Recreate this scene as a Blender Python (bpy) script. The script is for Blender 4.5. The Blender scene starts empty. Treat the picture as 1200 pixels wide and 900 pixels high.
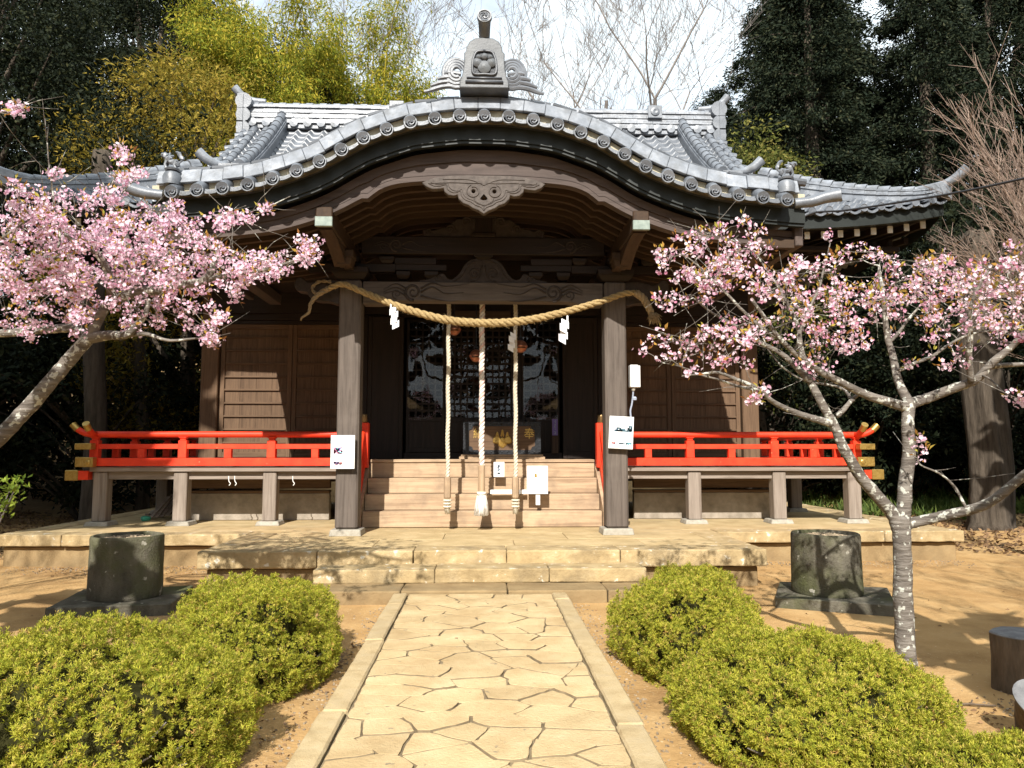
import bpy, math, random
from mathutils import Vector, Matrix, noise
R = math.radians
PI = math.pi
SC = bpy.context.scene
COL = SC.collection
random.seed(7)

# ------------------------------------------------------------------ camera
FPX, PIT, YAW, EYE = 880.0, R(5.07), R(2.2), 1.5          # focal length in pixels of a 1200 wide picture
cam = bpy.data.cameras.new('camera')
cam_o = bpy.data.objects.new('camera', cam)
COL.objects.link(cam_o)
cam_o.location = (0, 0, EYE)
cam_o.rotation_euler = (PI / 2 + PIT, 0, -YAW)
cam.sensor_width = 36.0
cam.lens = 36.0 * FPX / 1200.0
cam.clip_start = 0.05
cam.clip_end = 2000
SC.camera = cam_o

# ------------------------------------------------------------------ light
SUN_EL, SUN_AZ = R(37.5), R(9.0)          # sun stands behind the viewer, a little to the left
w = bpy.data.worlds.new('World')
SC.world = w
w.use_nodes = True
nt = w.node_tree
for n in list(nt.nodes):
    nt.nodes.remove(n)
w_out = nt.nodes.new('ShaderNodeOutputWorld')
w_bg = nt.nodes.new('ShaderNodeBackground')
w_bg.inputs[1].default_value = 0.11
sky = nt.nodes.new('ShaderNodeTexSky')
sky.sky_type = 'NISHITA'
sky.sun_disc = False
sky.sun_elevation = SUN_EL
sky.sun_rotation = PI + SUN_AZ
sky.air_density = 1.0
sky.dust_density = 2.5
sky.ozone_density = 1.0
tc = nt.nodes.new('ShaderNodeTexCoord')
cmap = nt.nodes.new('ShaderNodeMapping')
cmap.inputs['Scale'].default_value = (1.6, 1.6, 4.0)
cn = nt.nodes.new('ShaderNodeTexNoise')
cn.inputs['Scale'].default_value = 2.2
cn.inputs['Detail'].default_value = 7
cn.inputs['Roughness'].default_value = 0.62
cr = nt.nodes.new('ShaderNodeValToRGB')
cr.color_ramp.elements[0].position = 0.10
cr.color_ramp.elements[1].position = 0.55
cmix = nt.nodes.new('ShaderNodeMix')
cmix.data_type = 'RGBA'
cmix.inputs[7].default_value = (6.9, 7.7, 8.2, 1)
nt.links.new(tc.outputs['Generated'], cmap.inputs[0])
nt.links.new(cmap.outputs[0], cn.inputs['Vector'])
nt.links.new(cn.outputs[0], cr.inputs[0])
nt.links.new(cr.outputs[0], cmix.inputs[0])
nt.links.new(sky.outputs[0], cmix.inputs[6])
nt.links.new(cmix.outputs[2], w_bg.inputs[0])
nt.links.new(w_bg.outputs[0], w_out.inputs[0])

sun = bpy.data.lights.new('sun', 'SUN')
sun.energy = 5.0
sun.angle = R(0.5)
sun.color = (1.0, 0.955, 0.885)
sun_o = bpy.data.objects.new('sun', sun)
COL.objects.link(sun_o)
# direction of travel of the light: away from the viewer, to the right, down
sd = Vector((math.sin(SUN_AZ) * math.cos(SUN_EL), math.cos(SUN_AZ) * math.cos(SUN_EL), -math.sin(SUN_EL)))
sun_o.rotation_euler = sd.to_track_quat('-Z', 'Y').to_euler()
sun_o.location = (-4, -20, 20)

SC.view_settings.view_transform = 'Standard'
SC.view_settings.look = 'None'
SC.view_settings.exposure = 0.77
SC.view_settings.gamma = 1.0
SC.view_settings.use_curve_mapping = False
SC.render.engine = 'CYCLES'
SC.cycles.max_bounces = 6
SC.cycles.transparent_max_bounces = 8
SC.cycles.use_denoising = True


# ------------------------------------------------------------------ helpers
def P(px, py, Y):
    """world point at distance Y that the photograph shows at pixel px, py"""
    x, y, z = (px - 600) / FPX, 1.0, -(py - 450) / FPX
    y2 = y * math.cos(PIT) - z * math.sin(PIT)
    z2 = y * math.sin(PIT) + z * math.cos(PIT)
    X = x * math.cos(YAW) + y2 * math.sin(YAW)
    Y2 = -x * math.sin(YAW) + y2 * math.cos(YAW)
    t = Y / Y2
    return Vector((X * t, Y, EYE + z2 * t))


def lerp(a, b, t):
    return a + (b - a) * t


def interp(pts):
    """smooth monotone-ish interpolation through (x, y) pairs"""
    pts = sorted(pts)

    def f(x):
        if x <= pts[0][0]:
            return pts[0][1]
        if x >= pts[-1][0]:
            return pts[-1][1]
        for i in range(len(pts) - 1):
            if pts[i][0] <= x <= pts[i + 1][0]:
                p1, p2 = pts[i], pts[i + 1]
                p0 = pts[i - 1] if i else (2 * p1[0] - p2[0], 2 * p1[1] - p2[1])
                p3 = pts[i + 2] if i + 2 < len(pts) else (2 * p2[0] - p1[0], 2 * p2[1] - p1[1])
                t = (x - p1[0]) / (p2[0] - p1[0])
                m1 = (p2[1] - p0[1]) / max(1e-6, p2[0] - p0[0]) * (p2[0] - p1[0])
                m2 = (p3[1] - p1[1]) / max(1e-6, p3[0] - p1[0]) * (p2[0] - p1[0])
                t2, t3 = t * t, t * t * t
                return (2 * t3 - 3 * t2 + 1) * p1[1] + (t3 - 2 * t2 + t) * m1 + (-2 * t3 + 3 * t2) * p2[1] + (t3 - t2) * m2
    return f


def smooth(pts, n=8):
    """Catmull-Rom through 3-D points, n steps per span"""
    pts = [Vector(p) for p in pts]
    out = []
    for i in range(len(pts) - 1):
        p1, p2 = pts[i], pts[i + 1]
        p0 = pts[i - 1] if i else p1 * 2 - p2
        p3 = pts[i + 2] if i + 2 < len(pts) else p2 * 2 - p1
        for k in range(n):
            t = k / n
            out.append(0.5 * ((2 * p1) + (p2 - p0) * t + (2 * p0 - 5 * p1 + 4 * p2 - p3) * t * t + (3 * p1 - p0 - 3 * p2 + p3) * t ** 3))
    out.append(pts[-1])
    return out


class MB:
    def __init__(s):
        s.v, s.f, s.m, s.cur = [], [], [], 0

    def add(s, vs, fs):
        b = len(s.v)
        s.v.extend(vs)
        s.f.extend([tuple(i + b for i in f) for f in fs])
        s.m.extend([s.cur] * len(fs))
        return s

    def box(s, x0, x1, y0, y1, z0, z1, M=None):
        vs = [Vector((x, y, z)) for z in (z0, z1) for y in (y0, y1) for x in (x0, x1)]
        if M is not None:
            vs = [M @ q for q in vs]
        return s.add(vs, [(0, 2, 3, 1), (4, 5, 7, 6), (0, 1, 5, 4), (2, 6, 7, 3), (0, 4, 6, 2), (1, 3, 7, 5)])

    def frust(s, cx, cy, z0, z1, a0, b0, a1, b1):
        """box with different half sizes below (a0,b0) and above (a1,b1)"""
        vs = [Vector((cx + i * a, cy + j * b, z)) for z, a, b in ((z0, a0, b0), (z1, a1, b1)) for j in (-1, 1) for i in (-1, 1)]
        return s.add(vs, [(0, 2, 3, 1), (4, 5, 7, 6), (0, 1, 5, 4), (2, 6, 7, 3), (0, 4, 6, 2), (1, 3, 7, 5)])

    def bar(s, a, b, wd, ht, up=(0, 0, 1)):
        """square bar from a to b"""
        a, b = Vector(a), Vector(b)
        d = (b - a)
        L = d.length
        d.normalize()
        sx = d.cross(Vector(up))
        if sx.length < 1e-4:
            sx = Vector((1, 0, 0))
        sx.normalize()
        u = sx.cross(d)
        vs = []
        for p in (a, b):
            for i, j in ((-1, -1), (1, -1), (1, 1), (-1, 1)):
                vs.append(p + sx * (i * wd / 2) + u * (j * ht / 2))
        return s.add(vs, [(3, 2, 1, 0), (4, 5, 6, 7), (0, 1, 5, 4), (1, 2, 6, 5), (2, 3, 7, 6), (3, 0, 4, 7)])

    def tube(s, pts, rad, n=8, cap=True, squash=1.0, jit=0.0):
        pts = [Vector(p) for p in pts]
        k = len(pts)
        if not isinstance(rad, (list, tuple)):
            rad = [rad] * k
        d0 = (pts[1] - pts[0]).normalized()
        up = Vector((0, 0, 1)) if abs(d0.z) < 0.9 else Vector((0, 1, 0))
        nx = d0.cross(up).normalized()
        vs, fs = [], []
        for i, p in enumerate(pts):
            if i == 0:
                d = d0
            elif i == k - 1:
                d = (pts[i] - pts[i - 1])
            else:
                d = (pts[i + 1] - pts[i - 1])
            if d.length < 1e-7:
                d = d0
            d = d.normalized()
            nx = nx - d * nx.dot(d)
            if nx.length < 1e-5:
                nx = d.orthogonal()
            nx.normalize()
            ny = d.cross(nx)
            for j in range(n):
                a = 2 * PI * j / n
                r = rad[i] * (1 + (random.uniform(-jit, jit) if jit else 0))
                vs.append(p + nx * (math.cos(a) * r) + ny * (math.sin(a) * r * squash))
        for i in range(k - 1):
            for j in range(n):
                fs.append((i * n + j, i * n + (j + 1) % n, (i + 1) * n + (j + 1) % n, (i + 1) * n + j))
        if cap:
            fs.append(tuple(range(n - 1, -1, -1)))
            fs.append(tuple((k - 1) * n + j for j in range(n)))
        return s.add(vs, fs)

    def lathe(s, prof, M=None, n=24, wob=None):
        """profile of (r, z) turned about z"""
        vs, fs = [], []
        for r, z in prof:
            for j in range(n):
                a = 2 * PI * j / n
                k = 1.0 if wob is None else wob(a, z)
                q = Vector((math.cos(a) * r * k, math.sin(a) * r * k, z))
                vs.append(M @ q if M is not None else q)
        for i in range(len(prof) - 1):
            for j in range(n):
                fs.append((i * n + j, i * n + (j + 1) % n, (i + 1) * n + (j + 1) % n, (i + 1) * n + j))
        if prof[0][0] > 1e-6:
            fs.append(tuple(range(n - 1, -1, -1)))
        if prof[-1][0] > 1e-6:
            fs.append(tuple((len(prof) - 1) * n + j for j in range(n)))
        return s.add(vs, fs)

    def ribbon(s, xs, top, bot, y0, y1):
        """solid between two curves over x, from y0 to y1"""
        vs, fs = [], []
        for x in xs:
            for y in (y0, y1):
                vs.append(Vector((x, y, bot(x))))
                vs.append(Vector((x, y, top(x))))
        for i in range(len(xs) - 1):
            a, b = i * 4, i * 4 + 4
            fs += [(a, b, b + 1, a + 1), (a + 2, a + 3, b + 3, b + 2), (a, a + 2, b + 2, b), (a + 1, b + 1, b + 3, a + 3)]
        e = (len(xs) - 1) * 4
        fs += [(0, 1, 3, 2), (e, e + 2, e + 3, e + 1)]
        return s.add(vs, fs)

    def grid(s, fn, nu, nv):
        vs = [Vector(fn(i / nu, j / nv)) for j in range(nv + 1) for i in range(nu + 1)]
        fs = [(j * (nu + 1) + i, j * (nu + 1) + i + 1, (j + 1) * (nu + 1) + i + 1, (j + 1) * (nu + 1) + i) for j in range(nv) for i in range(nu)]
        return s.add(vs, fs)

    def poly_prism(s, pts, z0, z1):
        n = len(pts)
        vs = [Vector((x, y, z0)) for x, y in pts] + [Vector((x, y, z1)) for x, y in pts]
        fs = [tuple(range(n - 1, -1, -1)), tuple(range(n, 2 * n))]
        fs += [(i, (i + 1) % n, n + (i + 1) % n, n + i) for i in range(n)]
        return s.add(vs, fs)

    def build(s, name, mats, parent=None, smooth=False, bevel=0.0, seg=1):
        me = bpy.data.meshes.new(name)
        me.from_pydata([tuple(q) for q in s.v], [], s.f)
        if not isinstance(mats, (list, tuple)):
            mats = [mats]
        for q in mats:
            me.materials.append(q)
        if len(mats) > 1:
            me.polygons.foreach_set('material_index', s.m)
        if smooth:
            me.polygons.foreach_set('use_smooth', [True] * len(me.polygons))
        me.update()
        o = bpy.data.objects.new(name, me)
        COL.objects.link(o)
        if bevel:
            b = o.modifiers.new('bevel', 'BEVEL')
            b.width = bevel
            b.segments = seg
            b.limit_method = 'ANGLE'
            b.angle_limit = R(40)
        if smooth == 'auto':
            me.polygons.foreach_set('use_smooth', [True] * len(me.polygons))
            try:
                me.set_sharp_from_angle(angle=R(35))
            except Exception:
                pass
        if parent:
            attach(o, parent)
        return o


def pieces(mb, name, mats, parent, **kw):
    """one object for every separate box in mb"""
    out = []
    for i in range(0, len(mb.v), 8):
        q = MB()
        q.add(mb.v[i:i + 8], [(0, 2, 3, 1), (4, 5, 7, 6), (0, 1, 5, 4), (2, 6, 7, 3), (0, 4, 6, 2), (1, 3, 7, 5)])
        out.append(q.build(name, mats, parent, **kw))
    return out


def world_loc(o):
    v = Vector((0, 0, 0))
    while o:
        v += o.location if not o.parent else (o.location + o.matrix_parent_inverse.to_translation())
        o = o.parent
    return v


def attach(o, parent):
    """keep the mesh where it was modelled and make it a child"""
    o.parent = parent
    p, v = parent, Vector((0, 0, 0))
    o.matrix_parent_inverse = Matrix.Translation(-world_loc(parent))
    return o


def tag(o, label, cat, group=None):
    o['label'] = label
    o['category'] = cat
    if group:
        o['group'] = group
    return o


def thing(name, loc, label, cat, group=None):
    o = bpy.data.objects.new(name, None)
    o.empty_display_size = 0.2
    COL.objects.link(o)
    o.location = loc
    return tag(o, label, cat, group)


def struct(o):
    o['kind'] = 'structure'
    return o


def stuff(o, label, cat):
    o['kind'] = 'stuff'
    o['label'] = label
    o['category'] = cat
    return o


def copy_tree(o, parent=None):
    c = o.copy()
    COL.objects.link(c)
    if parent:
        c.parent = parent
    for ch in o.children:
        copy_tree(ch, c)
    return c


CURVES = []


def carved(name, outlines, depth, bevel, loc, mat, parent, rotz=0.0, res=1):
    """flat outlines (closed, with holes) in the x-z plane, given thickness; turned into a mesh at the end"""
    cu = bpy.data.curves.new(name, 'CURVE')
    cu.dimensions = '2D'
    cu.fill_mode = 'BOTH'
    cu.extrude = depth / 2
    cu.bevel_depth = bevel
    cu.bevel_resolution = res
    for pts in outlines:
        sp = cu.splines.new('POLY')
        sp.points.add(len(pts) - 1)
        for q, (x, y) in zip(sp.points, pts):
            q.co = (x, y, 0, 1)
        sp.use_cyclic_u = True
    cu.materials.append(mat)
    o = bpy.data.objects.new(name, cu)
    COL.objects.link(o)
    o.location = loc
    o.rotation_euler = (PI / 2, 0, rotz)
    if parent:
        attach(o, parent)
    CURVES.append(o)
    return o


def lettering(name, txt, size, loc, mat, parent, depth=0.002, rotz=0.0, rotx=PI / 2):
    cu = bpy.data.curves.new(name, 'FONT')
    cu.body = txt
    cu.size = size
    cu.extrude = depth
    cu.align_x = 'CENTER'
    cu.align_y = 'CENTER'
    cu.materials.append(mat)
    o = bpy.data.objects.new(name, cu)
    COL.objects.link(o)
    o.location = loc
    o.rotation_euler = (rotx, 0, rotz)
    if parent:
        attach(o, parent)
    CURVES.append(o)
    return o


def mirror(pts):
    """right half outline (x>=0, from top centre to bottom centre) made whole"""
    return pts + [(-x, y) for x, y in reversed(pts) if x > 1e-6]


def arcpts(pts2, n=6):
    q = smooth([(x, y, 0) for x, y in pts2], n)
    return [(v.x, v.y) for v in q]


# ------------------------------------------------------------------ materials
def nodes(name):
    m = bpy.data.materials.new(name)
    m.use_nodes = True
    t = m.node_tree
    b = t.nodes['Principled BSDF']
    return m, t, b


def ramp(t, stops):
    r = t.nodes.new('ShaderNodeValToRGB')
    e = r.color_ramp.elements
    while len(e) > 1:
        e.remove(e[-1])
    e[0].position, e[0].color = stops[0][0], (*stops[0][1], 1)
    for p, c in stops[1:]:
        k = e.new(p)
        k.color = (*c, 1)
    return r


def coords(t, scale, rot=(0, 0, 0), rnd=True):
    c = t.nodes.new('ShaderNodeTexCoord')
    mp = t.nodes.new('ShaderNodeMapping')
    mp.inputs['Scale'].default_value = scale
    mp.inputs['Rotation'].default_value = rot
    t.links.new(c.outputs['Object'], mp.inputs[0])
    if rnd:
        oi = t.nodes.new('ShaderNodeObjectInfo')
        mul = t.nodes.new('ShaderNodeMath')
        mul.operation = 'MULTIPLY'
        mul.inputs[1].default_value = 37.0
        t.links.new(oi.outputs['Random'], mul.inputs[0])
        t.links.new(mul.outputs[0], mp.inputs['Location'])
    return mp


def tex(t, mp, scale, detail=6, rough=0.6, dist=0.0):
    n = t.nodes.new('ShaderNodeTexNoise')
    n.inputs['Scale'].default_value = scale
    n.inputs['Detail'].default_value = detail
    n.inputs['Roughness'].default_value = rough
    n.inputs['Distortion'].default_value = dist
    t.links.new(mp.outputs[0], n.inputs['Vector'])
    return n


def mixc(t, a, b, fac, mode='MIX'):
    m = t.nodes.new('ShaderNodeMix')
    m.data_type = 'RGBA'
    m.blend_type = mode
    for sock, v in ((m.inputs[0], fac), (m.inputs[6], a), (m.inputs[7], b)):
        if hasattr(v, 'is_linked'):
            t.links.new(v, sock)
        elif isinstance(v, tuple):
            sock.default_value = (*v, 1)
        else:
            sock.default_value = v
    return m.outputs[2]


def surf(name, stops, scale=(1, 1, 1), ns=6.0, detail=7, rough=0.8, bump=0.2, bs=None, stain=None, island=0.0, spec=0.35, metal=0.0, dist=0.0, rrange=None, spots=None, bdist=0.02):
    """general weathered surface: colour ramp over noise, big stains, island variation, bump"""
    m, t, b = nodes(name)
    mp = coords(t, scale)
    n = tex(t, mp, ns, detail, 0.62, dist)
    r = ramp(t, stops)
    t.links.new(n.outputs[0], r.inputs[0])
    col = r.outputs[0]
    iso = coords(t, (1, 1, 1))
    if stain:
        c, sc, lo, hi, amt = stain
        n2 = tex(t, iso, sc, 8, 0.65)
        r2 = ramp(t, [(lo, (0, 0, 0)), (hi, (amt, amt, amt))])
        t.links.new(n2.outputs[0], r2.inputs[0])
        col = mixc(t, col, c, r2.outputs[0])
    if spots:
        c, sc, lo, hi = spots
        n3 = tex(t, iso, sc, 3, 0.5)
        r3 = ramp(t, [(lo, (0, 0, 0)), (hi, (1, 1, 1))])
        t.links.new(n3.outputs[0], r3.inputs[0])
        col = mixc(t, col, c, r3.outputs[0])
    if island:
        g = t.nodes.new('ShaderNodeNewGeometry')
        mr = t.nodes.new('ShaderNodeMapRange')
        mr.inputs[3].default_value = 1 - island
        mr.inputs[4].default_value = 1 + island
        ob_ = t.nodes.new('ShaderNodeObjectInfo')
        av = t.nodes.new('ShaderNodeMix')
        av.inputs[0].default_value = 0.5
        t.links.new(g.outputs['Random Per Island'], av.inputs[2])
        t.links.new(ob_.outputs['Random'], av.inputs[3])
        t.links.new(av.outputs[0], mr.inputs[0])
        hs = t.nodes.new('ShaderNodeHueSaturation')
        t.links.new(mr.outputs[0], hs.inputs['Value'])
        t.links.new(col, hs.inputs['Color'])
        col = hs.outputs[0]
    t.links.new(col, b.inputs['Base Color'])
    b.inputs['Roughness'].default_value = rough
    b.inputs['Metallic'].default_value = metal
    b.inputs['Specular IOR Level'].default_value = spec
    if rrange:
        mr2 = t.nodes.new('ShaderNodeMapRange')
        mr2.inputs[3].default_value, mr2.inputs[4].default_value = rrange
        t.links.new(n.outputs[0], mr2.inputs[0])
        t.links.new(mr2.outputs[0], b.inputs['Roughness'])
    if bump:
        bp = t.nodes.new('ShaderNodeBump')
        bp.inputs['Strength'].default_value = bump
        bp.inputs['Distance'].default_value = bdist
        nb = n if bs is None else tex(t, iso, bs, 6, 0.65)
        t.links.new(nb.outputs[0], bp.inputs['Height'])
        t.links.new(bp.outputs[0], b.inputs['Normal'])
    return m


def wood(name, c1, c2, axis='z', rough=0.75, bump=0.35, grain=26.0, weather=None, island=0.0):
    sc = {'x': (0.06, 1, 1), 'y': (1, 0.06, 1), 'z': (1, 1, 0.06)}[axis]
    return surf(name, [(0.28, c1), (0.52, lerp3(c1, c2, 0.6)), (0.75, c2)], sc, grain, 8, rough, bump, None, weather, island, 0.3, dist=0.6, bdist=0.01)


def lerp3(a, b, t):
    return tuple(a[i] + (b[i] - a[i]) * t for i in range(3))


def flat(name, c, rough=0.6, spec=0.4, metal=0.0):
    m, t, b = nodes(name)
    b.inputs['Base Color'].default_value = (*c, 1)
    b.inputs['Roughness'].default_value = rough
    b.inputs['Specular IOR Level'].default_value = spec
    b.inputs['Metallic'].default_value = metal
    return m


def leafmat(name, stops, trans=0.35, rough=0.7, spec=0.12):
    """leaves and petals: colour varies from leaf to leaf, some light passes through"""
    m, t, b = nodes(name)
    g = t.nodes.new('ShaderNodeNewGeometry')
    r = ramp(t, stops)
    t.links.new(g.outputs['Random Per Island'], r.inputs[0])
    t.links.new(r.outputs[0], b.inputs['Base Color'])
    b.inputs['Roughness'].default_value = rough
    b.inputs['Specular IOR Level'].default_value = spec
    tr = t.nodes.new('ShaderNodeBsdfTranslucent')
    t.links.new(r.outputs[0], tr.inputs[0])
    mx = t.nodes.new('ShaderNodeMixShader')
    mx.inputs[0].default_value = trans
    out = t.nodes['Material Output']
    t.links.new(b.outputs[0], mx.inputs[1])
    t.links.new(tr.outputs[0], mx.inputs[2])
    t.links.new(mx.outputs[0], out.inputs[0])
    return m


M = {}
for ax in 'xyz':
    M['pillar_' + ax] = wood('weathered_wood_' + ax, (0.0576, 0.0448, 0.0360), (0.1352, 0.1096, 0.0912), ax, 0.8, 0.4, 22, ((0.1728, 0.1440, 0.1208), 1.3, 0.5, 0.75, 0.5))
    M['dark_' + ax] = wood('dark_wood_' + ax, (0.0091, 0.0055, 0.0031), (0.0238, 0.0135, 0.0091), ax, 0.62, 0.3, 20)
    M['wall_' + ax] = wood('wall_wood_' + ax, (0.0678, 0.0387, 0.0210), (0.1519, 0.0920, 0.0516), ax, 0.75, 0.3, 30, ((0.0581, 0.0355, 0.0226), 1.0, 0.5, 0.8, 0.5), island=0.16)
    M['step_' + ax] = wood('stair_wood_' + ax, (0.25, 0.165, 0.098), (0.475, 0.345, 0.22), ax, 0.75, 0.3, 18, ((0.16, 0.115, 0.08), 2.4, 0.46, 0.74, 0.75), 0.08)
    M['grey_' + ax] = wood('grey_veranda_wood_' + ax, (0.1440, 0.1116, 0.0864), (0.3024, 0.2520, 0.2088), ax, 0.8, 0.4, 20)
    M['barge_' + ax] = wood('barge_wood_' + ax, (0.0370, 0.0259, 0.0215), (0.0925, 0.0681, 0.0577), ax, 0.7, 0.35, 16, ((0.1480, 0.1066, 0.0888), 1.2, 0.5, 0.8, 0.45))
    M['rafter_' + ax] = wood('rafter_wood_' + ax, (0.0265, 0.0144, 0.0081), (0.0605, 0.0351, 0.0190), ax, 0.7, 0.3, 20)
M['carve'] = surf('carved_wood', [(0.3, (0.0490, 0.0392, 0.0334)), (0.7, (0.1152, 0.0950, 0.0818))], (1, 1, 1), 14, rough=0.75, bump=0.4)
M['carve_dark'] = surf('carved_dark_wood', [(0.3, (0.0240, 0.0176, 0.0136)), (0.7, (0.0552, 0.0408, 0.0336))], (1, 1, 1), 14, rough=0.7, bump=0.4)
M['tile'] = surf('roof_tile', [(0.25, (0.0619, 0.0688, 0.0789)), (0.5, (0.1200, 0.1316, 0.1501)), (0.8, (0.2090, 0.2229, 0.2438))], (1, 1, 1), 3.5, 9, 0.42, 0.2, 30, ((0.0697, 0.0697, 0.0658), 2.4, 0.55, 0.8, 0.6), 0.16, 0.6)
M['tile_orn'] = surf('ornament_tile', [(0.25, (0.06, 0.065, 0.07)), (0.5, (0.105, 0.112, 0.12)), (0.8, (0.17, 0.178, 0.186))], (1, 1, 1), 5, 9, 0.5, 0.25, 40, ((0.05, 0.055, 0.05), 3, 0.5, 0.75, 0.6), 0.05, 0.45)
M['tile_pale'] = surf('pale_roof_tile', [(0.25, (0.1187, 0.1314, 0.1503)), (0.5, (0.2018, 0.2184, 0.2453)), (0.75, (0.3323, 0.3497, 0.3758))], (1, 1, 1), 5, 9, 0.38, 0.25, 40, ((0.1187, 0.1226, 0.1266), 6.0, 0.46, 0.66, 0.75), 0.22, 0.65)
M['tile_dark'] = surf('dark_roof_tile', [(0.25, (0.03, 0.032, 0.036)), (0.6, (0.075, 0.08, 0.09))], (1, 1, 1), 5, 7, 0.38, 0.2, None, None, 0.1, 0.6)
M['plaster'] = surf('cream_plaster', [(0.3, (0.34, 0.30, 0.21)), (0.7, (0.52, 0.47, 0.34))], (1, 1, 1), 8, rough=0.9, bump=0.2)
M['fascia'] = surf('dark_copper_fascia', [(0.3, (0.0080, 0.0104, 0.0088)), (0.7, (0.0176, 0.0216, 0.0192))], (1, 1, 1), 4, rough=0.5, bump=0.1)
M['patina'] = surf('green_patina_copper', [(0.3, (0.15, 0.19, 0.17)), (0.7, (0.28, 0.33, 0.29))], (1, 1, 1), 14, rough=0.6, bump=0.2)
M['red'] = surf('vermilion_paint', [(0.3, (0.5824, 0.0291, 0.0090)), (0.7, (0.8064, 0.0560, 0.0146))], (1, 1, 1), 4, 9, 0.5, 0.12, 60, ((0.3360, 0.0224, 0.0112), 3.0, 0.52, 0.78, 0.6), 0.05, 0.35, spots=((0.8064, 0.1456, 0.0672), 22.0, 0.70, 0.76), rrange=(0.35, 0.7))
M['gold'] = surf('gilded_metal', [(0.3, (0.3600, 0.2250, 0.0525)), (0.7, (0.5250, 0.3600, 0.1125))], (1, 1, 1), 30, rough=0.4, bump=0.3, metal=0.75)
M['bronze'] = surf('bronze_cap_metal', [(0.3, (0.16, 0.10, 0.04)), (0.7, (0.32, 0.21, 0.10))], (1, 1, 1), 18, rough=0.38, bump=0.1, metal=0.8)
M['iron'] = surf('black_iron', [(0.3, (0.008, 0.009, 0.011)), (0.7, (0.024, 0.026, 0.03))], (1, 1, 1), 30, rough=0.45, bump=0.4, metal=0.3)
M['copper'] = surf('copper_bell_metal', [(0.3, (0.26, 0.10, 0.055)), (0.7, (0.45, 0.19, 0.11))], (1, 1, 1), 12, rough=0.38, bump=0.05, metal=0.7)
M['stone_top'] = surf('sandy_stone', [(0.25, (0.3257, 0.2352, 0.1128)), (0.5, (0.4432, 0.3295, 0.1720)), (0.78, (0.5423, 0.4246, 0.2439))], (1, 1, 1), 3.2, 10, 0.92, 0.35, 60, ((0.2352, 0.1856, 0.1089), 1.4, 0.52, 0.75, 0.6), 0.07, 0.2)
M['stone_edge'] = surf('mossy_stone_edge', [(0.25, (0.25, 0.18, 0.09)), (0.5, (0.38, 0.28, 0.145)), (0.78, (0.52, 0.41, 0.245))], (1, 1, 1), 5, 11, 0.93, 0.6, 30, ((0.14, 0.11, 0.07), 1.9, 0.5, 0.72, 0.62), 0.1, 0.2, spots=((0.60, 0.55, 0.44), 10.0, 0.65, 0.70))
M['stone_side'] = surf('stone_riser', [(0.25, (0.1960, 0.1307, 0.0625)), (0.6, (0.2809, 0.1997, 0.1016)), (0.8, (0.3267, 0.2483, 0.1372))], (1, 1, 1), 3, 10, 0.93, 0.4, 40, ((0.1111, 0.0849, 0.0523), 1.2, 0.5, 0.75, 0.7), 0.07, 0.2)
M['base_stone'] = surf('grey_base_stone', [(0.3, (0.2480, 0.2232, 0.1798)), (0.7, (0.3844, 0.3534, 0.2914))], (1, 1, 1), 12, 8, 0.9, 0.3)
M['plinth'] = surf('grey_plinth', [(0.3, (0.20, 0.17, 0.13)), (0.7, (0.36, 0.31, 0.25))], (1, 1, 1), 6, 8, 0.95, 0.3, 80)
M['slab'] = surf('paving_slab', [(0.25, (0.3960, 0.2838, 0.1452)), (0.5, (0.5170, 0.3872, 0.2090)), (0.8, (0.6050, 0.4730, 0.2805))], (1, 1, 1), 3.5, 12, 0.9, 0.6, 55, ((0.3630, 0.2365, 0.1100), 1.9, 0.46, 0.72, 0.8), 0.13, 0.2, spots=((0.2640, 0.2090, 0.1320), 17.0, 0.69, 0.74))
M['mortar'] = surf('mortar', [(0.3, (0.10, 0.072, 0.04)), (0.5, (0.20, 0.15, 0.085)), (0.7, (0.38, 0.29, 0.17))], (1, 1, 1), 5, 9, 0.95, 0.6, 60)
M['crack'] = surf('joint_dirt_shade', [(0.3, (0.14, 0.105, 0.06)), (0.7, (0.29, 0.22, 0.13))], (1, 1, 1), 9, 6, 0.95, 0.3)
M['curb'] = surf('curb_stone', [(0.25, (0.3344, 0.2420, 0.1232)), (0.5, (0.4400, 0.3344, 0.1848)), (0.8, (0.5104, 0.4048, 0.2464))], (1, 1, 1), 8, 10, 0.93, 0.5, 90, ((0.2640, 0.2024, 0.1232), 2.0, 0.5, 0.75, 0.5), 0.06, 0.2)
M['soil'] = surf('bare_soil', [(0.25, (0.30, 0.175, 0.068)), (0.5, (0.42, 0.262, 0.112)), (0.8, (0.51, 0.345, 0.165))], (1, 1, 1), 1.6, 13, 0.97, 0.7, 26, ((0.20, 0.115, 0.05), 0.9, 0.47, 0.70, 0.8), 0.0, 0.1, spots=((0.52, 0.40, 0.235), 42.0, 0.67, 0.71))
M['tub'] = surf('mossy_concrete', [(0.25, (0.04, 0.036, 0.027)), (0.5, (0.10, 0.09, 0.068)), (0.8, (0.22, 0.20, 0.155))], (1, 1, 0.5), 4, 12, 0.95, 0.8, 45, ((0.085, 0.095, 0.032), 1.9, 0.45, 0.7, 0.75), 0.0, 0.1, spots=((0.34, 0.32, 0.26), 13.0, 0.67, 0.72))
M['gravel'] = surf('gravel', [(0.3, (0.15, 0.11, 0.07)), (0.7, (0.42, 0.33, 0.22))], (1, 1, 1), 3, 4, 0.95, 0.3, 60, None, 0.4)
M['leaflitter'] = surf('dry_leaf', [(0.3, (0.11, 0.062, 0.03)), (0.7, (0.25, 0.155, 0.08))], (1, 1, 1), 3, 4, 0.9, 0.2, None, None, 0.5)
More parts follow.
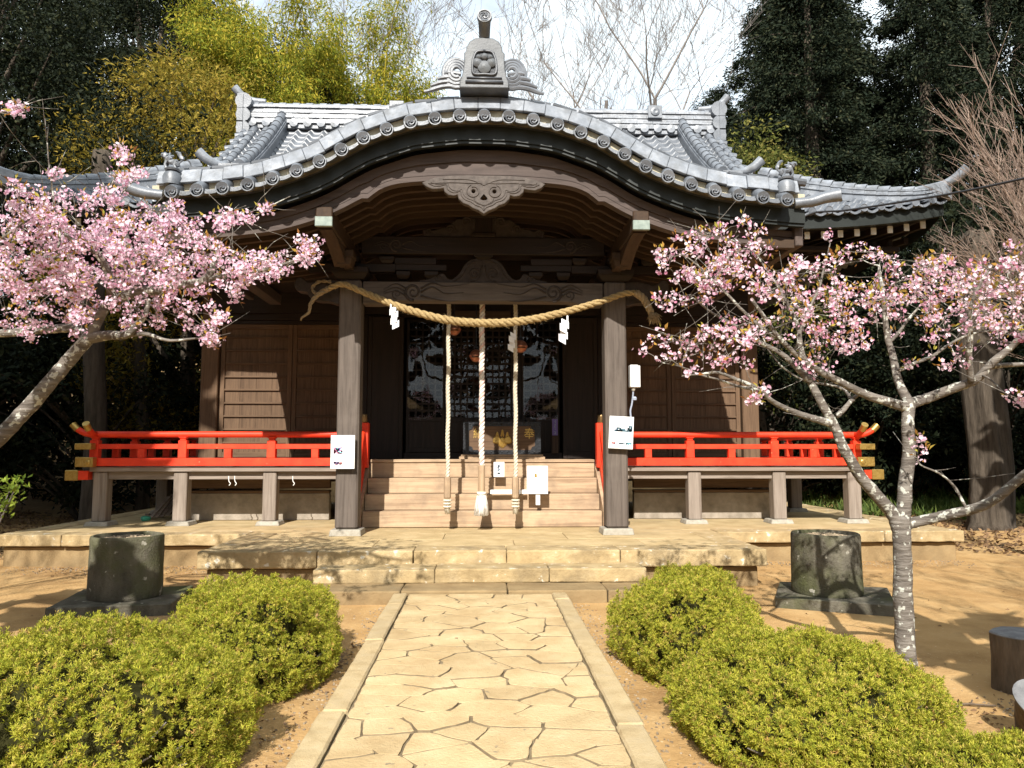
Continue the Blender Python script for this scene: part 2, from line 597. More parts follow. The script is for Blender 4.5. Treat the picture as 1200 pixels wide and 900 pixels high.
M['bark_cherry'] = surf('cherry_bark', [(0.25, (0.055, 0.045, 0.038)), (0.5, (0.15, 0.13, 0.11)), (0.8, (0.29, 0.265, 0.23))], (0.35, 0.35, 2.2), 14, 10, 0.9, 0.9, None, None, 0.0, 0.2, spots=((0.46, 0.46, 0.40), 22.0, 0.57, 0.62), bdist=0.03)
M['bark'] = surf('tree_bark', [(0.25, (0.0275, 0.0210, 0.0150)), (0.7, (0.1000, 0.0800, 0.0600))], (2.0, 2.0, 0.3), 6, 9, 0.95, 0.9, None, None, 0.0, 0.2, bdist=0.05)
M['bark_bare'] = surf('bare_tree_bark', [(0.25, (0.13, 0.112, 0.10)), (0.7, (0.26, 0.232, 0.21))], (2, 2, 0.5), 5, 7, 0.95, 0.5)
M['twig_tan'] = surf('tan_twig', [(0.25, (0.20, 0.135, 0.105)), (0.7, (0.38, 0.285, 0.225))], (1, 1, 1), 3, 5, 0.85, 0.2, None, None, 0.45)
M['log'] = surf('log_bark', [(0.25, (0.040, 0.029, 0.019)), (0.7, (0.168, 0.124, 0.084))], (1.5, 1.5, 0.35), 9, 9, 0.95, 0.8, bdist=0.04)
M['log_top'] = surf('log_cut', [(0.25, (0.10, 0.10, 0.105)), (0.7, (0.22, 0.22, 0.22))], (1, 1, 1), 12, 8, 0.85, 0.5)
M['straw'] = surf('rice_straw', [(0.25, (0.22, 0.145, 0.06)), (0.7, (0.47, 0.345, 0.16))], (1, 1, 1), 40, 6, 0.8, 0.6, None, None, 0.25)
M['straw_old'] = surf('old_straw', [(0.25, (0.20, 0.14, 0.075)), (0.7, (0.40, 0.30, 0.17))], (1, 1, 1), 40, 6, 0.85, 0.6, None, None, 0.25)
M['cotton'] = surf('bell_rope_cotton', [(0.25, (0.44, 0.385, 0.28)), (0.7, (0.66, 0.60, 0.48))], (1, 1, 1), 30, 6, 0.9, 0.4, None, None, 0.05)
M['cotton_red'] = surf('faded_red_cotton', [(0.25, (0.60, 0.36, 0.31)), (0.7, (0.70, 0.54, 0.47))], (1, 1, 1), 12, 6, 0.9, 0.3)
M['cotton_white'] = surf('white_cotton', [(0.25, (0.58, 0.53, 0.47)), (0.7, (0.76, 0.72, 0.65))], (1, 1, 1), 30, 6, 0.9, 0.3, None, None, 0.08)
M['paper'] = flat('white_paper', (0.82, 0.83, 0.85), 0.7, 0.3)
M['white_paint'] = surf('white_enamel', [(0.3, (0.68, 0.68, 0.64)), (0.7, (0.80, 0.80, 0.77))], (1, 1, 1), 5, rough=0.4, bump=0.02)
M['ink'] = flat('black_ink', (0.03, 0.03, 0.04), 0.7)
M['ink_grey'] = flat('grey_ink', (0.30, 0.33, 0.40), 0.7)
M['ink_purple'] = flat('purple_ink', (0.16, 0.12, 0.33), 0.7)
M['ink_pink'] = flat('pink_ink', (0.70, 0.22, 0.36), 0.7)
M['ink_cyan'] = flat('cyan_ink', (0.25, 0.58, 0.70), 0.7)
M['ink_red'] = flat('red_ink', (0.62, 0.10, 0.07), 0.7)
M['ink_teal'] = flat('dark_teal_ink', (0.06, 0.13, 0.17), 0.7)
M['rubber'] = flat('black_cable_rubber', (0.02, 0.02, 0.022), 0.5)
M['blue'] = flat('blue_plastic', (0.04, 0.16, 0.45), 0.4)
M['green_plastic'] = flat('green_plastic', (0.05, 0.30, 0.20), 0.5)
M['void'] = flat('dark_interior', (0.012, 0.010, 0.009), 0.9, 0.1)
M['petal'] = leafmat('cherry_petal', [(0.0, (0.72, 0.38, 0.53)), (0.17, (0.82, 0.53, 0.67)), (0.58, (0.88, 0.66, 0.77)), (1.0, (0.94, 0.84, 0.89))], 0.5, 0.6, 0.2)
M['petal_deep'] = leafmat('cherry_petal_deep', [(0.0, (0.57, 0.20, 0.31)), (0.14, (0.76, 0.43, 0.57)), (0.52, (0.87, 0.65, 0.75)), (1.0, (0.95, 0.86, 0.90))], 0.5, 0.6, 0.2)
M['young_leaf'] = leafmat('young_cherry_leaf', [(0.0, (0.34, 0.14, 0.05)), (0.5, (0.46, 0.27, 0.06)), (1.0, (0.40, 0.38, 0.07))], 0.45)
M['juniper'] = leafmat('juniper_sprig', [(0.0, (0.15, 0.185, 0.022)), (0.4, (0.37, 0.38, 0.040)), (0.75, (0.51, 0.47, 0.060)), (0.94, (0.55, 0.46, 0.11)), (1.0, (0.50, 0.28, 0.09))], 0.42)
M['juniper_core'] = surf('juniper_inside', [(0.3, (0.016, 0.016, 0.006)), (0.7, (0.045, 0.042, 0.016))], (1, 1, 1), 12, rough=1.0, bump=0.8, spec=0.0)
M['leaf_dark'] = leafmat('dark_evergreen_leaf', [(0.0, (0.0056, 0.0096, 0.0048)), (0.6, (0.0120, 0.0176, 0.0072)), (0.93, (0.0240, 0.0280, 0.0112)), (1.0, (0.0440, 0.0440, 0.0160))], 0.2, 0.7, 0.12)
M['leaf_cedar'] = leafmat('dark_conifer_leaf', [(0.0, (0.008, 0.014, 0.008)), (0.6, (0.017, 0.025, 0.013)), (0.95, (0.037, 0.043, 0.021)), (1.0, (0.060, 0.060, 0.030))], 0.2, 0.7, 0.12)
M['leaf_gold'] = leafmat('golden_bush_leaf', [(0.0, (0.13, 0.115, 0.018)), (0.5, (0.22, 0.175, 0.026)), (0.85, (0.33, 0.235, 0.035)), (1.0, (0.42, 0.30, 0.06))], 0.35)
M['leaf_bamboo'] = leafmat('bamboo_leaf', [(0.0, (0.11, 0.14, 0.018)), (0.45, (0.24, 0.265, 0.028)), (0.8, (0.42, 0.36, 0.038)), (1.0, (0.56, 0.42, 0.06))], 0.45)
M['leaf_olive'] = leafmat('olive_leaf', [(0.0, (0.06, 0.075, 0.018)), (0.6, (0.13, 0.14, 0.03)), (1.0, (0.26, 0.22, 0.06))], 0.35)
M['leaf_lime'] = leafmat('lime_leaf', [(0.0, (0.12, 0.20, 0.03)), (1.0, (0.34, 0.42, 0.06))], 0.45)
M['leaf_fern'] = leafmat('fern_leaf', [(0.0, (0.05, 0.09, 0.02)), (1.0, (0.16, 0.20, 0.05))], 0.35)

# clear wavy sheet in front of the lattice doors
m, t, b = nodes('clear_wavy_sheet')
b.inputs['Base Color'].default_value = (1, 1, 1, 1)
b.inputs['Roughness'].default_value = 0.03
gl = t.nodes.new('ShaderNodeBsdfGlossy')
gl.inputs['Roughness'].default_value = 0.02
gl.inputs['Color'].default_value = (1, 1, 1, 1)
tr = t.nodes.new('ShaderNodeBsdfTransparent')
fr = t.nodes.new('ShaderNodeFresnel')
fr.inputs[0].default_value = 1.45
mx = t.nodes.new('ShaderNodeMixShader')
t.links.new(fr.outputs[0], mx.inputs[0])
t.links.new(tr.outputs[0], mx.inputs[1])
t.links.new(gl.outputs[0], mx.inputs[2])
t.links.new(mx.outputs[0], t.nodes['Material Output'].inputs[0])
M['sheet'] = m


# ------------------------------------------------------------------ ground, path
def gz(x, y):
    z = -0.11 + 0.018 * noise.noise((x * 0.7, y * 0.7, 0.3))
    back = max(0.0, y - 20.0 - 0.0 * abs(x))
    side = max(0.0, abs(x) - 9.5)
    z += 0.22 * back + 0.05 * side * min(1, max(0, y - 6) / 8)
    z += 0.25 * noise.noise((x * 0.13, y * 0.13, 2.0)) * min(1, (back + side) / 6)
    return min(z, 9.0 + 0.02 * back)


g = MB()


def gcoord(t):
    s = (t - 0.5) * 2
    return math.copysign(abs(s) ** 2.6, s)


g.grid(lambda u, v: (gcoord(u) * 420, 6 + gcoord(v) * 420, gz(gcoord(u) * 420, 6 + gcoord(v) * 420)), 130, 130)
struct(g.build('ground', M['soil'], smooth=True))

# crazy paved path: irregular cells cut by half planes
rp = random.Random(11)


def clip_poly(poly, nx, ny, c):
    out = []
    for i in range(len(poly)):
        a, b = poly[i], poly[(i + 1) % len(poly)]
        da, db = a[0] * nx + a[1] * ny - c, b[0] * nx + b[1] * ny - c
        if da <= 0:
            out.append(a)
        if (da < 0 < db) or (db < 0 < da):
            k = da / (da - db)
            out.append((a[0] + (b[0] - a[0]) * k, a[1] + (b[1] - a[1]) * k))
    return out


PX0, PX1, PY0, PY1 = -0.775, 0.735, 1.6, 8.06
seeds = []
tries = 0
while len(seeds) < 140 and tries < 6000:
    tries += 1
    q = (rp.uniform(PX0, PX1), rp.uniform(PY0, PY1))
    rad_q = rp.choice((.13, .17, .21, .27))
    if all(((q[0] - e[0]) * 0.8) ** 2 + ((q[1] - e[1]) * 1.2) ** 2 > rad_q ** 2 for e in seeds):
        seeds.append(q)
pm = MB()
for i, s_ in enumerate(seeds):
    poly = [(PX0 + .012, PY0), (PX1 - .012, PY0), (PX1 - .012, PY1), (PX0 + .012, PY1)]
    for j, e in enumerate(seeds):
        if i == j:
            continue
        ax, ay = 0.8, 1.2
        nx, ny = (e[0] - s_[0]) * ax * ax, (e[1] - s_[1]) * ay * ay
        c = ((e[0] ** 2 - s_[0] ** 2) * ax * ax + (e[1] ** 2 - s_[1] ** 2) * ay * ay) / 2
        L = math.hypot(nx, ny)
        gap = 0.0042 + 0.0034 * (0.5 + 0.5 * noise.noise(((s_[0] + e[0]) * 3, (s_[1] + e[1]) * 3, 0.0)))
        poly = clip_poly(poly, nx / L, ny / L, c / L - gap)
        if len(poly) < 3:
            break
    if len(poly) < 3:
        continue
    fine = []
    for k in range(len(poly)):
        a, b2 = poly[k], poly[(k + 1) % len(poly)]
        d = math.hypot(b2[0] - a[0], b2[1] - a[1])
        n_ = max(1, int(d / 0.045))
        for q in range(n_):
            t = q / n_
            x, y = lerp(a[0], b2[0], t), lerp(a[1], b2[1], t)
            cx, cy = s_
            jx = 0.013 * noise.noise((x * 9, y * 9, 1.0)) + 0.004 * noise.noise((x * 31, y * 31, 4.0))
            jy = 0.013 * noise.noise((x * 9, y * 9, 7.0)) + 0.004 * noise.noise((x * 31, y * 31, 9.0))
            if q == 0:      # knock the corners off
                x, y = lerp(x, cx, 0.025), lerp(y, cy, 0.025)
            fine.append((min(PX1 - .008, max(PX0 + .008, x + jx)), y + jy))
    zt = rp.uniform(-0.006, 0.006)
    base = len(pm.v)
    n_ = len(fine)
    tx, ty = rp.uniform(-.008, .008), rp.uniform(-.008, .008)
    inner = [(lerp(x, s_[0], 0.012), lerp(y, s_[1], 0.012)) for x, y in fine]
    zz = lambda x, y: zt + tx * (x - s_[0]) + ty * (y - s_[1])
    vs = [Vector((x, y, -0.05)) for x, y in fine] + [Vector((x, y, zz(x, y) - 0.002)) for x, y in fine] + [Vector((x, y, zz(x, y))) for x, y in inner]
    fs = [(k, (k + 1) % n_, n_ + (k + 1) % n_, n_ + k) for k in range(n_)] + [(n_ + k, n_ + (k + 1) % n_, 2 * n_ + (k + 1) % n_, 2 * n_ + k) for k in range(n_)] + [tuple(range(2 * n_, 3 * n_))]
    pm.cur = 1  # slab sides: dirt colour doubles as painted shade over sunlit joint edges
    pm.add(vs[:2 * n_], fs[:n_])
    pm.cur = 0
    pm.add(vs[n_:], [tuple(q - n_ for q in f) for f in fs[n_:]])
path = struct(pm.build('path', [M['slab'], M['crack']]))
mo = MB()
mo.grid(lambda u, v: (lerp(PX0, PX1, u), lerp(PY0, PY1, v), -0.0125 + 0.004 * noise.noise((u * 9, v * 38, 0)) + 0.002 * noise.noise((u * 30, v * 120, 5))), 60, 260)
struct(attach(mo.build('path_bed', M['mortar'], smooth=True), path))
KERBS = []
for x0, x1 in ((PX0 - .155, PX0), (PX1, PX1 + .155)):
    y = 1.5
    cb = MB()
    while y < 8.05:
        L = rp.uniform(1.2, 1.9)
        y2 = min(8.07, y + L)
        jx = rp.uniform(-.006, .006)
        cb.box(x0 + jx, x1 + jx - 0.004, y + .004, y2 - .004, -0.2, 0.012 + rp.uniform(-.004, .004))
        y = y2
    kerb = struct(attach(cb.build('path_kerb', M['curb'], bevel=0.012, seg=1), path))
    KERBS.append(kerb)

# ------------------------------------------------------------------ stone platform
plat = thing('stone_platform', (0, 11, -0.11), 'low sandy stone platform with two front steps under the wooden shrine', 'platform')
TOP = 0.335


def course(x0, x1, y0, y1, z0, z1, L, rnd, mb, jit=0.006, along='x'):
    a, e = (x0, x1) if along == 'x' else (y0, y1)
    while a < e - 1e-3:
        b2 = a + L * rnd.uniform(0.8, 1.25)
        if e - b2 < L * 0.45:
            b2 = e
        j = rnd.uniform(-jit, jit)
        if along == 'x':
            mb.box(a + .003, b2 - .003, y0 + j, y1, z0, z1 + j * 0.5)
        else:
            mb.box(x0 + j, x1 + j, a + .003, b2 - .003, z0, z1 + j * 0.5)
        a = b2


def rough_edges(o, amt=0.012, cuts=3):
    s_ = o.modifiers.new('cut', 'SUBSURF')
    s_.subdivision_type = 'SIMPLE'
    s_.levels = s_.render_levels = cuts
    tx_ = bpy.data.textures.new('stone_clouds', 'CLOUDS')
    tx_.noise_scale = 0.22
    d = o.modifiers.new('rough', 'DISPLACE')
    d.texture = tx_
    d.texture_coords = 'LOCAL'
    d.strength = amt * 2
    d.mid_level = 0.5
    return o


for kerb in KERBS:
    rough_edges(kerb, .009, 5)
mb = MB()
course(-3.30, 3.38, 8.95, 9.42, 0.135, TOP, 1.35, rp, mb)
[rough_edges(q, 0.012, 4) for q in pieces(mb, 'cap_stone', M['stone_edge'], plat, bevel=0.016, seg=2)]
mb = MB()
course(-6.76, -3.31, 10.80, 11.22, 0.175, TOP - .002, 1.1, rp, mb)
course(3.39, 7.04, 10.86, 11.28, 0.175, TOP - .002, 1.1, rp, mb)
[rough_edges(q, 0.012, 4) for q in pieces(mb, 'cap_stone', M['stone_edge'], plat, bevel=0.016, seg=2)]
mb = MB()
course(-6.76, -6.36, 11.23, 17.4, 0.175, TOP - .002, 1.2, rp, mb, along='y')
course(6.64, 7.04, 11.29, 17.4, 0.175, TOP - .002, 1.2, rp, mb, along='y')
course(-3.30, -2.9, 9.43, 10.9, 0.135, TOP - .001, 1.4, rp, mb, along='y')
course(2.98, 3.38, 9.43, 10.9, 0.135, TOP - .001, 1.4, rp, mb, along='y')
pieces(mb, 'cap_stone', M['stone_edge'], plat, bevel=0.015)
mb = MB()
course(-2.895, 2.975, 9.425, 10.1, 0.10, TOP - .004, 1.7, rp, mb, 0.002)
course(-2.895, 2.975, 10.104, 10.9, 0.10, TOP - .004, 1.9, rp, mb, 0.002)
mb.box(-6.35, 6.63, 11.29, 17.4, 0.05, TOP - .006)
mb.box(-6.35, -3.31, 11.225, 11.289, 0.05, TOP - .007)
mb.box(-2.895, 2.975, 10.905, 11.289, 0.05, TOP - .005)
mb.box(-3.305, -2.9, 10.91, 11.289, 0.05, TOP - .009)
mb.box(2.98, 3.385, 10.91, 11.289, 0.05, TOP - .009)
pieces(mb, 'paving_stone', M['stone_top'], plat, bevel=0.006)
mb = MB()
course(-3.22, 3.30, 9.05, 9.5, -0.3, 0.118, 1.5, rp, mb)
mb.box(-3.22, -3.0, 9.51, 10.95, -0.3, 0.118)
mb.box(3.10, 3.30, 9.51, 10.95, -0.3, 0.118)
mb.box(-6.68, -3.23, 10.90, 11.3, -0.3, 0.158)
mb.box(3.31, 6.96, 10.96, 11.3, -0.3, 0.158)
mb.box(-6.68, -6.4, 11.31, 17.3, -0.3, 0.158)
mb.box(6.70, 6.96, 11.31, 17.3, -0.3, 0.158)
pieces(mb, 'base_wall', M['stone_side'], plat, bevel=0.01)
for x0, x1, y0, y1, z1 in ((-1.93, 1.90, 8.08, 8.62, 0.03), (-1.88, 1.84, 8.52, 9.04, 0.186)):
    mb = MB()
    course(x0, x1, y0, y1, -0.3 if z1 < .1 else 0.031, z1, 1.25, rp, mb)
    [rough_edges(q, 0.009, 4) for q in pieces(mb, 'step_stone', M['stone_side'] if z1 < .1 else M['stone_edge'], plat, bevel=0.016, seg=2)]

# ------------------------------------------------------------------ the shrine
FZ = 1.246            # veranda floor
PYQ = 10.7            # line of the porch pillars
WY = 13.6             # line of the front wall
PXQ = 1.885           # half distance of the pillars
shrine = thing('shrine_building', (0, 13.6, TOP), 'old wooden shrine hall with a curved grey tiled porch roof and red veranda railings', 'shrine')

for sx in (-1, 1):
    mb = MB()
    mb.box(sx * PXQ - .155, sx * PXQ + .155, PYQ - .155, PYQ + .155, TOP + .085, 3.92)
    pil = mb.build('pillar', M['pillar_z'], shrine, bevel=0.028, seg=1)
    mb = MB()
    mb.frust(sx * PXQ, PYQ, TOP - .01, TOP + .085, .22, .22, .205, .205)
    mb.build('base_stone', M['base_stone'], pil, bevel=0.012)
    # capital: block, arm, small blocks
    mb = MB()
    mb.frust(sx * PXQ, PYQ, 3.92, 4.0, .19, .19, .26, .26)
    mb.box(sx * PXQ - .26, sx * PXQ + .26, PYQ - .26, PYQ + .26, 4.0, 4.08)
    mb.box(sx * PXQ - .62, sx * PXQ + .62, PYQ - .07, PYQ + .07, 4.05, 4.17)
    for dx in (-.5, 0, .5):
        mb.frust(sx * PXQ + dx, PYQ, 4.17, 4.22, .07, .09, .11, .11)
        mb.box(sx * PXQ + dx - .11, sx * PXQ + dx + .11, PYQ - .11, PYQ + .11, 4.22, 4.27)
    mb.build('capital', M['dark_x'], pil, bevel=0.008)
    mb = MB()
    mb.box(sx * PXQ - .065, sx * PXQ + .065, 10.02, PYQ, 4.03, 4.15)
    mb.frust(sx * PXQ, 10.12, 4.0, 4.1, .085, .1, .12, .13)
    mb.box(sx * PXQ - .13, sx * PXQ + .13, 9.99, 10.25, 4.1, 4.2)
    mb.build('bracket_block', M['rafter_y'], pil, bevel=0.008)
    # long purlin that pokes out to the front under the curved gable
    mb = MB()
    mb.box(sx * (PXQ + .06) - .10, sx * (PXQ + .06) + .10, 9.0, 13.5, 4.22, 4.46)
    pur = mb.build('purlin', M['rafter_y'], shrine, bevel=0.012)
    mb = MB()
    mb.box(sx * (PXQ + .06) - .105, sx * (PXQ + .06) + .105, 8.985, 9.03, 4.215, 4.335)
    mb.build('copper_cap', M['patina'], pur, bevel=0.006)
    mb = MB()
    pts = []
    for k in range(9):
        t = k / 8
        pts.append(((9.1 + 1.0 * t), 4.205 - 0.22 * t * t))
    for k in range(8):
        (ya, za), (yb, zb) = pts[k], pts[k + 1]
        mb.add([Vector((sx * (PXQ + .06) + i * .08, y, z)) for i in (-1, 1) for y, z in ((ya, za), (yb, zb), (yb, 4.22), (ya, 4.22))], [(0, 1, 2, 3), (7, 6, 5, 4), (0, 4, 5, 1)])
    mb.build('curved_bracket', M['rafter_y'], pur)


def spiral(cx, cz, r0, r1, a0, turns, y, n=28, sx=1):
    return [Vector((cx + sx * lerp(r0, r1, k / n) * math.cos(a0 + turns * 2 * PI * k / n), y, cz + lerp(r0, r1, k / n) * math.sin(a0 + turns * 2 * PI * k / n))) for k in range(n + 1)]


def relief(mb, cx, cz, y, s=1.0, sx=1, tails=3):
    """carved cloud swirl in low relief: a spiral and trailing tendrils"""
    mb.tube(spiral(cx, cz, .015 * s, .12 * s, 0.4, 1.7, y, 28, sx), [.008 * s + .014 * s * k / 28 for k in range(29)], 6, squash=.6)
    mb.tube(spiral(cx - sx * .22 * s, cz - .03 * s, .01 * s, .07 * s, 2.0, 1.4, y, 20, sx), [.006 * s + .010 * s * k / 20 for k in range(21)], 6, squash=.6)
    for k in range(tails):
        a = -0.5 + k * .45
        p0 = Vector((cx + sx * .1 * s, y, cz + .05 * s * (k - 1)))
        pts = smooth([p0, p0 + Vector((sx * .16 * s, 0, .09 * s * math.sin(a * 3 + 1))), p0 + Vector((sx * .34 * s, 0, .05 * s * (k - 1) - .02 * s)), p0 + Vector((sx * (.5 + .08 * k) * s, 0, .07 * s * (k - 1)))], 5)
        n_ = len(pts)
        mb.tube(pts, [lerp(.022, .004, q / n_) * s for q in range(n_)], 6, squash=.6)
        pts = smooth([p0 - Vector((sx * .2 * s, 0, 0)), p0 - Vector((sx * .34 * s, 0, -.06 * s)), p0 - Vector((sx * .5 * s, 0, .02 * s * (k - 1)))], 5)
        n_ = len(pts)
        mb.tube(pts, [lerp(.02, .004, q / n_) * s for q in range(n_)], 6, squash=.6)


# rainbow beam between the pillars
mb = MB()
xs = [lerp(-PXQ + .17, PXQ - .17, k / 40) for k in range(41)]
mb.ribbon(xs, lambda x: 3.90, lambda x: 3.575 + .05 * max(0, min(1, (1.45 - abs(x)) / .25)) + .0 * x, PYQ - .12, PYQ + .12)
beam = mb.build('porch_beam', M['pillar_x'], shrine, bevel=0.01)
for sx in (-1, 1):
    mb = MB()
    relief(mb, sx * 1.0, 3.75, PYQ - .125, 1.05, -sx)
    mb.build('carved_swirl', M['carve_dark'], beam, smooth=True)
    # carved nose of the beam beyond the pillar
    o = carved('beam_nose', [arcpts([(0, .16), (.2, .17), (.42, .12), (.55, .2), (.62, .12), (.58, .02), (.46, 0.0), (.4, -.07), (.3, -.12), (.14, -.13), (0, -.16), (0, 0)], 4)] if sx > 0 else [arcpts([(-x, z) for x, z in [(0, .16), (.2, .17), (.42, .12), (.55, .2), (.62, .12), (.58, .02), (.46, 0.0), (.4, -.07), (.3, -.12), (.14, -.13), (0, -.16), (0, 0)]], 4)], .16, .012, (sx * (PXQ + .17), PYQ, 3.75), M['carve_dark'], shrine)
# frog-leg strut
fl = mirror(arcpts([(0, .34), (.16, .335), (.27, .25), (.34, .13), (.44, .04), (.52, .05), (.58, .12), (.68, .09), (.76, .04), (.9, .02)], 5) + [(.9, 0), (0, 0)])
o = carved('frog_leg_strut', [fl], .14, .012, (0, PYQ, 3.902), M['carve_dark'], shrine)
mb = MB()
for sx in (-1, 1):
    mb.tube(spiral(sx * .13, 4.03, .012, .09, .4, 1.5, PYQ - .085, 24, sx), .012, 6, squash=.6)
    mb.tube(spiral(sx * .66, 3.96, .01, .05, .4, 1.4, PYQ - .085, 18, sx), .010, 6, squash=.6)
    mb.tube([Vector((sx * x, PYQ - .085, 3.9 + z)) for x, z in arcpts([(.02, .31), (.15, .30), (.24, .22), (.31, .1), (.42, .02)], 5)], .013, 6, squash=.6)
    mb.tube([Vector((sx * x, PYQ - .085, 3.9 + z)) for x, z in arcpts([(.02, .25), (.05, .12), (.1, .04), (.2, .02)], 5)], .011, 6, squash=.6)
mb.build('strut_relief', M['carve_dark'], shrine, smooth=True)
mb = MB()
mb.frust(0, PYQ, 4.235, 4.27, .08, .08, .12, .12)
mb.box(-.14, .14, PYQ - .12, PYQ + .12, 4.27, 4.31)
mb.build('bearing_block', M['dark_x'], shrine, bevel=0.006)
# upper beam, king post with carved wings
mb = MB()
mb.box(-1.75, 1.75, PYQ - .13, PYQ + .13, 4.30, 4.56)
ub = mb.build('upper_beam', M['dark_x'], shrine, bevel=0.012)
for sx in (-1, 1):
    mb = MB()
    relief(mb, sx * 1.25, 4.43, PYQ - .135, .8, -sx, 2)
    mb.build('carved_swirl', M['carve_dark'], ub, smooth=True)
mb = MB()
mb.box(-.12, .12, PYQ - .12, PYQ + .12, 4.56, 5.05)
mb.box(-.17, .17, PYQ - .15, PYQ + .15, 4.56, 4.62)
mb.box(-.19, .19, PYQ - .16, PYQ + .16, 4.84, 4.93)
mb.build('king_post', M['dark_z'], shrine, bevel=0.01)
for sx in (-1, 1):
    q = [(.12, 0), (.12, .30), (.2, .36), (.28, .33), (.3, .25), (.38, .26), (.46, .2), (.5, .13), (.62, .12), (.72, .08), (.8, .12), (.87, .09), (.86, .02), (.95, 0)]
    o = carved('carved_wing', [[(sx * x, z) for x, z in q]], .09, .012, (0, PYQ - .03, 4.565), M['carve_dark'], shrine)
for sx in (-1, 1):
    mb = MB()
    mb.tube(spiral(sx * .25, 4.79, .012, .08, .4, 1.5, PYQ - .09, 24, sx), .013, 6, squash=.6)
    mb.tube(spiral(sx * .48, 4.68, .012, .07, .4, 1.5, PYQ - .09, 24, sx), .012, 6, squash=.6)
    mb.tube(spiral(sx * .8, 4.63, .01, .05, .4, 1.4, PYQ - .09, 20, sx), .010, 6, squash=.6)
    mb.build('wing_relief', M['carve_dark'], shrine, smooth=True)
# boards that close the porch gable behind the beams
mb = MB()
mb.box(-3.6, 3.6, 11.6, 11.66, 4.5, 5.1)
mb.box(-4.85, 4.85, 13.42, 13.5, 3.95, 4.95)
pieces(mb, 'gable_boards', M['dark_x'], shrine)
# inner rows of brackets on the porch sides
for sx in (-1, 1):
    mb = MB()
    for x in (.75, 1.15):
        mb.frust(sx * x, PYQ, 3.95, 4.0, .06, .06, .1, .1)
        mb.box(sx * x - .1, sx * x + .1, PYQ - .1, PYQ + .1, 4.0, 4.06)
    mb.box(sx * .98 - .45, sx * .98 + .45, PYQ - .05, PYQ + .05, 4.08, 4.17)
    mb.box(sx * .98 - .3, sx * .98 + .3, PYQ - .06, PYQ + .06, 4.17, 4.26)
    mb.build('bracket_arm', M['dark_x'], shrine, bevel=0.006)
    mb = MB()
    mb.bar((sx * PXQ, PYQ + .1, 3.78), (sx * 2.25, WY, 4.0), .17, .24)
    mb.build('tie_beam', M['dark_y'], shrine, bevel=0.01)

# --- curved porch gable
fd = interp([(x * s_, z) for x, z in ((0, 5.450), (.28, 5.446), (.57, 5.412), (.85, 5.368), (1.11, 5.282), (1.37, 5.182), (1.6, 5.055), (1.845, 4.905), (2.09, 4.788), (2.34, 4.694), (2.6, 4.612), (2.88, 4.553), (3.15, 4.520), (3.41, 4.5), (3.7, 4.475), (4.0, 4.46)) for s_ in (-1, 1) if x or s_ > 0])
fb = interp([(x * s_, z) for x, z in ((0, 4.84), (.4, 4.835), (.8, 4.81), (1.1, 4.77), (1.3, 4.69), (1.43, 4.585), (1.47, 4.60), (1.75, 4.45), (2.04, 4.32), (2.5, 4.18), (3.0, 4.105), (3.45, 4.06), (4.0, 4.03)) for s_ in (-1, 1) if x or s_ > 0])
XS = [lerp(-3.92, 3.92, k / 110) for k in range(111)]


def nrm(f, x):
    d = (f(x + .02) - f(x - .02)) / .04
    L = math.hypot(1, d)
    return -d / L, 1 / L


mb = MB()
mb.ribbon(XS, lambda x: fd(x) - .03, lambda x: fd(x) - .20, 8.81, 8.9)
mb.ribbon(XS, lambda x: fd(x) - .202, lambda x: fd(x) - .235, 8.835, 8.9)
fas = mb.build('eave_fascia', M['fascia'], shrine)
mid = lambda x: lerp(fb(x), fd(x) - .236, .60)
mb = MB()
mb.ribbon(XS, lambda x: fd(x) - .237, mid, 9.03, 9.14)
bg = mb.build('barge_board', M['barge_x'], shrine)
mb = MB()
mb.ribbon(XS, lambda x: mid(x) + .05, fb, 9.055, 9.19)
mb.ribbon(XS, lambda x: fb(x) + .055, lambda x: fb(x) - .004, 9.038, 9.053)
mb.ribbon(XS, lambda x: fb(x) + .075, lambda x: fb(x) + .063, 9.043, 9.053)
mb.build('lower_board', M['barge_x'], bg)
# ribs under the curved roof
for k in range(9):
    y = 9.42 + k * .27
    mb = MB()
    mb.ribbon(XS, lambda x: fb(x) + .12, lambda x: fb(x) + .015, y, y + .075)
    mb.build('curved_rafter', M['rafter_x'], shrine)
mb = MB()
mb.ribbon(XS, lambda x: fb(x) + .15, lambda x: fb(x) + .121, 9.17, 12.8)
mb.build('porch_ceiling', M['dark_x'], shrine)
for sx in (-1, 1):
    mb = MB()
    mb.box(sx * 3.9 - .05, sx * 3.9 + .05, 8.95, 12.6, 4.02, 4.32)
    mb.box(sx * 3.55 - .1, sx * 3.55 + .1, 9.3, 12.8, 3.98, 4.15)
    pieces(mb, 'side_eave_board', M['barge_y'], shrine, bevel=0.01)
    mb = MB()
    mb.box(min(sx * 3.35, sx * 3.86), max(sx * 3.35, sx * 3.86), 8.99, 9.05, 4.0, 4.115)
    mb.build('barge_end', M['rafter_x'], shrine, bevel=0.008)

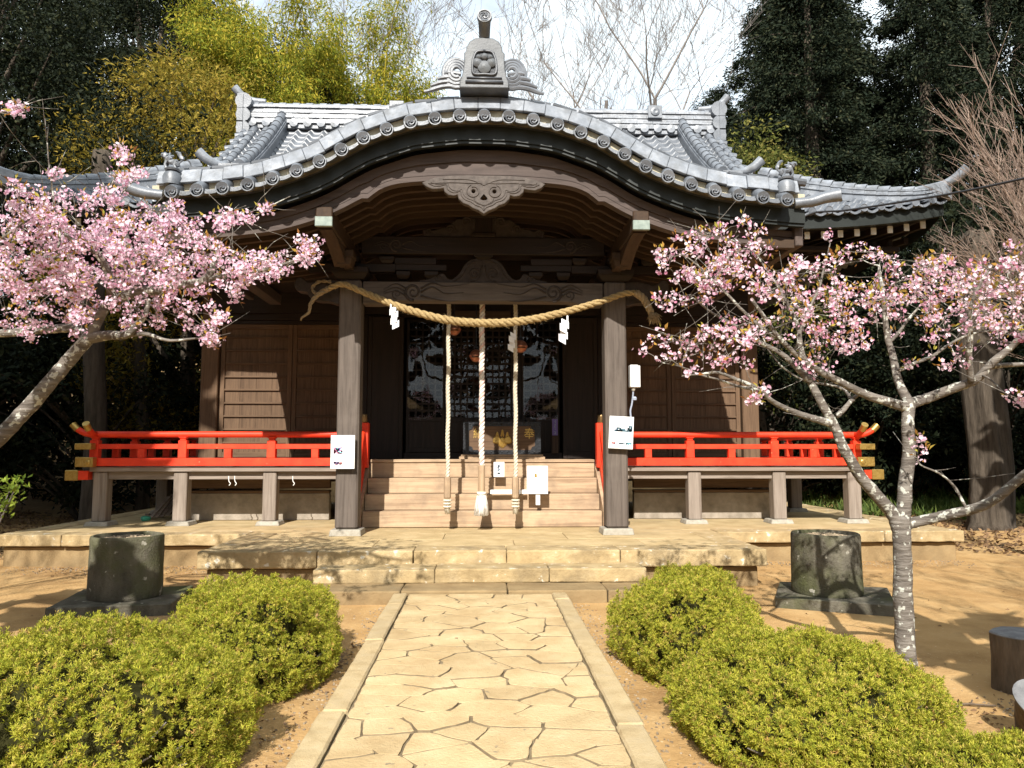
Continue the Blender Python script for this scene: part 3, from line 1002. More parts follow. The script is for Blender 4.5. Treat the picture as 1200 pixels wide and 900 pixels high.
# pendant carving under the top of the gable
half = [(0, .05), (.2, .055), (.42, .045), (.6, .02), (.735, -.035), (.70, -.075), (.63, -.105), (.55, -.10), (.485, -.085), (.475, -.135), (.43, -.175), (.37, -.185), (.315, -.165), (.30, -.225), (.25, -.275), (.18, -.30), (.135, -.335), (.06, -.365), (0, -.405)]
circ = lambda cx, cz, r, n=14: [(cx + r * math.cos(-2 * PI * k / n), cz + r * math.sin(-2 * PI * k / n)) for k in range(n)]
holes = [circ(-.128, -.135, .036), circ(.128, -.135, .036), arcpts([(0, -.165), (.045, -.225), (.02, -.245), (-.02, -.245), (-.045, -.225), (0, -.165)], 3)]
gp = carved('gable_pendant', [mirror(half)] + holes, .075, .012, (0, 9.0, 4.795), M['carve'], shrine, res=2)
mb = MB()
yy = 8.948
for sx in (-1, 1):
    for off, rr in ((.035, .008), (.06, .006)):
        pts = [Vector((sx * max(0, x - off * .8), yy, 4.795 + z + off * .85)) for x, z in half[5:]]
        mb.tube(smooth(pts, 3), rr, 5, squash=.7)
    mb.tube(spiral(sx * .128, 4.66, .055, .085, 1.2, 1.0, yy, 20, sx), .010, 6, squash=.7)
    mb.tube([Vector((sx * x, yy, 4.795 + z)) for x, z in arcpts([(.03, -.03), (.15, -.035), (.3, -.03), (.45, -.03), (.68, -.045)], 5)], .008, 5, squash=.7)
    mb.tube([Vector((sx * x, yy, 4.795 + z)) for x, z in arcpts([(0, -.06), (.06, -.03), (.14, 0), (.25, .015), (.5, .01)], 5)], .007, 5, squash=.7)
    mb.tube([Vector((sx * x, yy, 4.795 + z)) for x, z in arcpts([(0, -.31), (.05, -.29), (.1, -.26), (.12, -.22)], 5)], .009, 5, squash=.7)
mb.build('pendant_relief', M['carve'], gp, smooth=True)

# --- tiles of the porch roof
proof = MB()


def ptop(u, v):
    x = lerp(-3.92, 3.92, u)
    y = lerp(8.84, 13.1, v)
    wv = .5 + .5 * math.cos(2 * PI * (y - 8.95) / .27)
    nx, nz = nrm(fd, x)
    h = .30 + .06 * wv ** 2
    return (x + nx * h, y, fd(x) + nz * h)


proof.grid(ptop, 120, 126)
proof.ribbon(XS, lambda x: fd(x) + .30, lambda x: fd(x) - .02, 8.91, 13.1)
porch_roof = proof.build('porch_roof', M['tile'], shrine, smooth='auto')
# cream plaster between the barrel tiles
mb = MB()
mb.ribbon(XS, lambda x: fd(x) + .16, lambda x: fd(x) + .035, 8.80, 8.905)
mb.build('plaster_band', M['plaster'], porch_roof)


def swirl_disc(mb, c, r, ax, depth=.03):
    """round tile end with a rim and a three-comma swirl; ax = facing direction"""
    ax = Vector(ax).normalized()
    q = ax.to_track_quat('Z', 'Y').to_matrix().to_4x4()
    Mx = Matrix.Translation(Vector(c)) @ q
    mb.lathe([(r, -depth), (r * 1.02, 0), (r * .96, r * .14), (r * .82, r * .14), (r * .76, r * .0)], Mx, 22)
    c0 = mb.cur
    mb.cur = 1
    mb.lathe([(r * .77, 0), (r * .4, -r * .01), (0, -r * .01)], Mx, 22)
    mb.cur = c0
    for k in range(3):
        pts, rad = [], []
        for j in range(11):
            t = j / 10
            a = k * 2 * PI / 3 + t * 3.3
            rr = lerp(.16, .68, t ** .8) * r
            pts.append(Mx @ Vector((math.cos(a) * rr, math.sin(a) * rr, r * .03)))
            rad.append(r * lerp(.17, .05, t))
        mb.tube(pts, rad, 6, squash=.8)


# arc-length table for the verge
arc = [(0.0, 0.0)]
xx = 0.0
L = 0.0
while xx < 3.95:
    L += math.hypot(.01, fd(xx + .01) - fd(xx))
    xx += .01
    arc.append((L, xx))


def xs_at(sarc):
    s_ = abs(sarc)
    for i in range(len(arc) - 1):
        if arc[i + 1][0] >= s_:
            a, b2 = arc[i], arc[i + 1]
            return math.copysign(lerp(a[1], b2[1], (s_ - a[0]) / (b2[0] - a[0])), sarc)
    return math.copysign(arc[-1][1], sarc)


ND = 14
STEP = 0.292
discs = []
for k in range(-ND + 0, ND + 1):
    x = xs_at(k * STEP)
    if abs(x) > 3.78:
        continue
    discs.append(x)
    nx, nz = nrm(fd, x)
    mb = MB()
    swirl_disc(mb, (x, 8.60, fd(x)), .081, (0, -1, 0))
    p0 = Vector((x, 8.60, fd(x)))
    mb.tube([p0, p0 + Vector((nx * .05, .10, nz * .05)), p0 + Vector((nx * .14, .24, nz * .14))], [.077, .078, .078], 16)
    mb.build('eave_tile_end', [M['tile'], M['tile_orn']], porch_roof, smooth='auto')
for i in range(len(discs) - 1):
    xa, xb = discs[i], discs[i + 1]
    mb = MB()
    for lay, (y0, dz) in enumerate(((8.62, 0.0), (8.66, .035))):
        sag = .038
        top, bot = [], []
        n_ = 8
        for k in range(n_ + 1):
            t = lerp(.12, .88, k / n_)
            x = lerp(xa, xb, t)
            z = lerp(fd(xa), fd(xb), t) + dz + .022 - sag * math.sin(PI * t)
            top.append((x, z))
        for yoff0, yoff1 in ((y0, y0 + .22),):
            vs, fs = [], []
            for x, z in top:
                vs += [Vector((x, yoff0, z)), Vector((x, yoff0, z - .03)), Vector((x, yoff1, z + .07)), Vector((x, yoff1, z + .04))]
            for k in range(n_):
                a, b2 = 4 * k, 4 * k + 4
                fs += [(a + 1, b2 + 1, b2, a), (a, b2, b2 + 2, a + 2), (a + 1, a + 3, b2 + 3, b2 + 1)]
            e = 4 * n_
            fs += [(0, 2, 3, 1), (e, e + 1, e + 3, e + 2)]
            mb.add(vs, fs)
    mb.build('eave_flat_tile', M['tile'], porch_roof, smooth='auto')
# pale flat tiles along the verge
mb = MB()
s_ = -4.02
rt = random.Random(3)
while s_ < 4.0:
    e = s_ + .262 * rt.uniform(.97, 1.03)
    xa, xb = xs_at(s_ + .0018), xs_at(min(4.0, e) - .0018)
    lift = rt.uniform(-.006, .008)
    vs = []
    for x in (xa, xb):
        nx, nz = nrm(fd, x)
        for h, y in ((.145, 8.71), (.325, 8.79), (.33, 8.84), (.145, 8.77)):
            vs.append(Vector((x + nx * (h + lift), y - lift, fd(x) + nz * (h + lift))))
    mb.add(vs, [(0, 4, 5, 1), (1, 5, 6, 2), (2, 6, 7, 3), (3, 7, 4, 0), (0, 1, 2, 3), (7, 6, 5, 4)])
    s_ = e
mb.build('verge_tiles', M['tile_pale'], porch_roof, bevel=0.006)
mb = MB()
for k in range(-15, 16):
    x = xs_at(k * .262)
    nx, nz = nrm(fd, x)
    x2 = xs_at(k * .262 + .24)
    n2x, n2z = nrm(fd, x2)
    mb.tube([(x + nx * .355, 8.9, fd(x) + nz * .355), (x2 + n2x * .34, 8.9, fd(x2) + n2z * .34)], .05, 8)
mb.build('verge_ridge', M['tile_dark'], porch_roof, smooth='auto')
# ridge end ornament with a crest, scrolls and a forward-leaning cylinder
oy = 8.72
bz = 5.80
orn_half = [(0, .60), (.10, .595), (.165, .555), (.20, .49), (.205, .44), (.228, .415), (.228, .30), (.235, .22), (.255, .12), (.28, .06), (.28, 0), (0, 0)]
orn = carved('ridge_ornament', [mirror(orn_half)], .24, .014, (0, oy, bz + .01), M['tile_orn'], shrine, res=2)
mb = MB()
nich = [Vector((x, oy - .145, bz + .295 + z)) for x, z in arcpts([(0, .155), (.09, .14), (.125, .07), (.14, 0), (.13, -.13), (0, -.135), (-.13, -.13), (-.14, 0), (-.125, .07), (-.09, .14), (0, .155)], 4)]
mb.tube(nich, .016, 6)
mb.tube([(-.225, oy - .14, bz + .065), (.225, oy - .14, bz + .065)], .02, 8)
mb.tube([(-.21, oy - .14, bz + .115), (.21, oy - .14, bz + .115)], .012, 8)
mb.build('niche_frame', M['tile_dark'], orn, smooth=True)
mb = MB()
mb.box(-.125, .125, oy - .136, oy - .13, bz + .17, bz + .44)
mb.build('niche', M['iron'], orn)
mb = MB()      # crest: three broad leaves below, three flower spikes above
for dx, dz, r in ((0, -.055, .085), (-.085, .0, .06), (.085, .0, .06), (0, .075, .045), (-.07, .065, .035), (.07, .065, .035)):
    mb.lathe([(r, 0), (r * .92, .02), (r * .6, .035), (0, .045)], Matrix.Translation((dx, oy - .137, bz + .30 + dz)) @ Matrix.Rotation(PI / 2, 4, 'X'), 14)
mb.build('crest', M['tile_orn'], orn, smooth='auto')
mb = MB()
a = Vector((0, 8.86, bz + .50))
b2 = Vector((0, 8.47, bz + .80))
dirv = (b2 - a).normalized()
mb.tube([a, lerp(a, b2, .5), b2], [.056, .064, .076], 18)
swirl_disc(mb, b2 + dirv * .02, .088, (0, -1, .12), .04)
mb.build('ridge_cylinder', [M['tile'], M['tile_orn']], orn, smooth='auto')
for sx in (-1, 1):
    mb = MB()
    for k in range(4):
        r = .155 - .033 * k
        pts = [Vector((sx * (.335 + r * math.cos(a)), oy - .04 - .012 * k, bz + .215 + r * 1.15 * math.sin(a))) for a in [lerp(-2.1, 2.9, q / 18) for q in range(19)]]
        mb.tube(pts, [.028] * 12 + [lerp(.028, .012, q / 6) for q in range(7)], 7)
    for k in range(4):
        zf = lambda x: fd(x) + .395 + .052 * k
        pts = [Vector((sx * x, oy - .04 - .01 * k, max(zf(x) + .03 * math.sin((x - .3) * 9), fd(x) + .39))) for x in [lerp(.28, .72 - .08 * k, q / 12) for q in range(13)]]
        mb.tube(pts, [.030] * 9 + [lerp(.030, .016, q / 3) for q in range(4)], 7)
    mb.build('scroll_fin', M['tile'], orn, smooth='auto')
mb = MB()
mb.box(-.13, .13, 8.86, 13.0, 5.78, 6.12)
mb.tube([(0, 8.86, 6.16), (0, 13.0, 6.16)], .09, 12)
mb.build('porch_ridge', M['tile'], porch_roof, smooth='auto')
# corner cylinders and small lion figures at the ends of the porch eave
for sx in (-1, 1):
    mb = MB()
    a = Vector((sx * 3.78, 8.78, 4.50))
    pts = smooth([a, a + Vector((sx * .2, -.03, .015)), a + Vector((sx * .36, -.06, .06)), a + Vector((sx * .52, -.1, .15 if sx < 0 else .08))], 4)
    mb.tube(pts, [lerp(.06, .08, k / (len(pts) - 1)) for k in range(len(pts))], 16)
    swirl_disc(mb, pts[-1], .083, (sx * .85, -.5, .2), .02)
    mb.build('corner_cylinder', [M['tile'], M['tile_dark']], porch_roof, smooth='auto')
    mb = MB()
    c = Vector((sx * 3.66, 8.72, 4.70))
    mb.lathe([(.10, -.1), (.105, 0), (.085, .045), (.05, .065), (0, .07)], Matrix.Translation(c), 14)
    mb.lathe([(.08, .07), (.09, .09), (.06, .11), (0, .11)], Matrix.Translation(c), 12)
    mb.build('pedestal_tile', M['tile'], porch_roof, smooth='auto')
    mb = MB()
    c = c + Vector((0, 0, .11))
    keep = c.copy()
    mb.tube(smooth([c + Vector((-sx * .10, 0, .03)), c + Vector((-sx * .05, 0, .10)), c + Vector((sx * .05, 0, .12)), c + Vector((sx * .10, -.02, .2))], 4), [.03, .04, .055, .06, .06, .055, .05, .05, .05, .055, .06, .06, .045], 9, jit=.18)
    mb.tube(smooth([c + Vector((sx * .10, -.02, .2)), c + Vector((sx * .15, -.03, .23)), c + Vector((sx * .19, -.03, .2))], 3), [.06, .065, .06, .05, .045, .035, .02], 8, jit=.2)
    for q, (dx, dy) in enumerate(((.09, -.04), (.09, .04), (-.07, -.04), (-.07, .04))):
        mb.tube([c + Vector((sx * dx, dy, .12)), c + Vector((sx * (dx + .03), dy, .05)), c + Vector((sx * dx, dy, -.02))], [.03, .022, .026], 7)
    mb.tube(smooth([c + Vector((-sx * .10, 0, .08)), c + Vector((-sx * .16, 0, .16)), c + Vector((-sx * .10, 0, .27)), c + Vector((-sx * .04, 0, .30))], 4), [.02] * 4 + [.035] * 5 + [.03, .025, .02, .01], 7, jit=.3)
    for q in range(7):
        a = q * .9
        mb.tube([c + Vector((sx * .08, .0, .2)), c + Vector((sx * (.08 + .09 * math.cos(a)), -.05 * math.sin(a * 2), .2 + .09 * math.sin(a)))], [.04, .015], 6)
    mb.v = [keep + (q - keep) * .66 for q in mb.v]
    mb.build('lion_ornament', M['tile'], porch_roof, smooth='auto')

# --- main roof: hip-and-gable
RY, EY, EZ, RZ = 15.6, 11.0, 5.06, 8.30     # ridge line, eave line, eave height, height at the ridge
EX, GX = 7.15, 5.0                           # half lengths of eave and of gable
TH = 0.43                                    # where the hips meet the gable


def rise(t):
    return EZ + (RZ - EZ) * (.62 * t + .38 * t * t)


def upturn(x, t):
    return .29 * max(0.0, abs(x) / EX) ** 5 * (1 - t) ** 2


def halfw(t):
    return lerp(EX, GX, t / TH) if t < TH else GX


PITCH = .27


def tilewave(x):
    f = (x / PITCH) % 1.0
    return .085 * math.exp(-((f - .5) / .17) ** 2) - .03 * math.cos(2 * PI * (f - .5)) * 0


mroof = MB()
NC = 26
NU = 424


def front(side):
    vs, fs = [], []
    rows = []
    for c in range(NC):
        rows += [(c / NC, .028), ((c + .98) / NC, .0)]
    for t, dz in rows:
        hw = halfw(t)
        for i in range(NU + 1):
            x = lerp(-EX, EX, i / NU)
            xc = max(-hw, min(hw, x))
            y = lerp(EY, RY, t)
            z = rise(t) + upturn(xc, t) + (tilewave(x) if abs(x) <= hw else 0) + dz
            if side < 0:
                y = 2 * RY - y
            vs.append(Vector((xc, y, z)))
    n_ = NU + 1
    for r in range(len(rows) - 1):
        for i in range(NU):
            if abs(vs[r * n_ + i].x - vs[r * n_ + i + 1].x) < 1e-6 and abs(vs[(r + 1) * n_ + i].x - vs[(r + 1) * n_ + i + 1].x) < 1e-6:
                continue
            q = (r * n_ + i, r * n_ + i + 1, (r + 1) * n_ + i + 1, (r + 1) * n_ + i)
            fs.append(q if side > 0 else q[::-1])
    return vs, fs


mroof.add(*front(1))
vs, fs = [], []
for sy in (1, -1):       # plain rear slope and the two side slopes
    pass
rr = []
for t in [k / 24 for k in range(25)]:
    hw = halfw(t)
    rr.append([Vector((lerp(-hw, hw, i / 40), 2 * RY - lerp(EY, RY, t), rise(t) + upturn(lerp(-hw, hw, i / 40), t))) for i in range(41)])
for a in range(24):
    for i in range(40):
        mroof.add([rr[a][i], rr[a][i + 1], rr[a + 1][i + 1], rr[a + 1][i]], [(3, 2, 1, 0)])
for sx in (-1, 1):
    NS, NV = 200, 14
    vs, fs = [], []
    for r in range(2 * NV):
        t = (r // 2 + (.98 if r % 2 else 0)) / NV * TH
        dz = .028 if r % 2 == 0 else 0
        y0, y1 = lerp(EY, RY, t), 2 * RY - lerp(EY, RY, t)
        for i in range(NS + 1):
            yg = lerp(EY, 2 * RY - EY, i / NS)
            y = max(y0, min(y1, yg))
            k = abs(y - RY) / (RY - EY)
            vs.append(Vector((sx * halfw(t), y, rise(t) + .29 * k ** 8 * (1 - t) ** 2 * (1.0) + (tilewave(yg) if y0 < yg < y1 else 0) + dz)))
    for r in range(2 * NV - 1):
        for i in range(NS):
            q = (r * (NS + 1) + i, r * (NS + 1) + i + 1, (r + 1) * (NS + 1) + i + 1, (r + 1) * (NS + 1) + i)
            fs.append(q if sx > 0 else q[::-1])
    mroof.add(vs, fs)
main_roof = mroof.build('main_roof', M['tile'], shrine, smooth='auto')
# gable walls
for sx in (-1, 1):
    mb = MB()
    prof = [(lerp(EY, RY, t), rise(t) - .1) for t in [lerp(TH, 1, k / 10) for k in range(11)]]
    pr = prof + [(2 * RY - y, z) for y, z in reversed(prof[:-1])]
    n_ = len(pr)
    vs = [Vector((sx * 4.6, y, z)) for y, z in pr] + [Vector((sx * 4.7, y, z)) for y, z in pr]
    mb.add(vs, [tuple(range(n_)), tuple(range(2 * n_ - 1, n_ - 1, -1))] + [(i, (i + 1) % n_, n_ + (i + 1) % n_, n_ + i) for i in range(n_)])
    mb.build('gable_wall', M['dark_z'], shrine)
# eave edge: round and flat tile ends
k0 = int(EX / PITCH)
for k in range(-k0, k0):
    x = (k + .5) * PITCH
    if abs(x) < 3.4 or abs(x) > EX - .05:
        continue
    mb = MB()
    z = rise(0) + upturn(x, 0)
    mb.lathe([(.062, -.1), (.066, 0), (.06, .012), (.05, .004), (0, .004)], Matrix.Translation((x, EY - .02, z + .035)) @ Matrix.Rotation(PI / 2, 4, 'X'), 14)
    pts = []
    for q in range(7):
        t = q / 6
        xx = x + .05 + (PITCH - .1) * t
        pts.append((xx, rise(0) + upturn(xx, 0) + .01 - .035 * math.sin(PI * t)))
    vs, fs = [], []
    for a, z in pts:
        vs += [Vector((a, EY - .03, z)), Vector((a, EY - .03, z - .035)), Vector((a, EY + .2, z + .06)), Vector((a, EY + .2, z + .02))]
    for q in range(6):
        a, b2 = 4 * q, 4 * q + 4
        fs += [(a + 1, b2 + 1, b2, a), (a, b2, b2 + 2, a + 2), (a + 1, a + 3, b2 + 3, b2 + 1)]
    mb.add(vs, fs)
    mb.build('eave_tile', M['tile'], main_roof, smooth='auto')
# fascia, soffit and rafters of the main eave
XM = [lerp(-EX + .05, EX - .05, k / 80) for k in range(81)]
mb = MB()
mb.ribbon(XM, lambda x: rise(0) + upturn(x, 0) - .03, lambda x: rise(0) + upturn(x, 0) - .22, EY + .06, EY + .16)
for sx in (-1, 1):
    vs, fs = [], []
    for k in range(41):
        y = lerp(EY + .1, 2 * RY - EY - .1, k / 40)
        kk = abs(y - RY) / (RY - EY)
        z = rise(0) + .29 * kk ** 8
        vs += [Vector((sx * (EX - .1), y, z - .03)), Vector((sx * (EX - .1), y, z - .22))]
    for k in range(40):
        fs.append((2 * k, 2 * k + 1, 2 * k + 3, 2 * k + 2))
    mb.add(vs, fs)
mb.build('main_fascia', M['fascia'], main_roof)
mb = MB()
for sy in (0, 1):
    for i in range(80):
        vs = []
        for j in (0, 1):
            x = XM[i + j]
            for y, zz in ((EY + .12, rise(0) + upturn(x, 0) - .16), (WY, 5.30)):
                vs.append(Vector((x, y if sy == 0 else 2 * RY - y, zz)))
        mb.add(vs, [(0, 2, 3, 1), (1, 3, 2, 0)][:1])
mb.box(-EX + .3, -4.7, WY, 2 * RY - WY, 5.30, 5.33)
mb.box(4.7, EX - .3, WY, 2 * RY - WY, 5.30, 5.33)
mb.build('eave_soffit', M['dark_y'], main_roof)
for k in range(-26, 27):
    x = k * .265
    if abs(x) < 3.75:
        continue
    mb = MB()
    z = rise(0) + upturn(x, 0)
    mb.bar((x, EY + .28, z - .27), (x, WY, 5.22), .075, .10)
    mb.bar((x, EY + .75, z - .39), (x, WY, 5.10), .075, .10)
    rf = mb.build('rafter', M['dark_y'], main_roof)
    mb = MB()
    mb.box(x - .04, x + .04, EY + .26, EY + .278, z - .325, z - .215)
    mb.build('rafter_tip', M['white_paint'], rf)
mb = MB()
for sx in (-1, 1):
    mb.box(min(sx * 3.75, sx * 6.7), max(sx * 3.75, sx * 6.7), EY + .62, EY + .74, EZ - .36, EZ - .28)
    mb.box(min(sx * 3.75, sx * 6.2), max(sx * 3.75, sx * 6.2), 12.7, 12.9, 4.76, 4.98)
pieces(mb, 'eave_purlin', M['dark_x'], main_roof, bevel=.008)
# main ridge
mb = MB()
zb = RZ - .05
for k, (h, d) in enumerate(((.10, .20), (.07, .24), (.055, .19), (.055, .21), (.055, .19), (.055, .21), (.055, .19), (.05, .22))):
    x = -GX
    rk = random.Random(k)
    while x < GX:
        e = min(GX, x + .34 * rk.uniform(.9, 1.1))
        j = rk.uniform(-.008, .008)
        mb.box(x + .002, e - .002, RY - d + j, RY + d, zb, zb + h - .008)
        x = e
    zb += h
mb.tube([(-GX, RY, zb + .02), (GX, RY, zb + .02)], .10, 12)
for k in range(-17, 18):
    mb.lathe([(.09, -.03), (.09, .01), (0, .02)], Matrix.Translation((k * .285, RY - .25, RZ + .05)) @ Matrix.Rotation(PI / 2, 4, 'X'), 10)
    mb.tube([(k * .285 - .07, RY, zb + .02), (k * .285 + .07, RY, zb + .02)], .115, 12)
ridge = mb.build('main_ridge', M['tile_pale'], main_roof, smooth='auto')
for x in (-1.85, 1.85 + 1.8):
    mb = MB()
    mb.box(x - .15, x + .15, RY - .26, RY - .2, RZ + .28, RZ + .56)
    mb.lathe([(.09, 0), (.1, .02), (.05, .03), (0, .02)], Matrix.Translation((x, RY - .26, RZ + .42)) @ Matrix.Rotation(PI / 2, 4, 'X'), 12)
    mb.build('ridge_crest', M['tile'], main_roof, bevel=.006)
for sx in (-1, 1):
    mb = MB()
    x0 = sx * (GX + .02)
    for zc, r, d in ((RZ + .48, .17, .16), (RZ + .18, .15, .16), (RZ - .10, .14, .15), (RZ - .36, .16, .14)):
        mb.tube([(x0, RY - .32, zc), (x0, RY + .32, zc)], [r, r], 14)
        mb.box(min(x0, x0 + sx * .12), max(x0, x0 + sx * .12), RY - .34, RY + .34, zc - .17, zc + .14)
    mb.build('ridge_end_tile', M['tile'], main_roof, smooth='auto')
    mb = MB()
    a = Vector((sx * (GX - .35), RY, RZ + .60))
    pts = smooth([a, a + Vector((sx * .3, -.02, .02)), a + Vector((sx * .5, -.05, .12)), a + Vector((sx * .64, -.1, .26))], 4)
    mb.tube(pts, [lerp(.06, .09, k / (len(pts) - 1)) for k in range(len(pts))], 12)
    mb.build('ridge_horn', M['tile_pale'], main_roof, smooth='auto')
    # descending ridge on the front slope, verge rolls, hip ridge
    mb = MB()
    tt = [lerp(1, TH - .03, k / 14) for k in range(15)]
    xk = sx * 4.25
    top = []
    for k in range(14):
        a = Vector((xk, lerp(EY, RY, tt[k]), rise(tt[k]) + .17))
        b2 = Vector((xk, lerp(EY, RY, tt[k + 1]), rise(tt[k + 1]) + .17))
        mb.bar(a, b2, .20, .16)
        mb.bar(a + Vector((0, 0, .10)), b2 + Vector((0, 0, .10)), .25, .04)
        mb.bar(a + Vector((0, 0, .15)), b2 + Vector((0, 0, .15)), .22, .04)
        d = (b2 - a) * .06
        mb.tube([a + Vector((0, 0, .22)), b2 + Vector((0, 0, .22)) - d], [.085, .098], 12)
    mb.build('descending_ridge', M['tile'], main_roof, smooth='auto')
    mb = MB()
    for dx, r in ((.30, .085), (.56, .085), (.74, .06)):
        for k in range(14):
            a = Vector((xk + sx * dx, lerp(EY, RY, tt[k]), rise(tt[k]) + .09))
            b2 = Vector((xk + sx * dx, lerp(EY, RY, tt[k + 1]), rise(tt[k + 1]) + .09))
            mb.tube([a, lerp(a, b2, .97)], [r * .93, r * 1.05], 12)
    mb.build('verge_roll', M['tile'], main_roof, smooth='auto')
    mb = MB()
    for k in range(8):
        t = lerp(.98, .55, k / 7)
        mb.tube([(sx * (GX + .12), lerp(EY, RY, t) - .02, rise(t) + .0), (sx * (GX - .25), lerp(EY, RY, t), rise(t) + .09)], [.085, .08], 12)
    mb.build('verge_tile', M['tile'], main_roof, smooth='auto')
    mb = MB()
    a = Vector((sx * 4.35, lerp(EY, RY, TH - .05), rise(TH - .05) + .36))
    mb.box(a.x - .17, a.x + .17, a.y - .16, a.y + .05, a.z - .36, a.z + .02)
    mb.box(a.x - .24, a.x + .24, a.y - .17, a.y + .05, a.z - .36, a.z - .16)
    pts = smooth([a + Vector((-sx * .1, .15, .02)), a + Vector((sx * .18, -.05, .02)), a + Vector((sx * .36, -.15, .08)), a + Vector((sx * .5, -.2, .2))], 4)
    mb.tube(pts, [lerp(.06, .085, k / (len(pts) - 1)) for k in range(len(pts))], 12)
    mb.build('descending_ridge_end', M['tile_pale'], main_roof, smooth='auto')
    for sy in (1, -1):
        mb = MB()
        hip = []
        for k in range(17):
            t = lerp(TH, .015, k / 16)
            y = lerp(EY, RY, t)
            hip.append(Vector((sx * halfw(t), y if sy > 0 else 2 * RY - y, rise(t) + upturn(halfw(t), t))))
        hip[-1].z += .02
        for k in range(16):
            q = lerp(1, .55, k / 15)
            up = Vector((0, 0, q))
            rk = random.Random(k)
            j = rk.uniform(-.006, .006)
            mb.bar(hip[k] + up * .07, lerp(hip[k], hip[k + 1], .995) + up * .07, .30, .16 * q)
            mb.bar(hip[k] + up * (.175 + j), lerp(hip[k], hip[k + 1], .99) + up * (.175 + j), .34, .045 * q)
            mb.bar(hip[k] + up * (.23 - j), lerp(hip[k], hip[k + 1], .99) + up * (.23 - j), .28, .045 * q)
            mb.bar(hip[k] + up * (.285 + j), lerp(hip[k], hip[k + 1], .99) + up * (.285 + j), .30, .045 * q)
            mb.tube([hip[k] + up * .34, lerp(hip[k], hip[k + 1], .95) + up * .34], [.085 * q, .10 * q], 12)
        mb.build('hip_ridge', M['tile_pale'], main_roof, smooth='auto')
        mb = MB()
        e = hip[-1] + Vector((0, 0, .22))
        dv = (hip[-1] - hip[-3])
        dv.z = 0
        dv.normalize()
        pts = smooth([e - dv * .35, e + Vector((0, 0, .0)) + dv * .02, e + dv * .22 + Vector((0, 0, .07)), e + dv * .38 + Vector((0, 0, .19))], 4)
        mb.tube(pts, [lerp(.055, .085, k / (len(pts) - 1)) for k in range(len(pts))], 12)
        mb.box(-.16, .16, -.1, .1, -.22, .0, Matrix.Translation(e + dv * .02) @ Matrix.Rotation(math.atan2(dv.x, -dv.y), 4, 'Z'))
        mb.build('hip_horn', M['tile_pale'], main_roof, smooth='auto')

# --- body of the hall
mb = MB()
mb.box(-4.85, -2.2, WY + .06, WY + .14, .95, 5.2)
mb.box(2.2, 4.85, WY + .06, WY + .14, .95, 5.2)
mb.box(-2.2, 2.2, WY + .06, WY + .14, 4.02, 5.2)
mb.box(-4.85, -4.75, WY + .15, 18.2, .95, 5.3)
mb.box(4.75, 4.85, WY + .15, 18.2, .95, 5.3)
mb.box(-4.75, 4.75, 18.1, 18.2, .95, 5.3)
pieces(mb, 'wall', M['wall_z'], shrine)
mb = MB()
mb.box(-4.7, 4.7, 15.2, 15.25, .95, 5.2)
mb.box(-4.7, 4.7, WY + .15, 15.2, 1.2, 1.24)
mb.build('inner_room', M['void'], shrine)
mb = MB()
mb.box(-5.05, -2.6, 12.95, 13.1, TOP, .78)
mb.box(2.6, 5.05, 12.95, 13.1, TOP, .78)
mb.box(-5.05, -4.9, 13.1, 18, TOP, .78)
mb.box(4.9, 5.05, 13.1, 18, TOP, .78)
pieces(mb, 'plinth_wall', M['plinth'], shrine, bevel=.006)
mb = MB()
mb.box(-5.08, -2.6, 12.93, 13.12, .785, .83)
mb.box(2.6, 5.08, 12.93, 13.12, .785, .83)
mb.box(-5.0, -2.6, 12.98, 13.1, .86, 1.06)
mb.box(2.6, 5.0, 12.98, 13.1, .86, 1.06)
pieces(mb, 'ground_sill', M['wall_x'], shrine, bevel=.006)
for x in (-4.87, 4.87):
    mb = MB()
    mb.box(x - .15, x + .15, WY - .12, WY + .18, FZ - .05, 5.0)
    mb.build('corner_post', M['wall_z'], shrine, bevel=.012)
for x in (-2.2, 2.2):
    mb = MB()
    mb.box(x - .13, x + .13, WY - .1, WY + .16, FZ - .05, 5.0)
    mb.build('door_post', M['dark_z'], shrine, bevel=.012)
mb = MB()
mb.box(-4.72, -2.33, WY - .09, WY + .05, 3.84, 4.02)
mb.box(2.33, 4.72, WY - .09, WY + .05, 3.84, 4.02)
mb.box(-4.72, -2.33, WY - .05, WY + .05, 3.77, 3.838)
mb.box(2.33, 4.72, WY - .05, WY + .05, 3.77, 3.838)
mb.box(-2.07, 2.07, WY - .08, WY + .05, 3.92, 4.06)
mb.box(-4.72, -2.33, WY - .07, WY + .05, FZ + .002, 1.38)
mb.box(2.33, 4.72, WY - .07, WY + .05, FZ + .002, 1.38)
mb.box(-4.72, 4.72, WY - .12, WY + .05, 4.42, 4.66)
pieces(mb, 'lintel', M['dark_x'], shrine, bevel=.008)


def shutter(x0, x1, name):
    sh = MB()
    z0, z1 = 1.385, 3.765
    n_ = max(2, round((x1 - x0 - .16) / .28))
    wd = (x1 - x0 - .14) / n_
    for k in range(n_):
        sh.box(x0 + .07 + k * wd + .0015, x0 + .07 + (k + 1) * wd - .0015, WY - .005, WY + .02, z0 + .05, z1 - .05)
    o = sh.build(name, M['wall_z'], shrine)
    fr_ = MB()
    fr_.box(x0, x0 + .075, WY - .045, WY + .03, z0, z1)
    fr_.box(x1 - .075, x1, WY - .045, WY + .03, z0, z1)
    pieces(fr_, 'stile', M['wall_z'], o, bevel=.004)
    bt = MB()
    bt.box(x0 + .076, x1 - .076, WY - .045, WY + .03, z1 - .08, z1)
    bt.box(x0 + .076, x1 - .076, WY - .045, WY + .03, z0, z0 + .09)
    z = z0 + .24
    while z < z1 - .15:
        bt.box(x0 + .076, x1 - .076, WY - .04, WY - .006, z, z + .032)
        z += .236
    bt.build('batten', M['wall_x'], o, bevel=.003)


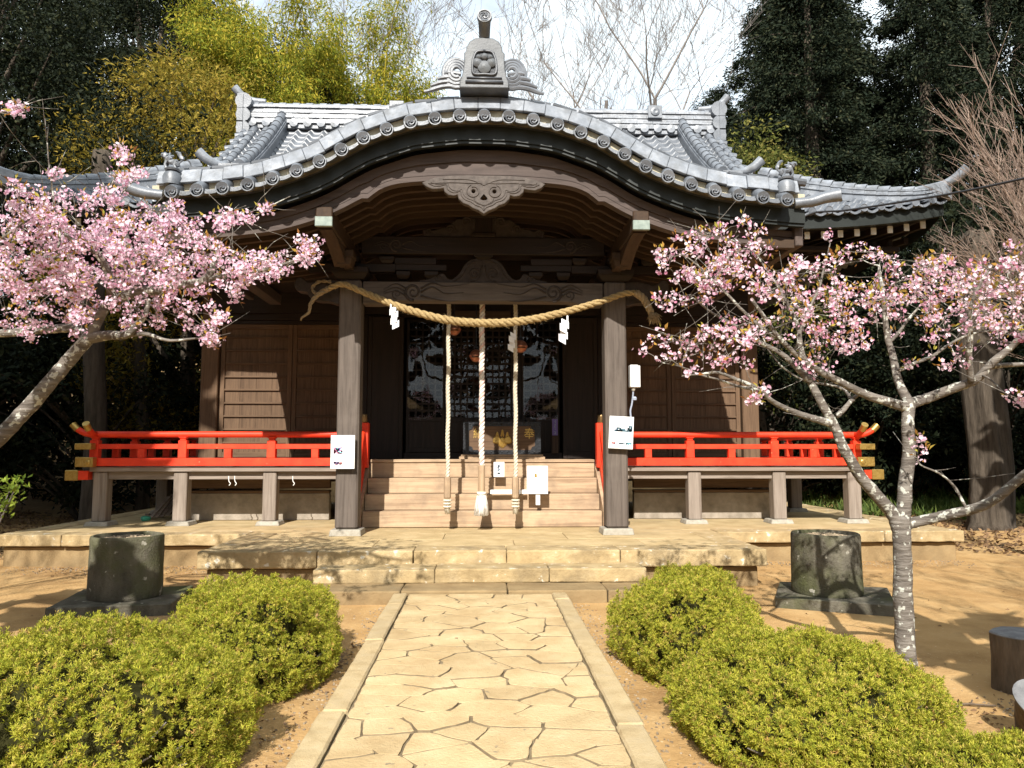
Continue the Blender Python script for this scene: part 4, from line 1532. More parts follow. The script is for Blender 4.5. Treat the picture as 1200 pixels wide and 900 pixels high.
for x0, x1 in ((-4.70, -3.44), (-3.43, -2.34), (2.34, 3.43), (3.44, 4.70)):
    shutter(x0, x1, 'wooden_shutter')

# folding doors and lattice doors of the entrance
for sx in (-1, 1):
    xa, xb = sorted((sx * 1.43, sx * 2.06))
    mb = MB()
    mb.box(xa, xb, WY - .16, WY - .11, 1.36, 3.90)
    dp = mb.build('door_leaf', M['dark_z'], shrine)
    mb = MB()
    mb.box(xa, xa + .07, WY - .185, WY - .162, 1.36, 3.90)
    mb.box(xb - .07, xb, WY - .185, WY - .162, 1.36, 3.90)
    mb.box(xa + .072, xb - .072, WY - .182, WY - .162, 1.36, 1.48)
    mb.box(xa + .072, xb - .072, WY - .182, WY - .162, 3.8, 3.90)
    mb.build('door_frame', M['dark_z'], dp, bevel=.004)
rs = random.Random(21)
for k in range(4):
    x0 = -1.39 + k * .695
    x1 = x0 + .69
    yb = WY + (.0 if k in (0, 3) else .05)
    mb = MB()
    mb.box(x0, x0 + .055, yb - .02, yb + .02, 1.47, 3.88)
    mb.box(x1 - .055, x1, yb - .02, yb + .02, 1.47, 3.88)
    mb.box(x0 + .056, x1 - .056, yb - .018, yb + .018, 1.47, 1.55)
    mb.box(x0 + .056, x1 - .056, yb - .018, yb + .018, 2.02, 2.10)
    mb.box(x0 + .056, x1 - .056, yb - .018, yb + .018, 3.82, 3.88)
    ld = mb.build('lattice_door', M['dark_z'], shrine, bevel=.003)
    mb = MB()
    mb.box(x0 + .056, x1 - .056, yb + .0, yb + .015, 1.552, 2.018)
    for q in range(1, 3):
        xx = lerp(x0 + .055, x1 - .055, q / 3)
        mb.box(xx - .008, xx + .008, yb - .012, yb - .001, 1.552, 2.018)
    mb.build('lower_panel', M['dark_z'], ld)
    mb = MB()
    for q in range(1, 5):
        xx = lerp(x0 + .055, x1 - .055, q / 5)
        mb.box(xx - .015, xx + .015, yb - .012, yb + .012, 2.102, 3.818)
    for q in range(1, 14):
        zz = lerp(2.10, 3.82, q / 14)
        mb.box(x0 + .057, x1 - .057, yb - .010, yb + .014, zz - .015, zz + .015)
    mb.build('lattice', M['dark_z'], ld)
    ys = yb - .045 if k in (0, 3) else yb + .045
    mb = MB()
    flip = -1 if k >= 2 else 1

    def wavy(u, v):
        x, z = lerp(x0 + .03, x1 - .03, u), lerp(2.06, 3.86, v)
        a = (x * flip) * 2.0
        return (x, ys + .045 * noise.noise((a, z * 1.7, 3.0)) + .005 * noise.noise((a * 2.3, z * 3.6, 8.0)), z)
    mb.grid(wavy, 30, 66)
    mb.build('clear_sheet', M['sheet'], ld, smooth=True)
mb = MB()
mb.box(-1.42, 1.42, WY - .1, WY + .08, 1.33, 1.465)
mb.box(-2.07, 2.07, WY - .2, WY + .08, FZ + .003, 1.328)
pieces(mb, 'door_sill', M['dark_x'], shrine, bevel=.006)
mb = MB()
mb.box(-.52, .48, 13.2, 13.24, 3.74, 3.98)
mb.build('name_board', M['rafter_x'], shrine, bevel=.006)

# --- stairs
rk = random.Random(5)
for k in range(4):
    z0, z1 = TOP + .243 * k, TOP + .243 * (k + 1)
    y0 = 11.6 + .25 * k
    mb = MB()
    mb.box(-1.83, 1.83, y0, y0 + .26, z0 + .002, z1)
    if k == 3:
        mb.box(-1.83, 1.83, y0 - .025, y0 + .5, z1 + .001, z1 + .05)
    mb.build('stair_step', M['step_x'], shrine, bevel=.008)
for sx in (-1, 1):
    mb = MB()
    mb.add([Vector((sx * (1.84 + i), y, z)) for i in (0, .09) for y, z in ((11.56, TOP), (12.6, TOP), (12.6, FZ), (12.35, FZ), (11.56, .62))], [(0, 1, 2, 3, 4), (9, 8, 7, 6, 5), (0, 4, 9, 5), (4, 3, 8, 9)])
    mb.build('stair_stringer', M['step_y'], shrine)
mb = MB()
x = -1.84
while x < 1.83:
    mb.box(x + .002, min(1.84, x + .36) - .002, 12.86, WY - .2, FZ - .04, FZ)
    x += .36
mb.build('floor_boards', M['grey_y'], shrine, bevel=.003)

# --- veranda
for sx in (-1, 1):
    xa, xb = sorted((sx * 1.95, sx * 6.15))
    mb = MB()
    n_ = 13
    for k in range(n_):
        a, b2 = lerp(xa, xb, k / n_), lerp(xa, xb, (k + 1) / n_)
        mb.box(a + .002, b2 - .002, 12.08, WY - .13, FZ - .075, FZ)
    n2 = 12
    xc, xd = sorted((sx * 4.9, sx * 6.15))
    for k in range(n2):
        a, b2 = lerp(WY - .125, 18.0, k / n2), lerp(WY - .125, 18.0, (k + 1) / n2)
        mb.box(xc, xd, a + .002, b2 - .002, FZ - .075, FZ)
    mb.build('veranda_floor', M['grey_y'], shrine, bevel=.004)
    mb = MB()
    mb.box(xa, xb, 12.06, 12.078, FZ - .075, FZ - .002)
    mb.box(xa, xb, 12.16, 12.30, FZ - .20, FZ - .078)
    mb.box(min(sx * 5.93, sx * 6.07), max(sx * 5.93, sx * 6.07), 12.302, 18.0, FZ - .20, FZ - .078)
    pieces(mb, 'veranda_beam', M['grey_x'], shrine, bevel=.005)
    for px_, py_ in ((3.37, 12.2), (4.76, 12.2), (6.0, 12.2), (2.1, 12.3), (6.0, 14.5), (4.76, 14.0), (6.0, 17.2)):
        mb = MB()
        X_ = sx * px_ + (.05 if sx > 0 else -.0)
        mb.box(X_ - .105, X_ + .105, py_ - .105, py_ + .105, TOP + .06, FZ - .08)
        vp = mb.build('veranda_post', M['grey_z'], shrine, bevel=.012)
        mb = MB()
        mb.frust(X_, py_, TOP - .01, TOP + .06, .19, .19, .165, .165)
        mb.build('base_stone', M['base_stone'], vp, bevel=.01)
    # floor beam end with gilded cap at the corner
    mb = MB()
    a, b2 = sorted((sx * 6.15, sx * 6.30))
    mb.box(a, b2, 12.02, 12.20, FZ - .20, FZ - .06)
    be = mb.build('beam_end', M['red'], shrine, bevel=.004)
    mb = MB()
    a, b2 = sorted((sx * 6.302, sx * 6.50))
    mb.box(a, b2, 12.01, 12.21, FZ - .21, FZ - .05)
    mb.build('gilded_cap', M['gold'], be, bevel=.008)

# --- red railing
RYQ = 12.08
for sx in (-1, 1):
    rl = bpy.data.objects.new('railing', None)
    COL.objects.link(rl)
    rl.location = (sx * 4, RYQ, FZ)
    rl.parent = shrine
    rl.matrix_parent_inverse = Matrix.Translation(-shrine.location)
    XE = sx * 6.08
    X0 = sx * 1.98

    def rail(z, h, wd, ext, rnd=False, name='rail'):
        mb = MB()
        a, b2 = sorted((X0, XE + sx * ext))
        c, d = RYQ - ext, 18.0
        if rnd:
            mb.tube([(X0, RYQ, z), (XE, RYQ, z)], h / 2, 12)
            mb.tube(smooth([(XE, RYQ, z), (XE + sx * .12, RYQ, z + .005), (XE + sx * .24, RYQ, z + .05), (XE + sx * .32, RYQ, z + .11)], 3), h / 2, 12)
            mb.tube([(XE, d, z), (XE, RYQ, z)], h / 2, 12)
            mb.tube(smooth([(XE, RYQ, z), (XE, RYQ - .1, z + .005), (XE, RYQ - .2, z + .05), (XE, RYQ - .28, z + .11)], 3), h / 2, 12)
        else:
            mb.box(a, b2, RYQ - wd / 2, RYQ + wd / 2, z - h / 2, z + h / 2)
            mb.box(XE - wd / 2 + .002, XE + wd / 2 - .002, c, d, z - h / 2 + .003, z + h / 2 - .003)
        o = mb.build(name, M['red'], rl, smooth='auto' if rnd else False, bevel=0 if rnd else .007)
        return o

    rail(1.322, .125, .13, .10)
    rail(1.565, .078, .09, .10)
    rail(1.755, .098, .1, 0, True)
    mb = MB()
    for z, h, wd in ((1.322, .15, .155), (1.565, .095, .105)):
        L0, L1 = (.10, .27) if h > .1 else (.10, .30)
        a, b2 = sorted((XE + sx * L0, XE + sx * L1))
        mb.box(a, b2, RYQ - wd / 2, RYQ + wd / 2, z - h / 2, z + h / 2)
        mb.box(XE - wd / 2, XE + wd / 2, RYQ - L1 + .05, RYQ - L0, z - h / 2, z + h / 2)
    mb.lathe([(.045, 0), (.04, .004), (.025, .012), (0, .014)], Matrix.Translation((XE, RYQ - .222, 1.322)) @ Matrix.Rotation(PI / 2, 4, 'X'), 12)
    mb.build('gilded_end', M['gold'], rl, bevel=.006)
    mb = MB()
    e = Vector((XE + sx * .32, RYQ, 1.865))
    mb.tube([e + Vector((-sx * .035, 0, -.035)), e + Vector((sx * .05, 0, .05))], [.054, .054], 12)
    mb.build('gilded_end', M['gold'], rl, smooth='auto')
    mb = MB()
    e = Vector((XE, RYQ - .28, 1.865))
    mb.tube([e + Vector((0, .035, -.035)), e + Vector((0, -.05, .05))], [.054, .054], 12)
    mb.build('gilded_end', M['gold'], rl, smooth='auto')
    tall = [(sx * q, RYQ) for q in (3.34, 4.72)] + [(XE, RYQ)] + [(XE, RYQ + q) for q in (1.35, 2.7, 4.05, 5.4)]
    short = [(sx * q, RYQ) for q in (2.66, 4.02, 5.36)] + [(XE, RYQ + q) for q in (.68, 2.02, 3.4, 4.7)]
    for X_, Y_ in tall:
        mb = MB()
        mb.box(X_ - .065, X_ + .065, Y_ - .062, Y_ + .062, 1.384, 1.66)
        mb.frust(X_, Y_, 1.66, 1.685, .045, .045, .045, .045)
        mb.frust(X_, Y_, 1.685, 1.715, .045, .045, .068, .066)
        mb.build('rail_post', M['red'], rl, bevel=.006)
    for X_, Y_ in short:
        mb = MB()
        mb.box(X_ - .055, X_ + .055, Y_ - .045, Y_ + .045, 1.384, 1.527)
        mb.build('rail_stud', M['red'], rl, bevel=.005)
    # stair side: newel with bronze cap and sloping rails
    nx_ = sx * 1.93
    mb = MB()
    mb.box(nx_ - .085, nx_ + .085, 12.16, 12.33, FZ - .02, 1.95)
    mb.build('newel', M['red'], rl, bevel=.008)
    mb = MB()
    mb.lathe([(.062, 0), (.065, .01), (.058, .10), (.06, .115), (.05, .135), (0, .14)], Matrix.Translation((nx_, 12.245, 1.951)), 16)
    mb.build('newel_cap', M['bronze'], rl, smooth='auto')
    mb = MB()
    mb.tube(smooth([(nx_, 12.2, 1.80), (nx_, 12.0, 1.66), (nx_, 11.62, 1.05), (nx_, 11.5, .93)], 4), .045, 10)
    mb.bar((nx_, 12.2, 1.50), (nx_, 11.52, .74), .06, .075)
    mb.bar((nx_, 12.2, 1.30), (nx_, 11.52, .50), .08, .12)
    mb.box(nx_ - .05, nx_ + .05, 11.48, 11.58, TOP + .003, .96)
    mb.bar((nx_, 11.86, 1.04), (nx_, 11.86, 1.36), .07, .07, (0, 1, 0))
    mb.build('stair_rail', M['red'], rl, bevel=.004)

# wire hooks under the veranda edge
for i, px_ in enumerate((268, 275, 343)):
    q = P(px_, 560, 12.16)
    mb = MB()
    mb.tube(smooth([q + Vector((0, 0, .03)), q + Vector((.005, 0, -.05)), q + Vector((.03, 0, -.09)), q + Vector((.01, 0, -.12))], 4), .007, 6)
    o = mb.build('wire_hook', M['white_paint'])
    tag(o, ('small white wire hook under the left veranda edge, leftmost of the three', 'small white wire hook under the left veranda edge, middle of the three', 'small white wire hook under the left veranda edge, nearest the left pillar')[i], 'hook', 'wire hooks under the left veranda')

# ------------------------------------------------------------------ things on and around the shrine
# offering box
bx = thing('offering_box', (.32, 12.9, 1.30), 'wide brown offering box with black iron edges and gilded crest before the doors', 'offering box')
mb = MB()
mb.box(-.40, 1.04, 12.62, 13.3, 1.357, 1.40)
mb.box(-.37, 1.01, 12.65, 13.28, 1.40, 1.435)
mb.build('base_board', M['step_x'], bx, bevel=.006)
mb = MB()
mb.box(-.32, .96, 12.70, 13.25, 1.436, 1.98)
mb.build('box_body', M['wall_x'], bx, bevel=.006)
mb = MB()
for z0, z1 in ((1.437, 1.51), (1.91, 1.985)):
    mb.box(-.335, .975, 12.685, 12.699, z0, z1)
for x0, x1 in ((-.335, -.235), (.875, .975)):
    mb.box(x0, x1, 12.686, 12.699, 1.512, 1.908)
for cx, cz, sx_, sz in ((-.235, 1.51, 1, 1), (.875, 1.51, -1, 1), (-.235, 1.91, 1, -1), (.875, 1.91, -1, -1)):
    n_ = len(mb.v)
    vs = [Vector((cx + sx_ * x, y, cz + sz * z)) for y in (12.687, 12.699) for x, z in ((0, 0), (.07, 0), (.05, .05), (0, .07))]
    mb.add(vs, [(0, 1, 2, 3), (7, 6, 5, 4), (0, 4, 5, 1), (1, 5, 6, 2), (2, 6, 7, 3), (3, 7, 4, 0)])
for k in range(15):
    xx = lerp(-.31, .95, k / 14)
    for z in (1.475, 1.948):
        mb.lathe([(.014, 0), (.012, .008), (0, .012)], Matrix.Translation((xx, 12.685, z)) @ Matrix.Rotation(PI / 2, 4, 'X'), 8)
mb.build('iron_edging', M['iron'], bx)
mb = MB()
for k in range(9):
    xx = lerp(-.28, .92, k / 8)
    mb.box(xx - .03, xx + .03, 12.72, 13.23, 1.982, 2.02)
mb.build('slatted_top', M['dark_y'], bx, bevel=.004)
lettering('gilded_letter', '奉', .19, (.78, 12.695, 1.775), M['gold'], bx, .006)
lettering('gilded_letter', '納', .19, (-.075, 12.695, 1.775), M['gold'], bx, .006)
mb = MB()
leaf = arcpts([(0, -.13), (.06, -.09), (.09, -.02), (.06, .02), (0, .06), (-.06, .02), (-.09, -.02), (-.06, -.09), (0, -.13)], 3)[:-1]
for dx, dz, rot, s_ in ((0, -.02, 0, 1.0), (.075, .0, 1.0, .78), (-.075, .0, -1.0, .78)):
    pts = [(dx + s_ * (x * math.cos(rot) - z * math.sin(rot)), dz + s_ * (x * math.sin(rot) + z * math.cos(rot))) for x, z in leaf]
    n_ = len(pts)
    yo = 0.004 if rot else 0
    vs = [Vector((.325 + x, 12.695 - yo, 1.69 + z)) for x, z in pts] + [Vector((.325 + dx + (x - dx) * .8, 12.68 - yo, 1.69 + dz + (z - dz) * .8)) for x, z in pts]
    mb.add(vs, [tuple(range(n_, 2 * n_))[::1]] + [(i, (i + 1) % n_, n_ + (i + 1) % n_, n_ + i) for i in range(n_)])
for dx, dz0, n_ in ((0, .06, 5), (.085, .045, 4), (-.085, .045, 4)):
    for q in range(n_):
        for side in ((-.018, .018) if q < n_ - 1 else (0,)):
            mb.lathe([(.017, 0), (.014, .012), (0, .018)], Matrix.Translation((.325 + dx + side * (1 - q / n_), 12.695, 1.69 + dz0 + q * .022)) @ Matrix.Rotation(PI / 2, 4, 'X'), 9)
mb.build('gilded_crest', M['gold'], bx, smooth='auto')


def strands(mb, path, R0, r, turns, n=3, sides=7, mats=None, taper=None, jit=0.0):
    """twisted strands round a path"""
    k = len(path)
    d0 = (path[1] - path[0]).normalized()
    nx = d0.orthogonal().normalized()
    fr_ = []
    for i in range(k):
        d = (path[min(k - 1, i + 1)] - path[max(0, i - 1)]).normalized()
        nx = (nx - d * nx.dot(d)).normalized()
        fr_.append((path[i], nx.copy(), d.cross(nx)))
    for s_ in range(n):
        if mats:
            mb.cur = mats[s_ % len(mats)]
        pts, rad = [], []
        for i, (p, a, b2) in enumerate(fr_):
            t = i / (k - 1)
            tp = taper(t) if taper else 1.0
            an = 2 * PI * (s_ / n + turns * t)
            pts.append(p + (a * math.cos(an) + b2 * math.sin(an)) * R0 * tp)
            rad.append(r * tp)
        mb.tube(pts, rad, sides, jit=jit)
    mb.cur = 0


def dense(pts, step):
    q = smooth(pts, 24)
    out = [q[0]]
    acc = 0
    for a, b2 in zip(q, q[1:]):
        acc += (b2 - a).length
        if acc >= step:
            out.append(b2)
            acc = 0
    return out


# straw rope between the pillars
rr_ = random.Random(9)
rope = thing('straw_rope', (0, 10.3, 3.2), 'thick twisted golden straw rope slung between the two front pillars', 'sacred rope')
main = dense([P(385, 338, 10.38), P(402, 333, 10.38), P(425, 342, 10.36), P(470, 360, 10.3), P(520, 374, 10.25), P(566, 378.5, 10.25), P(612, 376, 10.25), P(660, 366, 10.3), P(705, 353, 10.34), P(730, 344.5, 10.36), P(745, 343, 10.4)], .022)
mb = MB()
tp = lambda t: .74 + .30 * math.sin(PI * t)
strands(mb, main, .029, .029, 15, 3, 9, None, tp, .10)
mb.build('twisted_straw', M['straw'], rope, smooth=True)
mb = MB()
for i in range(1700):
    t = rr_.random()
    k = int(t * (len(main) - 2))
    p = main[k]
    d = (main[k + 1] - main[k]).normalized()
    a = rr_.uniform(0, 2 * PI)
    nvec = Vector((0, math.cos(a), math.sin(a)))
    st = p + nvec * .044 * tp(t)
    L_ = rr_.uniform(.02, .07) * (1.3 if .35 < t < .75 else .8)
    e = st + d * rr_.uniform(-1, 1) * L_ + nvec * L_ * rr_.uniform(.1, .6) + Vector((0, 0, -.01))
    wv = Vector((.0022, .0, .0022))
    mb.add([st - wv, st + wv, e], [(0, 1, 2)])
mb.build('loose_straws', M['straw'], rope)
mb = MB()
strands(mb, dense([P(385, 338, 10.38), P(372, 346, 10.38), P(364, 356, 10.36), P(362, 366, 10.36), P(354, 372, 10.36), P(352, 377, 10.36)], .02), .020, .026, 2.5, 3, 7, None, lambda t: 1 - .72 * t)
strands(mb, dense([P(372, 346, 10.46), P(366, 338, 10.5), P(374, 330, 10.5), P(388, 330, 10.5)], .02), .012, .015, 2.5, 2, 6)
mb.build('rope_tail', M['straw_old'], rope, smooth=True)
mb = MB()
strands(mb, dense([P(745, 343, 10.4), P(754, 350, 10.38), P(760, 360, 10.36), P(764, 368, 10.36)], .02), .028, .034, 2.0, 3, 7, None, lambda t: 1 - .15 * t)
for i in range(90):
    st = P(764, 367, 10.36) + Vector((rr_.uniform(-.05, .05), rr_.uniform(-.05, .05), 0))
    e = st + Vector((rr_.uniform(-.03, .10), rr_.uniform(-.05, .05), -rr_.uniform(.06, .17)))
    mb.tube([st, (st + e) / 2 + Vector((.01, 0, 0)), e], [.005, .004, .002], 4)
mb.build('rope_tail', M['straw_old'], rope, smooth=True)


# zigzag paper streamers
def streamer(px_, py_, Y_, s_, label, flip=1, lean=0.0, name='paper_streamer'):
    top = P(px_, py_, Y_)
    mb = MB()
    mb.box(-.012 * s_, .012 * s_, -.002, .002, -.02, .09 * s_, Matrix.Translation(top))
    z = 0.0
    x = -.02 * flip * s_
    for k in range(4):
        wd, h, sl = .105 * s_, .105 * s_, .055 * s_
        y = (-.006 if k % 2 else .006)
        ang = lean + rr_.uniform(-.12, .12)
        c, d = math.cos(ang), math.sin(ang)
        pts = [(x, z - .0), (x + flip * wd, z + sl), (x + flip * wd, z + sl - h), (x, z - h)]
        vs = []
        for yy_ in (y, y + .0025):
            for a, b2 in pts:
                vs.append(top + Vector((a, yy_ + (a - x) * (.25 if k % 2 else -.2), b2)))
        mb.add(vs, [(0, 1, 2, 3), (7, 6, 5, 4), (0, 4, 5, 1), (1, 5, 6, 2), (2, 6, 7, 3), (3, 7, 4, 0)])
        z -= .078 * s_
        x += flip * (.030 * s_ if k % 2 == 0 else -.012 * s_)
    o = mb.build(name, M['paper'])
    return tag(o, label, 'paper streamer', 'white zigzag papers')


streamer(458, 362, 10.28, .85, 'white zigzag paper hanging from the left part of the straw rope')
streamer(665, 377, 10.28, .95, 'white zigzag paper hanging from the right part of the straw rope', -1)

# bell ropes and bells
RB = random.Random(4)
bell_data = ((526, 'cream twisted bell rope on the left, ending in a wooden grip', 'side'),
             (565, 'red and white bell rope in the middle with a white tassel', 'mid'),
             (604, 'cream twisted bell rope on the right, ending in a wooden grip', 'side'))
for px_, lab, kind in bell_data:
    top = P(px_, 352, 11.12)
    x = top.x
    r_ = thing('bell_rope', (x, 11.12, 3.7), lab, 'bell rope', 'ropes hanging before the offering box')
    mb = MB()
    if kind == 'mid':
        pth = [Vector((x + .004 * math.sin(k * .21), 11.12, lerp(3.72, 1.28, k / 130))) for k in range(131)]
        strands(mb, pth, .023, .021, 13, 3, 8, [0, 1, 0])
        mb.build('twisted_rope', [M['cotton_white'], M['cotton_red']], r_, smooth=True)
        mb = MB()
        mb.lathe([(.05, 0), (.054, .02), (.05, .2), (.052, .40), (.04, .41)], Matrix.Translation((x, 11.12, .88)), 12)
        mb.build('rope_grip', M['step_z'], r_, smooth='auto')
        mb = MB()
        mb.lathe([(.066, .0), (.07, .03), (.066, .05)], Matrix.Translation((x, 11.12, .85)), 16)
        for i in range(420):
            a = RB.uniform(0, 2 * PI)
            q = math.sqrt(RB.random())
            r0, r1 = .06 * q, .105 * q
            L_ = RB.uniform(.26, .31)
            st = Vector((x + r0 * math.cos(a), 11.12 + r0 * math.sin(a), .86))
            e = Vector((x + r1 * math.cos(a + .15), 11.12 + r1 * math.sin(a + .15), .86 - L_))
            m_ = (st + e) / 2 + Vector((.006 * math.sin(i), .006 * math.cos(i), 0))
            mb.tube([st, m_, e], [.006, .008, .007], 4)
        mb.build('tassel', M['cotton_white'], r_, smooth=True)
    else:
        pth = [Vector((x + .005 * math.sin(k * .17), 11.12, lerp(3.70, 1.10, k / 130))) for k in range(131)]
        strands(mb, pth, .018, .0165, 17, 3, 8)
        mb.build('twisted_rope', M['cotton'], r_, smooth=True)
        mb = MB()
        mb.lathe([(.04, 0), (.052, .02), (.054, .2), (.05, .30), (.036, .32)], Matrix.Translation((x, 11.12, .80)), 8)
        mb.build('wooden_grip', M['step_z'], r_)
        mb = MB()
        for q in range(3):
            mb.tube([Vector((x + .048 * math.cos(a), 11.12 + .048 * math.sin(a), .775 - q * .045)) for a in [2 * PI * i / 14 for i in range(15)]], .017, 6, cap=False)
        for i in range(60):
            a = RB.uniform(0, 2 * PI)
            st = Vector((x + .03 * math.cos(a), 11.12 + .03 * math.sin(a), .79))
            e = st + Vector((.008 * math.cos(a), .008 * math.sin(a), -RB.uniform(.15, .22)))
            mb.tube([st, e], [.008, .005], 4)
        mb.build('tassel', M['cotton'], r_, smooth=True)
for px_, py_, rad, lab in ((532.5, 386, .095, 'copper bell half hidden behind the left bell rope'), (558, 417, .098, 'round copper bell hanging lowest, beside the red and white rope'), (610, 406, .10, 'round copper bell beside the white paper on the right bell rope')):
    c = P(px_, py_, 11.34)
    b_ = thing('bell', c, lab, 'bell', 'copper bells over the stairs')
    mb = MB()
    prof = [(0, rad)] + [(rad * math.sin(a), rad * math.cos(a)) for a in [PI * q / 16 for q in range(1, 8)]] + [(rad * 1.10, rad * .06), (rad * 1.10, -.06 * rad)] + [(rad * math.sin(a), rad * math.cos(a)) for a in [PI * q / 16 for q in range(9, 16)]] + [(0, -rad)]
    mb.lathe(prof[::-1], Matrix.Translation(c), 20)
    mb.build('bell_body', M['copper'], b_, smooth='auto')
    mb = MB()
    mb.box(-rad * .7, rad * .7, -rad * 1.03, -rad * .5, -.32 * rad, -.22 * rad, Matrix.Translation(c))
    mb.build('bell_slit', M['void'], b_)
    mb = MB()
    mb.tube([c + Vector((0, 0, rad * .95)), Vector((c.x, c.y, 3.85))], .007, 6)
    mb.tube([c + Vector((.03 * math.cos(a), 0, rad + .02 + .03 * math.sin(a))) for a in [2 * PI * i / 12 for i in range(13)]], .008, 6, cap=False)
    mb.build('bell_hanger', M['iron'], b_)
streamer(603.5, 392, 11.05, .8, 'white folded paper tied to the right bell rope', -1)
hb = MB()
hb.box(-1.2, 1.2, 11.1, 11.24, 3.72, 3.86)
hb.build('bell_beam', M['dark_x'], shrine, bevel=.01)


def board(name, px0, px1, py0, py1, Y_, label, cat, marks, tilt=0.0, mat='paper', frame=None, text=()):
    a, b2 = P(px0, py1, Y_), P(px1, py0, Y_)
    c = (a + b2) / 2
    wd, h = b2.x - a.x, b2.z - a.z
    t_ = thing(name, c, label, cat)
    Rm = Matrix.Translation(c) @ Matrix.Rotation(tilt, 4, 'Y')
    mb = MB()
    mb.box(-wd / 2, wd / 2, 0, .02, -h / 2, h / 2, Rm)
    mb.build('backing_board', M[frame or mat], t_, bevel=.003)
    mb = MB()
    i_ = .012 if frame else .004
    mb.box(-wd / 2 + i_, wd / 2 - i_, -.003, -.0005, -h / 2 + i_, h / 2 - i_, Rm)
    mb.build('sheet', M[mat], t_)
    by = {}
    for u0, u1, v0, v1, mt in marks:
        by.setdefault(mt, []).append((u0, u1, v0, v1))
    for mt, lst in by.items():
        mb = MB()
        for u0, u1, v0, v1 in lst:
            mb.box(-wd / 2 + u0 * wd, -wd / 2 + u1 * wd, -.005, -.0035, h / 2 - v1 * h, h / 2 - v0 * h, Rm)
        mb.build('print', M[mt], t_)
    return t_, Rm, wd, h


rm = random.Random(17)


def blotch(u0, u1, v0, v1, mts, n, sz):
    out = []
    for i in range(n):
        u, v = rm.uniform(u0, u1), rm.uniform(v0, v1)
        a, b2 = rm.uniform(.4, 1) * sz, rm.uniform(.3, 1) * sz * .8
        out.append((max(u0, u - a / 2), min(u1, u + a / 2), max(v0, v - b2 / 2), min(v1, v + b2 / 2), rm.choice(mts)))
    return out


def lines(u0, u1, v0, v1, n, mt, gap=.3):
    out = []
    for k in range(n):
        v = lerp(v0, v1, (k + .5) / n)
        u = u0
        while u < u1:
            L_ = rm.uniform(.012, .04)
            if rm.random() > gap:
                out.append((u, min(u1, u + L_), v - .25 * (v1 - v0) / n, v + .25 * (v1 - v0) / n, mt))
            u += L_ + .012
    return out


board('notice', 387, 416, 510, 549.5, 10.44, 'white notice with small pink pictures tied to the left front pillar', 'notice',
      lines(.18, .75, .06, .16, 2, 'ink_cyan', .55) + lines(.15, .5, .22, .3, 1, 'ink_grey', .6) + blotch(.12, .50, .36, .56, ['ink_pink', 'ink_cyan', 'ink_purple', 'ink_pink'], 26, .12) + lines(.62, .72, .46, .52, 1, 'ink_grey', .2)
      + blotch(.10, .50, .78, .88, ['ink_pink', 'ink_purple', 'ink_red', 'ink_grey'], 24, .09) + lines(.60, .90, .62, .74, 3, 'ink_purple', .3) + lines(.58, .90, .78, .90, 3, 'ink_purple', .15), 0.0, 'paper', 'white_paint')
board('notice', 714, 742, 488, 526, 10.44, 'white notice with a dark ink landscape hung slightly askew on the right front pillar', 'notice',
      lines(.22, .62, .10, .15, 1, 'ink_grey', .4) + blotch(.20, .55, .34, .47, ['ink_teal', 'ink_grey'], 16, .10) + [(.22, .92, .42, .47, 'ink_teal'), (.42, .66, .38, .43, 'ink_teal')] + blotch(.72, .95, .28, .46, ['ink_teal'], 18, .10)
      + lines(.2, .5, .6, .65, 1, 'ink_cyan', .6) + blotch(.10, .36, .80, .86, ['ink_pink', 'ink_red'], 14, .07) + blotch(.42, .66, .80, .86, ['ink_teal', 'ink_grey'], 14, .07) + blotch(.70, .94, .79, .87, ['ink_cyan'], 18, .08), R(3), 'paper', 'white_paint')
t_, Rm, wd, h = board('sign_board', 617.5, 642, 546, 579, 11.55, 'white sign board on a short post on the stairs, with yellow figure', 'sign',
      [(.36, .48, .30, .41, 'gold'), (.38, .46, .27, .31, 'gold'), (.1, .9, .465, .475, 'ink_pink')] + lines(.5, .95, .56, .60, 1, 'ink', .15) + lines(.55, .95, .63, .66, 1, 'ink_grey', .3) + lines(.18, .5, .66, .72, 1, 'ink_grey', .5) + lines(.10, .3, .80, .84, 1, 'ink', .5) + lines(.40, .65, .86, .91, 1, 'ink_red', .05) + lines(.2, .7, .08, .12, 1, 'ink_grey', .7))
mb = MB()
a, b2 = P(628, 592, 11.56), P(633, 575, 11.56)
mb.box(a.x, b2.x, 11.572, 11.59, a.z, b2.z)
mb.build('sign_post', M['white_paint'], t_, bevel=.003)
t_, Rm, wd, h = board('small_notice', 578.5, 591, 541.5, 559, 11.9, 'small white notice with column of dark brush writing on the top stair', 'notice', blotch(.34, .64, .10, .80, ['ink_teal', 'ink_grey'], 30, .16) + lines(.3, .65, .82, .88, 1, 'ink_grey', .3))
board('paper_label', 591 - 17, 617, 574, 579, 11.72, 'narrow white paper strip with red marks behind the right bell rope', 'label', lines(.74, .92, .25, .6, 1, 'ink_red', .3))
